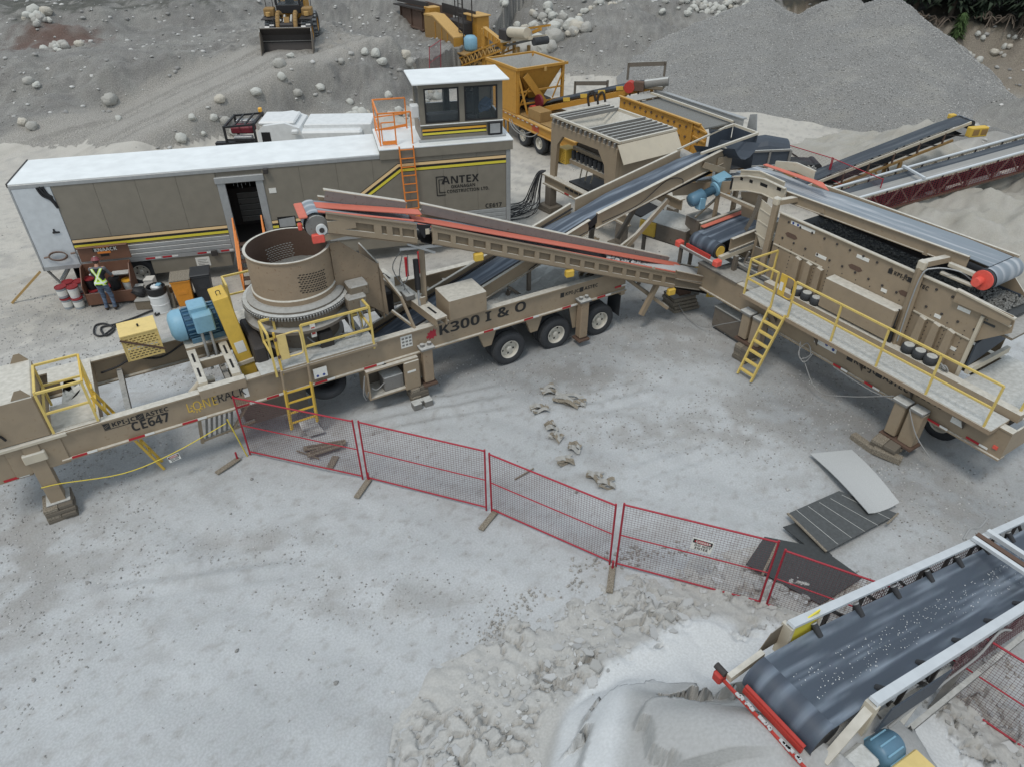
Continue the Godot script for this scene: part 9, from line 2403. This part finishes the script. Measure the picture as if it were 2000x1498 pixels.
func piles() -> void:
	for c in [crk, crk2]:
		c.noise_type = FastNoiseLite.TYPE_CELLULAR
		c.frequency = 3.0
		c.seed = 6
		c.domain_warp_enabled = true
		c.domain_warp_amplitude = 0.35
		c.domain_warp_frequency = 0.9
		c.fractal_type = FastNoiseLite.FRACTAL_NONE
	crk.cellular_return_type = FastNoiseLite.RETURN_CELL_VALUE
	crk2.cellular_return_type = FastNoiseLite.RETURN_DISTANCE2_SUB
	var sand := Color(0.50, 0.515, 0.52)
	tag(heap("sand_pile", 4.15, -4.55, 6.2, 0.045, sand_height, func(x: float, z: float, y: float, s: float) -> Color:
		var r := Vector2(x - 4.15, z + 4.55).length()
		var n := fnz.get_noise_2d(x * 5.0, z * 5.0 + 400.0)
		var band := sst(2.3, 2.7, r + n * 0.5) * (1.0 - sst(3.5, 3.9, r + 0.5 * n))
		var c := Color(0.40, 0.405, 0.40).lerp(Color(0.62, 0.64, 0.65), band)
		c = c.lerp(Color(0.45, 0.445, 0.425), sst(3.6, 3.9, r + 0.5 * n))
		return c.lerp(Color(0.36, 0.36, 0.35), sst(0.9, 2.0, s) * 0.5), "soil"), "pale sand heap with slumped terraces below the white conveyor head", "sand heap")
	var gc := func(x: float, z: float, _y: float, s: float) -> Color:
		var n := fnz.get_noise_2d(x * 4.0 + 9.0, z * 4.0) * 0.5 + 0.5
		var st := fnz.get_noise_2d(x * 2.0 + z * 0.5, z * 14.0 - x * 4.0) * 0.5 + 0.5
		return Color(0.37, 0.365, 0.35).lerp(Color(0.47, 0.46, 0.42), sst(0.5, 0.75, n * 0.5 + st * 0.5) * 0.75)
	var rg := func(x: float, z: float) -> float: return 0.12 * fnz.get_noise_2d(x * 7.0, z * 7.0)
	tag(heap("gravel_pile", 17.0, -52.5, 10.0, 0.2, func(x: float, z: float) -> float: return maxf(cone(x, z, 16.6, -52.6, 9.0, 4.7, 0.7), cone(x, z, 12.6, -54.0, 6.0, 2.5, 1.2)) + rg.call(x, z), gc, "chips"), "rounded grey gravel pile behind the haul road, lower of the two", "gravel pile", "gravel piles behind the haul road")
	tag(heap("gravel_pile", 22.0, -49.0, 11.0, 0.2, func(x: float, z: float) -> float: return maxf(cone(x, z, 22.8, -48.2, 8.8, 5.4, 0.5), cone(x, z, 21.3, -50.4, 8.4, 5.3, 0.5)) + rg.call(x, z), gc, "chips"), "tallest sharp peaked grey gravel pile behind the haul road", "gravel pile", "gravel piles behind the haul road")
	var dc := func(x: float, z: float, y: float, s: float) -> Color: return Color(0.34, 0.32, 0.27).lerp(Color(0.42, 0.405, 0.37), fnz.get_noise_2d(x * 6.0, z * 6.0) * 0.5 + 0.5).lerp(Color(0.22, 0.20, 0.16), sst(1.2, 2.2, s))
	tag(heap("dirt_heap", 19.4, -34.0, 5.2, 0.12, func(x: float, z: float) -> float: return maxf(cone(x, z, 19.4, -34.2, 3.1, 2.3, 0.25), cone(x, z, 19.0, -33.4, 4.8, 1.3, 1.2)) + 0.35 * fnz.get_noise_2d(x * 9.0, z * 9.0) * sst(5.0, 2.0, absf(x - 19.0)), dc, "soil"), "eroded tan dirt heap behind the ochre conveyor legs", "dirt heap", "tan dirt heaps at the right")
	tag(heap("dirt_heap", 19.5, -26.4, 6.2, 0.12, func(x: float, z: float) -> float: return maxf(cone(x, z, 19.6, -25.4, 5.6, 1.6, 1.8), cone(x, z, 21.8, -27.4, 4.2, 2.0, 1.0)) + 0.5 * fnz.get_noise_2d(x * 8.0, z * 8.0) * sst(5.8, 2.5, absf(x - 19.6)), dc, "soil"), "lumpy tan dirt heap under the white railed conveyor", "dirt heap", "tan dirt heaps at the right")
	var chips := []
	for k in 36000:
		var x := rng.randf_range(8.0, 32.0)
		var z := rng.randf_range(-57.0, -39.0)
		var y := maxf(maxf(cone(x, z, 22.8, -48.2, 8.8, 5.4, 0.5), cone(x, z, 21.3, -50.4, 8.4, 5.3, 0.5)), maxf(cone(x, z, 16.6, -52.6, 9.0, 4.7, 0.7), cone(x, z, 12.6, -54.0, 6.0, 2.5, 1.2)))
		if y < 0.02: continue
		chips.append([Vector3(x, y + 0.12 * fnz.get_noise_2d(x * 7.0, z * 7.0), z), rng.randf_range(0.02, 0.055)])
	scatter("gravel_chips", "loose chips covering the slopes of the gravel piles", "gravel", rock_mesh(95, 0.5, "stone", 0), chips, [Color(0.22, 0.22, 0.215), Color(0.30, 0.30, 0.29), Color(0.38, 0.375, 0.36), Color(0.34, 0.335, 0.32)])
	# loose plates and clods of crust
	var spots := []
	for k in 1300:
		var u := rng.randf_range(-PI, PI * 0.1)
		var r := rng.randf_range(3.5, 5.7)
		var x := 4.15 + cos(u) * r
		var z := -4.55 + sin(u) * r
		var y := sand_height(x, z)
		if y < height(x, z) or fnz.get_noise_2d(x * 8.0 + 33.0, z * 8.0) < -0.12: continue
		spots.append([Vector3(x, y + 0.01, z), rng.randf_range(0.02, 0.08) if k % 6 else rng.randf_range(0.08, 0.17), rng.randf_range(0.25, 0.5)])
	scatter("sand_crust", "broken plates of pale crust round the foot of the sand heap", "sand crust", slab_mesh(91), spots, [Color(0.40, 0.405, 0.40), Color(0.36, 0.36, 0.345), Color(0.42, 0.425, 0.42)])
	spots = []
	for k in 1300:
		var u := rng.randf_range(-PI, 0.2)
		var r := 5.75 + rng.randfn(0.0, 0.16) - 0.5 * fnz.get_noise_2d((4.15 + cos(u) * 5.6) * 5.0, (-4.55 + sin(u) * 5.6) * 5.0 + 400.0)
		var x := 4.15 + cos(u) * r
		var z := -4.55 + sin(u) * r
		if fnz.get_noise_2d(x * 6.0, z * 6.0) < -0.1: continue
		spots.append([at_ground(x, z, 0.01), rng.randf_range(0.012, 0.05)])
	scatter("edge_clods", "dark clods in a line round the edge of the sand heap", "clods", rock_mesh(93, 0.7, "stone", 0), spots, [Color(0.28, 0.27, 0.25), Color(0.36, 0.35, 0.33)])

func stones() -> void:
	# small stones on the yard, along the patches and over the banks
	var spots := []
	for p in patches:
		for k in int(210 * p[2] * p[3]):
			var u := rng.randf() * TAU
			var r := sqrt(rng.randf()) * 1.25
			spots.append([at_ground(p[0] + cos(u) * r * p[2], p[1] + sin(u) * r * p[3], 0.004), rng.randf_range(0.008, 0.03)])
	for k in 9000:
		var x := rng.randf_range(-22, 16)
		var z := rng.randf_range(-34, -4.5)
		if fnz.get_noise_2d(x * 7.0, z * 7.0 + 55.0) < 0.02 and k % 4: continue
		spots.append([at_ground(x, z, 0.003), rng.randf_range(0.006, 0.026) if k % 40 else rng.randf_range(0.03, 0.07)])
	scatter("yard_gravel", "loose small stones and clods scattered over the dusty yard", "gravel", rock_mesh(61, 0.6, "stone", 0), spots, [Color(0.24, 0.235, 0.225), Color(0.33, 0.325, 0.31), Color(0.42, 0.42, 0.41)])
	spots = []
	for k in 15000:
		var x := rng.randf_range(-48, 36)
		var z := rng.randf_range(-82, -35)
		var y := height(x, z)
		if y < 0.25 and x > -24.0 and k % 6: continue
		var s := height(x, z - 0.5) - y
		if absf(s) < 0.08 and k % 5: continue
		var q := Vector2(x, z) - Vector2(-23.0, -35.2)
		if absf(q.dot(Vector2(0.715, 0.699))) < 2.6 and q.dot(Vector2(0.699, -0.715)) < 16.0: continue
		if x > 9.0 and x < 31.0 and z < -40.0 and z > -60.0 and k % 3: continue
		spots.append([Vector3(x, y, z), pow(rng.randf(), 3.0) * 0.17 + 0.025, rng.randf_range(0.6, 0.9)])
	scatter("bank_gravel", "stones and cobbles strewn over the gravel banks", "gravel", rock_mesh(62, 0.35, "stone", 1), spots, [Color(0.30, 0.295, 0.28), Color(0.40, 0.395, 0.375), Color(0.48, 0.475, 0.455), Color(0.24, 0.235, 0.225)])
	# boulders: [x, z, radius]
	var kinds := []
	for k in 6: kinds.append(rock_mesh(200 + k, 0.3, ["rock", "rock", "rock_dark", "rock_tan", "rock", "rock_dark"][k], 2))
	var lone := [[-16.97, -36.8, 0.32, "oblong pale boulder lying alone at the foot of the berm"], [-16.6, -37.9, 0.24, "round pale boulder nearest the oblong one"], [-16.1, -37.6, 0.17, "small pale boulder beside the round one above the truck"], [-15.45, -39.2, 0.3, "squarish boulder highest above the black truck rack"], [-15.2, -38.6, 0.28, "pale blue boulder just above the black truck rack"], [-15.7, -38.4, 0.22, "grey boulder left of the pale blue one above the truck"], [-14.8, -38.5, 0.36, "broad white boulder resting above the truck cab"], [-13.9, -40.4, 0.34, "tall grey boulder on the berm above the white truck cab"], [-13.4, -39.9, 0.24, "round boulder just below the tall one on the berm"], [-12.95, -39.8, 0.2, "rust tinted boulder beside the pair on the berm"], [-12.99, -42.5, 0.36, "white boulder just below the loader bucket"], [-12.75, -41.7, 0.28, "white boulder second below the loader bucket"], [-12.6, -43.6, 0.26, "small boulder at the lip below the loader bucket"], [-10.9, -42.5, 0.28, "grey boulder alone in the middle of the berm"], [-12.0, -41.7, 0.26, "flat grey boulder on the berm left of the middle one"], [-11.4, -40.9, 0.26, "round boulder low on the berm behind the white truck"], [-11.9, -40.6, 0.18, "small boulder low on the berm behind the truck"], [-8.1, -45.5, 0.36, "large white boulder at the top of the berm near the jaw plant"], [-7.7, -45.2, 0.34, "large grey boulder just under the white one at the berm top"], [-8.7, -45.4, 0.3, "pale boulder left of the large pair at the berm top"], [-9.9, -44.2, 0.2, "small pale boulder near the crest of the berm"], [-9.3, -42.4, 0.24, "boulder alone on the berm above the orange guard rail"], [-7.2, -43.2, 0.3, "boulder on the berm above the control cab"], [-25.1, -37.3, 0.28, "pale boulder left of a pair on the small dirt mound"], [-24.6, -37.1, 0.3, "pale boulder right of a pair on the small dirt mound"], [-22.0, -40.5, 0.4, "large pale boulder where the mound meets the bank"], [-21.0, -38.9, 0.2, "small boulder beside the ramp below the bank"], [-26.4, -41.0, 0.3, "pale flat boulder on the left bank above the mound"], [-25.9, -40.8, 0.24, "white boulder beside the flat one on the left bank"], [29.0, -46.2, 0.3, "pale boulder alone right of the tallest gravel pile"]]
	for e in lone:
		var b := MeshInstance3D.new()
		b.mesh = kinds[rng.randi() % 6]
		put(b, "boulder")
		b.transform = Transform3D(Basis.from_euler(Vector3(rng.randf_range(-0.3, 0.3), rng.randf() * TAU, rng.randf_range(-0.3, 0.3))).scaled(Vector3.ONE * e[2]), at_ground(e[0], e[1], e[2] * 0.35))
		tag(b, e[3], "boulder", "boulders on the banks")
	# clusters: [x, z, spread x, spread z, how many, from radius, to radius, label]
	for e in [[-8.3, -41.0, 0.9, 0.5, 20, 0.14, 0.36, "grey boulder in the cluster behind the orange guard rail"], [-6.4, -42.4, 0.7, 0.4, 12, 0.12, 0.28, "grey boulder in the row beside the control cab"], [-5.6, -46.9, 1.2, 1.0, 26, 0.16, 0.42, "pale boulder on the slope below the jaw plant feed box"], [2.0, -55.6, 1.0, 0.9, 16, 0.3, 0.75, "large boulder in the cluster right of the jaw plant belt"], [4.3, -56.6, 0.8, 1.2, 16, 0.25, 0.7, "large pale boulder in the cluster on the dark slope"], [1.6, -60.6, 2.2, 1.4, 26, 0.16, 0.45, "boulder in the row along the far slope"], [6.4, -60.3, 2.4, 1.0, 24, 0.14, 0.36, "pale boulder strewn along the top of the far slope"], [15.2, -60.3, 3.0, 1.4, 70, 0.18, 0.36, "white boulder in the heap behind the gravel piles"], [-29.8, -49.6, 1.6, 1.0, 16, 0.2, 0.42, "pale boulder in the cluster on the left bank crest"], [-27.0, -46.2, 1.1, 0.8, 16, 0.16, 0.36, "pale boulder in the cluster on the red soil patch"], [31.0, -49.9, 2.0, 0.7, 14, 0.14, 0.3, "pale stone at the foot of the cut bank"]]:
		var made := []
		for k in e[4]:
			var r := lerpf(e[5], e[6], pow(rng.randf(), 1.6))
			var x: float = e[0] + rng.randfn(0.0, 0.5) * e[2]
			var z: float = e[1] + rng.randfn(0.0, 0.5) * e[3]
			var b := MeshInstance3D.new()
			b.mesh = kinds[rng.randi() % 6]
			put(b, "boulder")
			b.transform = Transform3D(Basis.from_euler(Vector3(rng.randf_range(-0.4, 0.4), rng.randf() * TAU, rng.randf_range(-0.4, 0.4))).scaled(Vector3.ONE * r), at_ground(x, z, r * 0.4))
			made.append([r, b])
			tag(b, e[7], "boulder", e[7].replace("boulder", "boulders").replace("stone at", "stones at"))
		made.sort_custom(func(p: Array, q: Array) -> bool: return p[0] > q[0])
		var rank := ["largest", "second largest", "third largest", "fourth largest", "fifth largest", "sixth largest", "seventh largest", "eighth largest"]
		for k in mini(8, made.size()):
			var l: String = e[7]
			for w in ["large pale ", "large ", "pale ", "grey ", "white "]: l = l.trim_prefix(w)
			tag(made[k][1], rank[k] + " " + l, "boulder")

func grow(r: RandomNumberGenerator, called: String, label: String, x: float, z: float, h: float, w: float, m: String, n: int) -> void:
	var o := thing(called, label, "tree" if h > 2.5 else "shrub", at_ground(x, z, -0.1), 0.0, "conifers on top of the cut bank" if h > 2.5 else "")
	tbs("trunk", "bark", o, [[Vector3.ZERO, Vector3(0.1, h * 0.55, 0), h * 0.022, h * 0.012], [Vector3(0.1, h * 0.55, 0), Vector3(0.12, h, 0), h * 0.012, 0.01]], 8)
	var mb := MB.new()
	for k in n:
		var t := pow(r.randf(), 0.8)
		var y := h * lerpf(0.12, 1.0, t)
		var rad := w * (1.0 - t) * (0.55 + 0.45 * r.randf()) + 0.05
		var u := r.randf() * TAU
		var d := Vector3(cos(u), -0.25 - 0.3 * r.randf(), sin(u))
		var p := Vector3(0.1, y, 0) + Vector3(cos(u), 0, sin(u)) * rad * r.randf_range(0.15, 0.9)
		var s := Vector3(-sin(u), r.randf_range(-0.4, 0.4), cos(u)) * (0.05 + 0.05 * h * 0.2) * r.randf_range(0.6, 1.4)
		var e := d * (0.16 + 0.03 * h) * r.randf_range(0.7, 1.5)
		var nn := (Vector3.UP + Vector3(cos(u), 0, sin(u)) * 0.6).normalized()
		mb.t(p - s, p + s, p + e, nn, nn, nn)
		mb.t(p - s * 0.8 + e * 0.3 + Vector3(0, 0.05, 0), p + s * 0.8 + e * 0.3, p + e * 1.3 + Vector3(0, -0.06, 0), nn, nn, nn)
	ob("crown", mb, m, o)

func trees() -> void:
	# dark conifers and torn roots along the top of the cut bank
	var r := RandomNumberGenerator.new()
	r.seed = 14
	var X := [[25.8, -56.0, 7.0], [27.6, -54.4, 8.5], [29.4, -53.0, 7.5], [31.2, -51.8, 9.0], [32.8, -50.6, 7.0], [34.4, -50.0, 8.0], [30.2, -55.0, 9.0], [33.4, -53.8, 9.5], [36.5, -48.4, 8.0], [28.0, -57.9, 9.0], [23.6, -58.4, 7.0], [36.6, -52.0, 9.0]]
	for i in 12:
		var e: Array = X[i]
		grow(r, "conifer", ["dark conifer at the left end of the wooded bank", "tall dark conifer second along the wooded bank edge", "dark conifer above the torn roots", "tallest conifer of the front row above the green shrub", "dark conifer above the bare cut slope", "conifer near the right end of the front row", "conifer in the second row behind the torn roots", "tallest conifer in the second row", "conifer at the far right of the bank edge", "conifer at the back left of the wood", "low conifer behind the gravel pile top", "conifer at the back right of the wood"][i], e[0], e[1], e[2], 2.2, "needles", 2200)
	grow(r, "young_fir", "bright green young fir on the tan cut slope", 29.0, -50.9, 1.7, 0.5, "needles_light", 500)
	grow(r, "bush", "dark green bush between the two gravel pile tops", 18.6, -59.2, 2.2, 1.3, "needles", 700)
	grow(r, "bush", "low dark bush at the top edge of the cut slope", 30.6, -51.8, 1.3, 1.2, "needles", 500)
	for k in 6:
		var p: Vector3 = [at_ground(27.2, -53.6), at_ground(27.9, -53.2), at_ground(28.6, -52.6), at_ground(30.6, -51.0), at_ground(31.6, -50.6), at_ground(32.8, -50.0)][k]
		var o := thing("torn_roots", ["largest tangle of torn roots hanging from the bank", "torn roots second from the gravel pile", "bare roots above the young fir", "grey root clump right of the young fir", "grey root clump midway along the cut slope", "root clump at the right end of the cut slope"][k], "roots", p, 0.0, "torn roots on the cut bank")
		for j in 9:
			var u := r.randf() * TAU
			var l := r.randf_range(0.6, 1.5) * (1.25 if k < 3 else 0.6)
			cab("root", "root", o, [[Vector3.ZERO + Vector3(0, 0.3, 0), Vector3(cos(u) * l * 0.4, 0.5 + 0.3 * r.randf(), sin(u) * l * 0.4), Vector3(cos(u + 0.5) * l * 0.8, 0.2 + 0.5 * r.randf(), sin(u + 0.5) * l * 0.7), Vector3(cos(u + 0.8) * l, -0.3 + 0.7 * r.randf(), sin(u + 0.8) * l)]], 0.035, 4)

func _ready() -> void:
	setup()
	rng.seed = 5
	materials()
	ground()
	trailer()
	crusher()
	feed_conveyor()
	discharge_conveyor()
	screen_plant()
	sand_conveyor()
	stackers()
	surge_hopper()
	ochre_plant()
	jaw_plant()
	loader()
	truck()
	piles()
	fences()
	scraps()
	yard_goods()
	person()
	stones()
	trees()
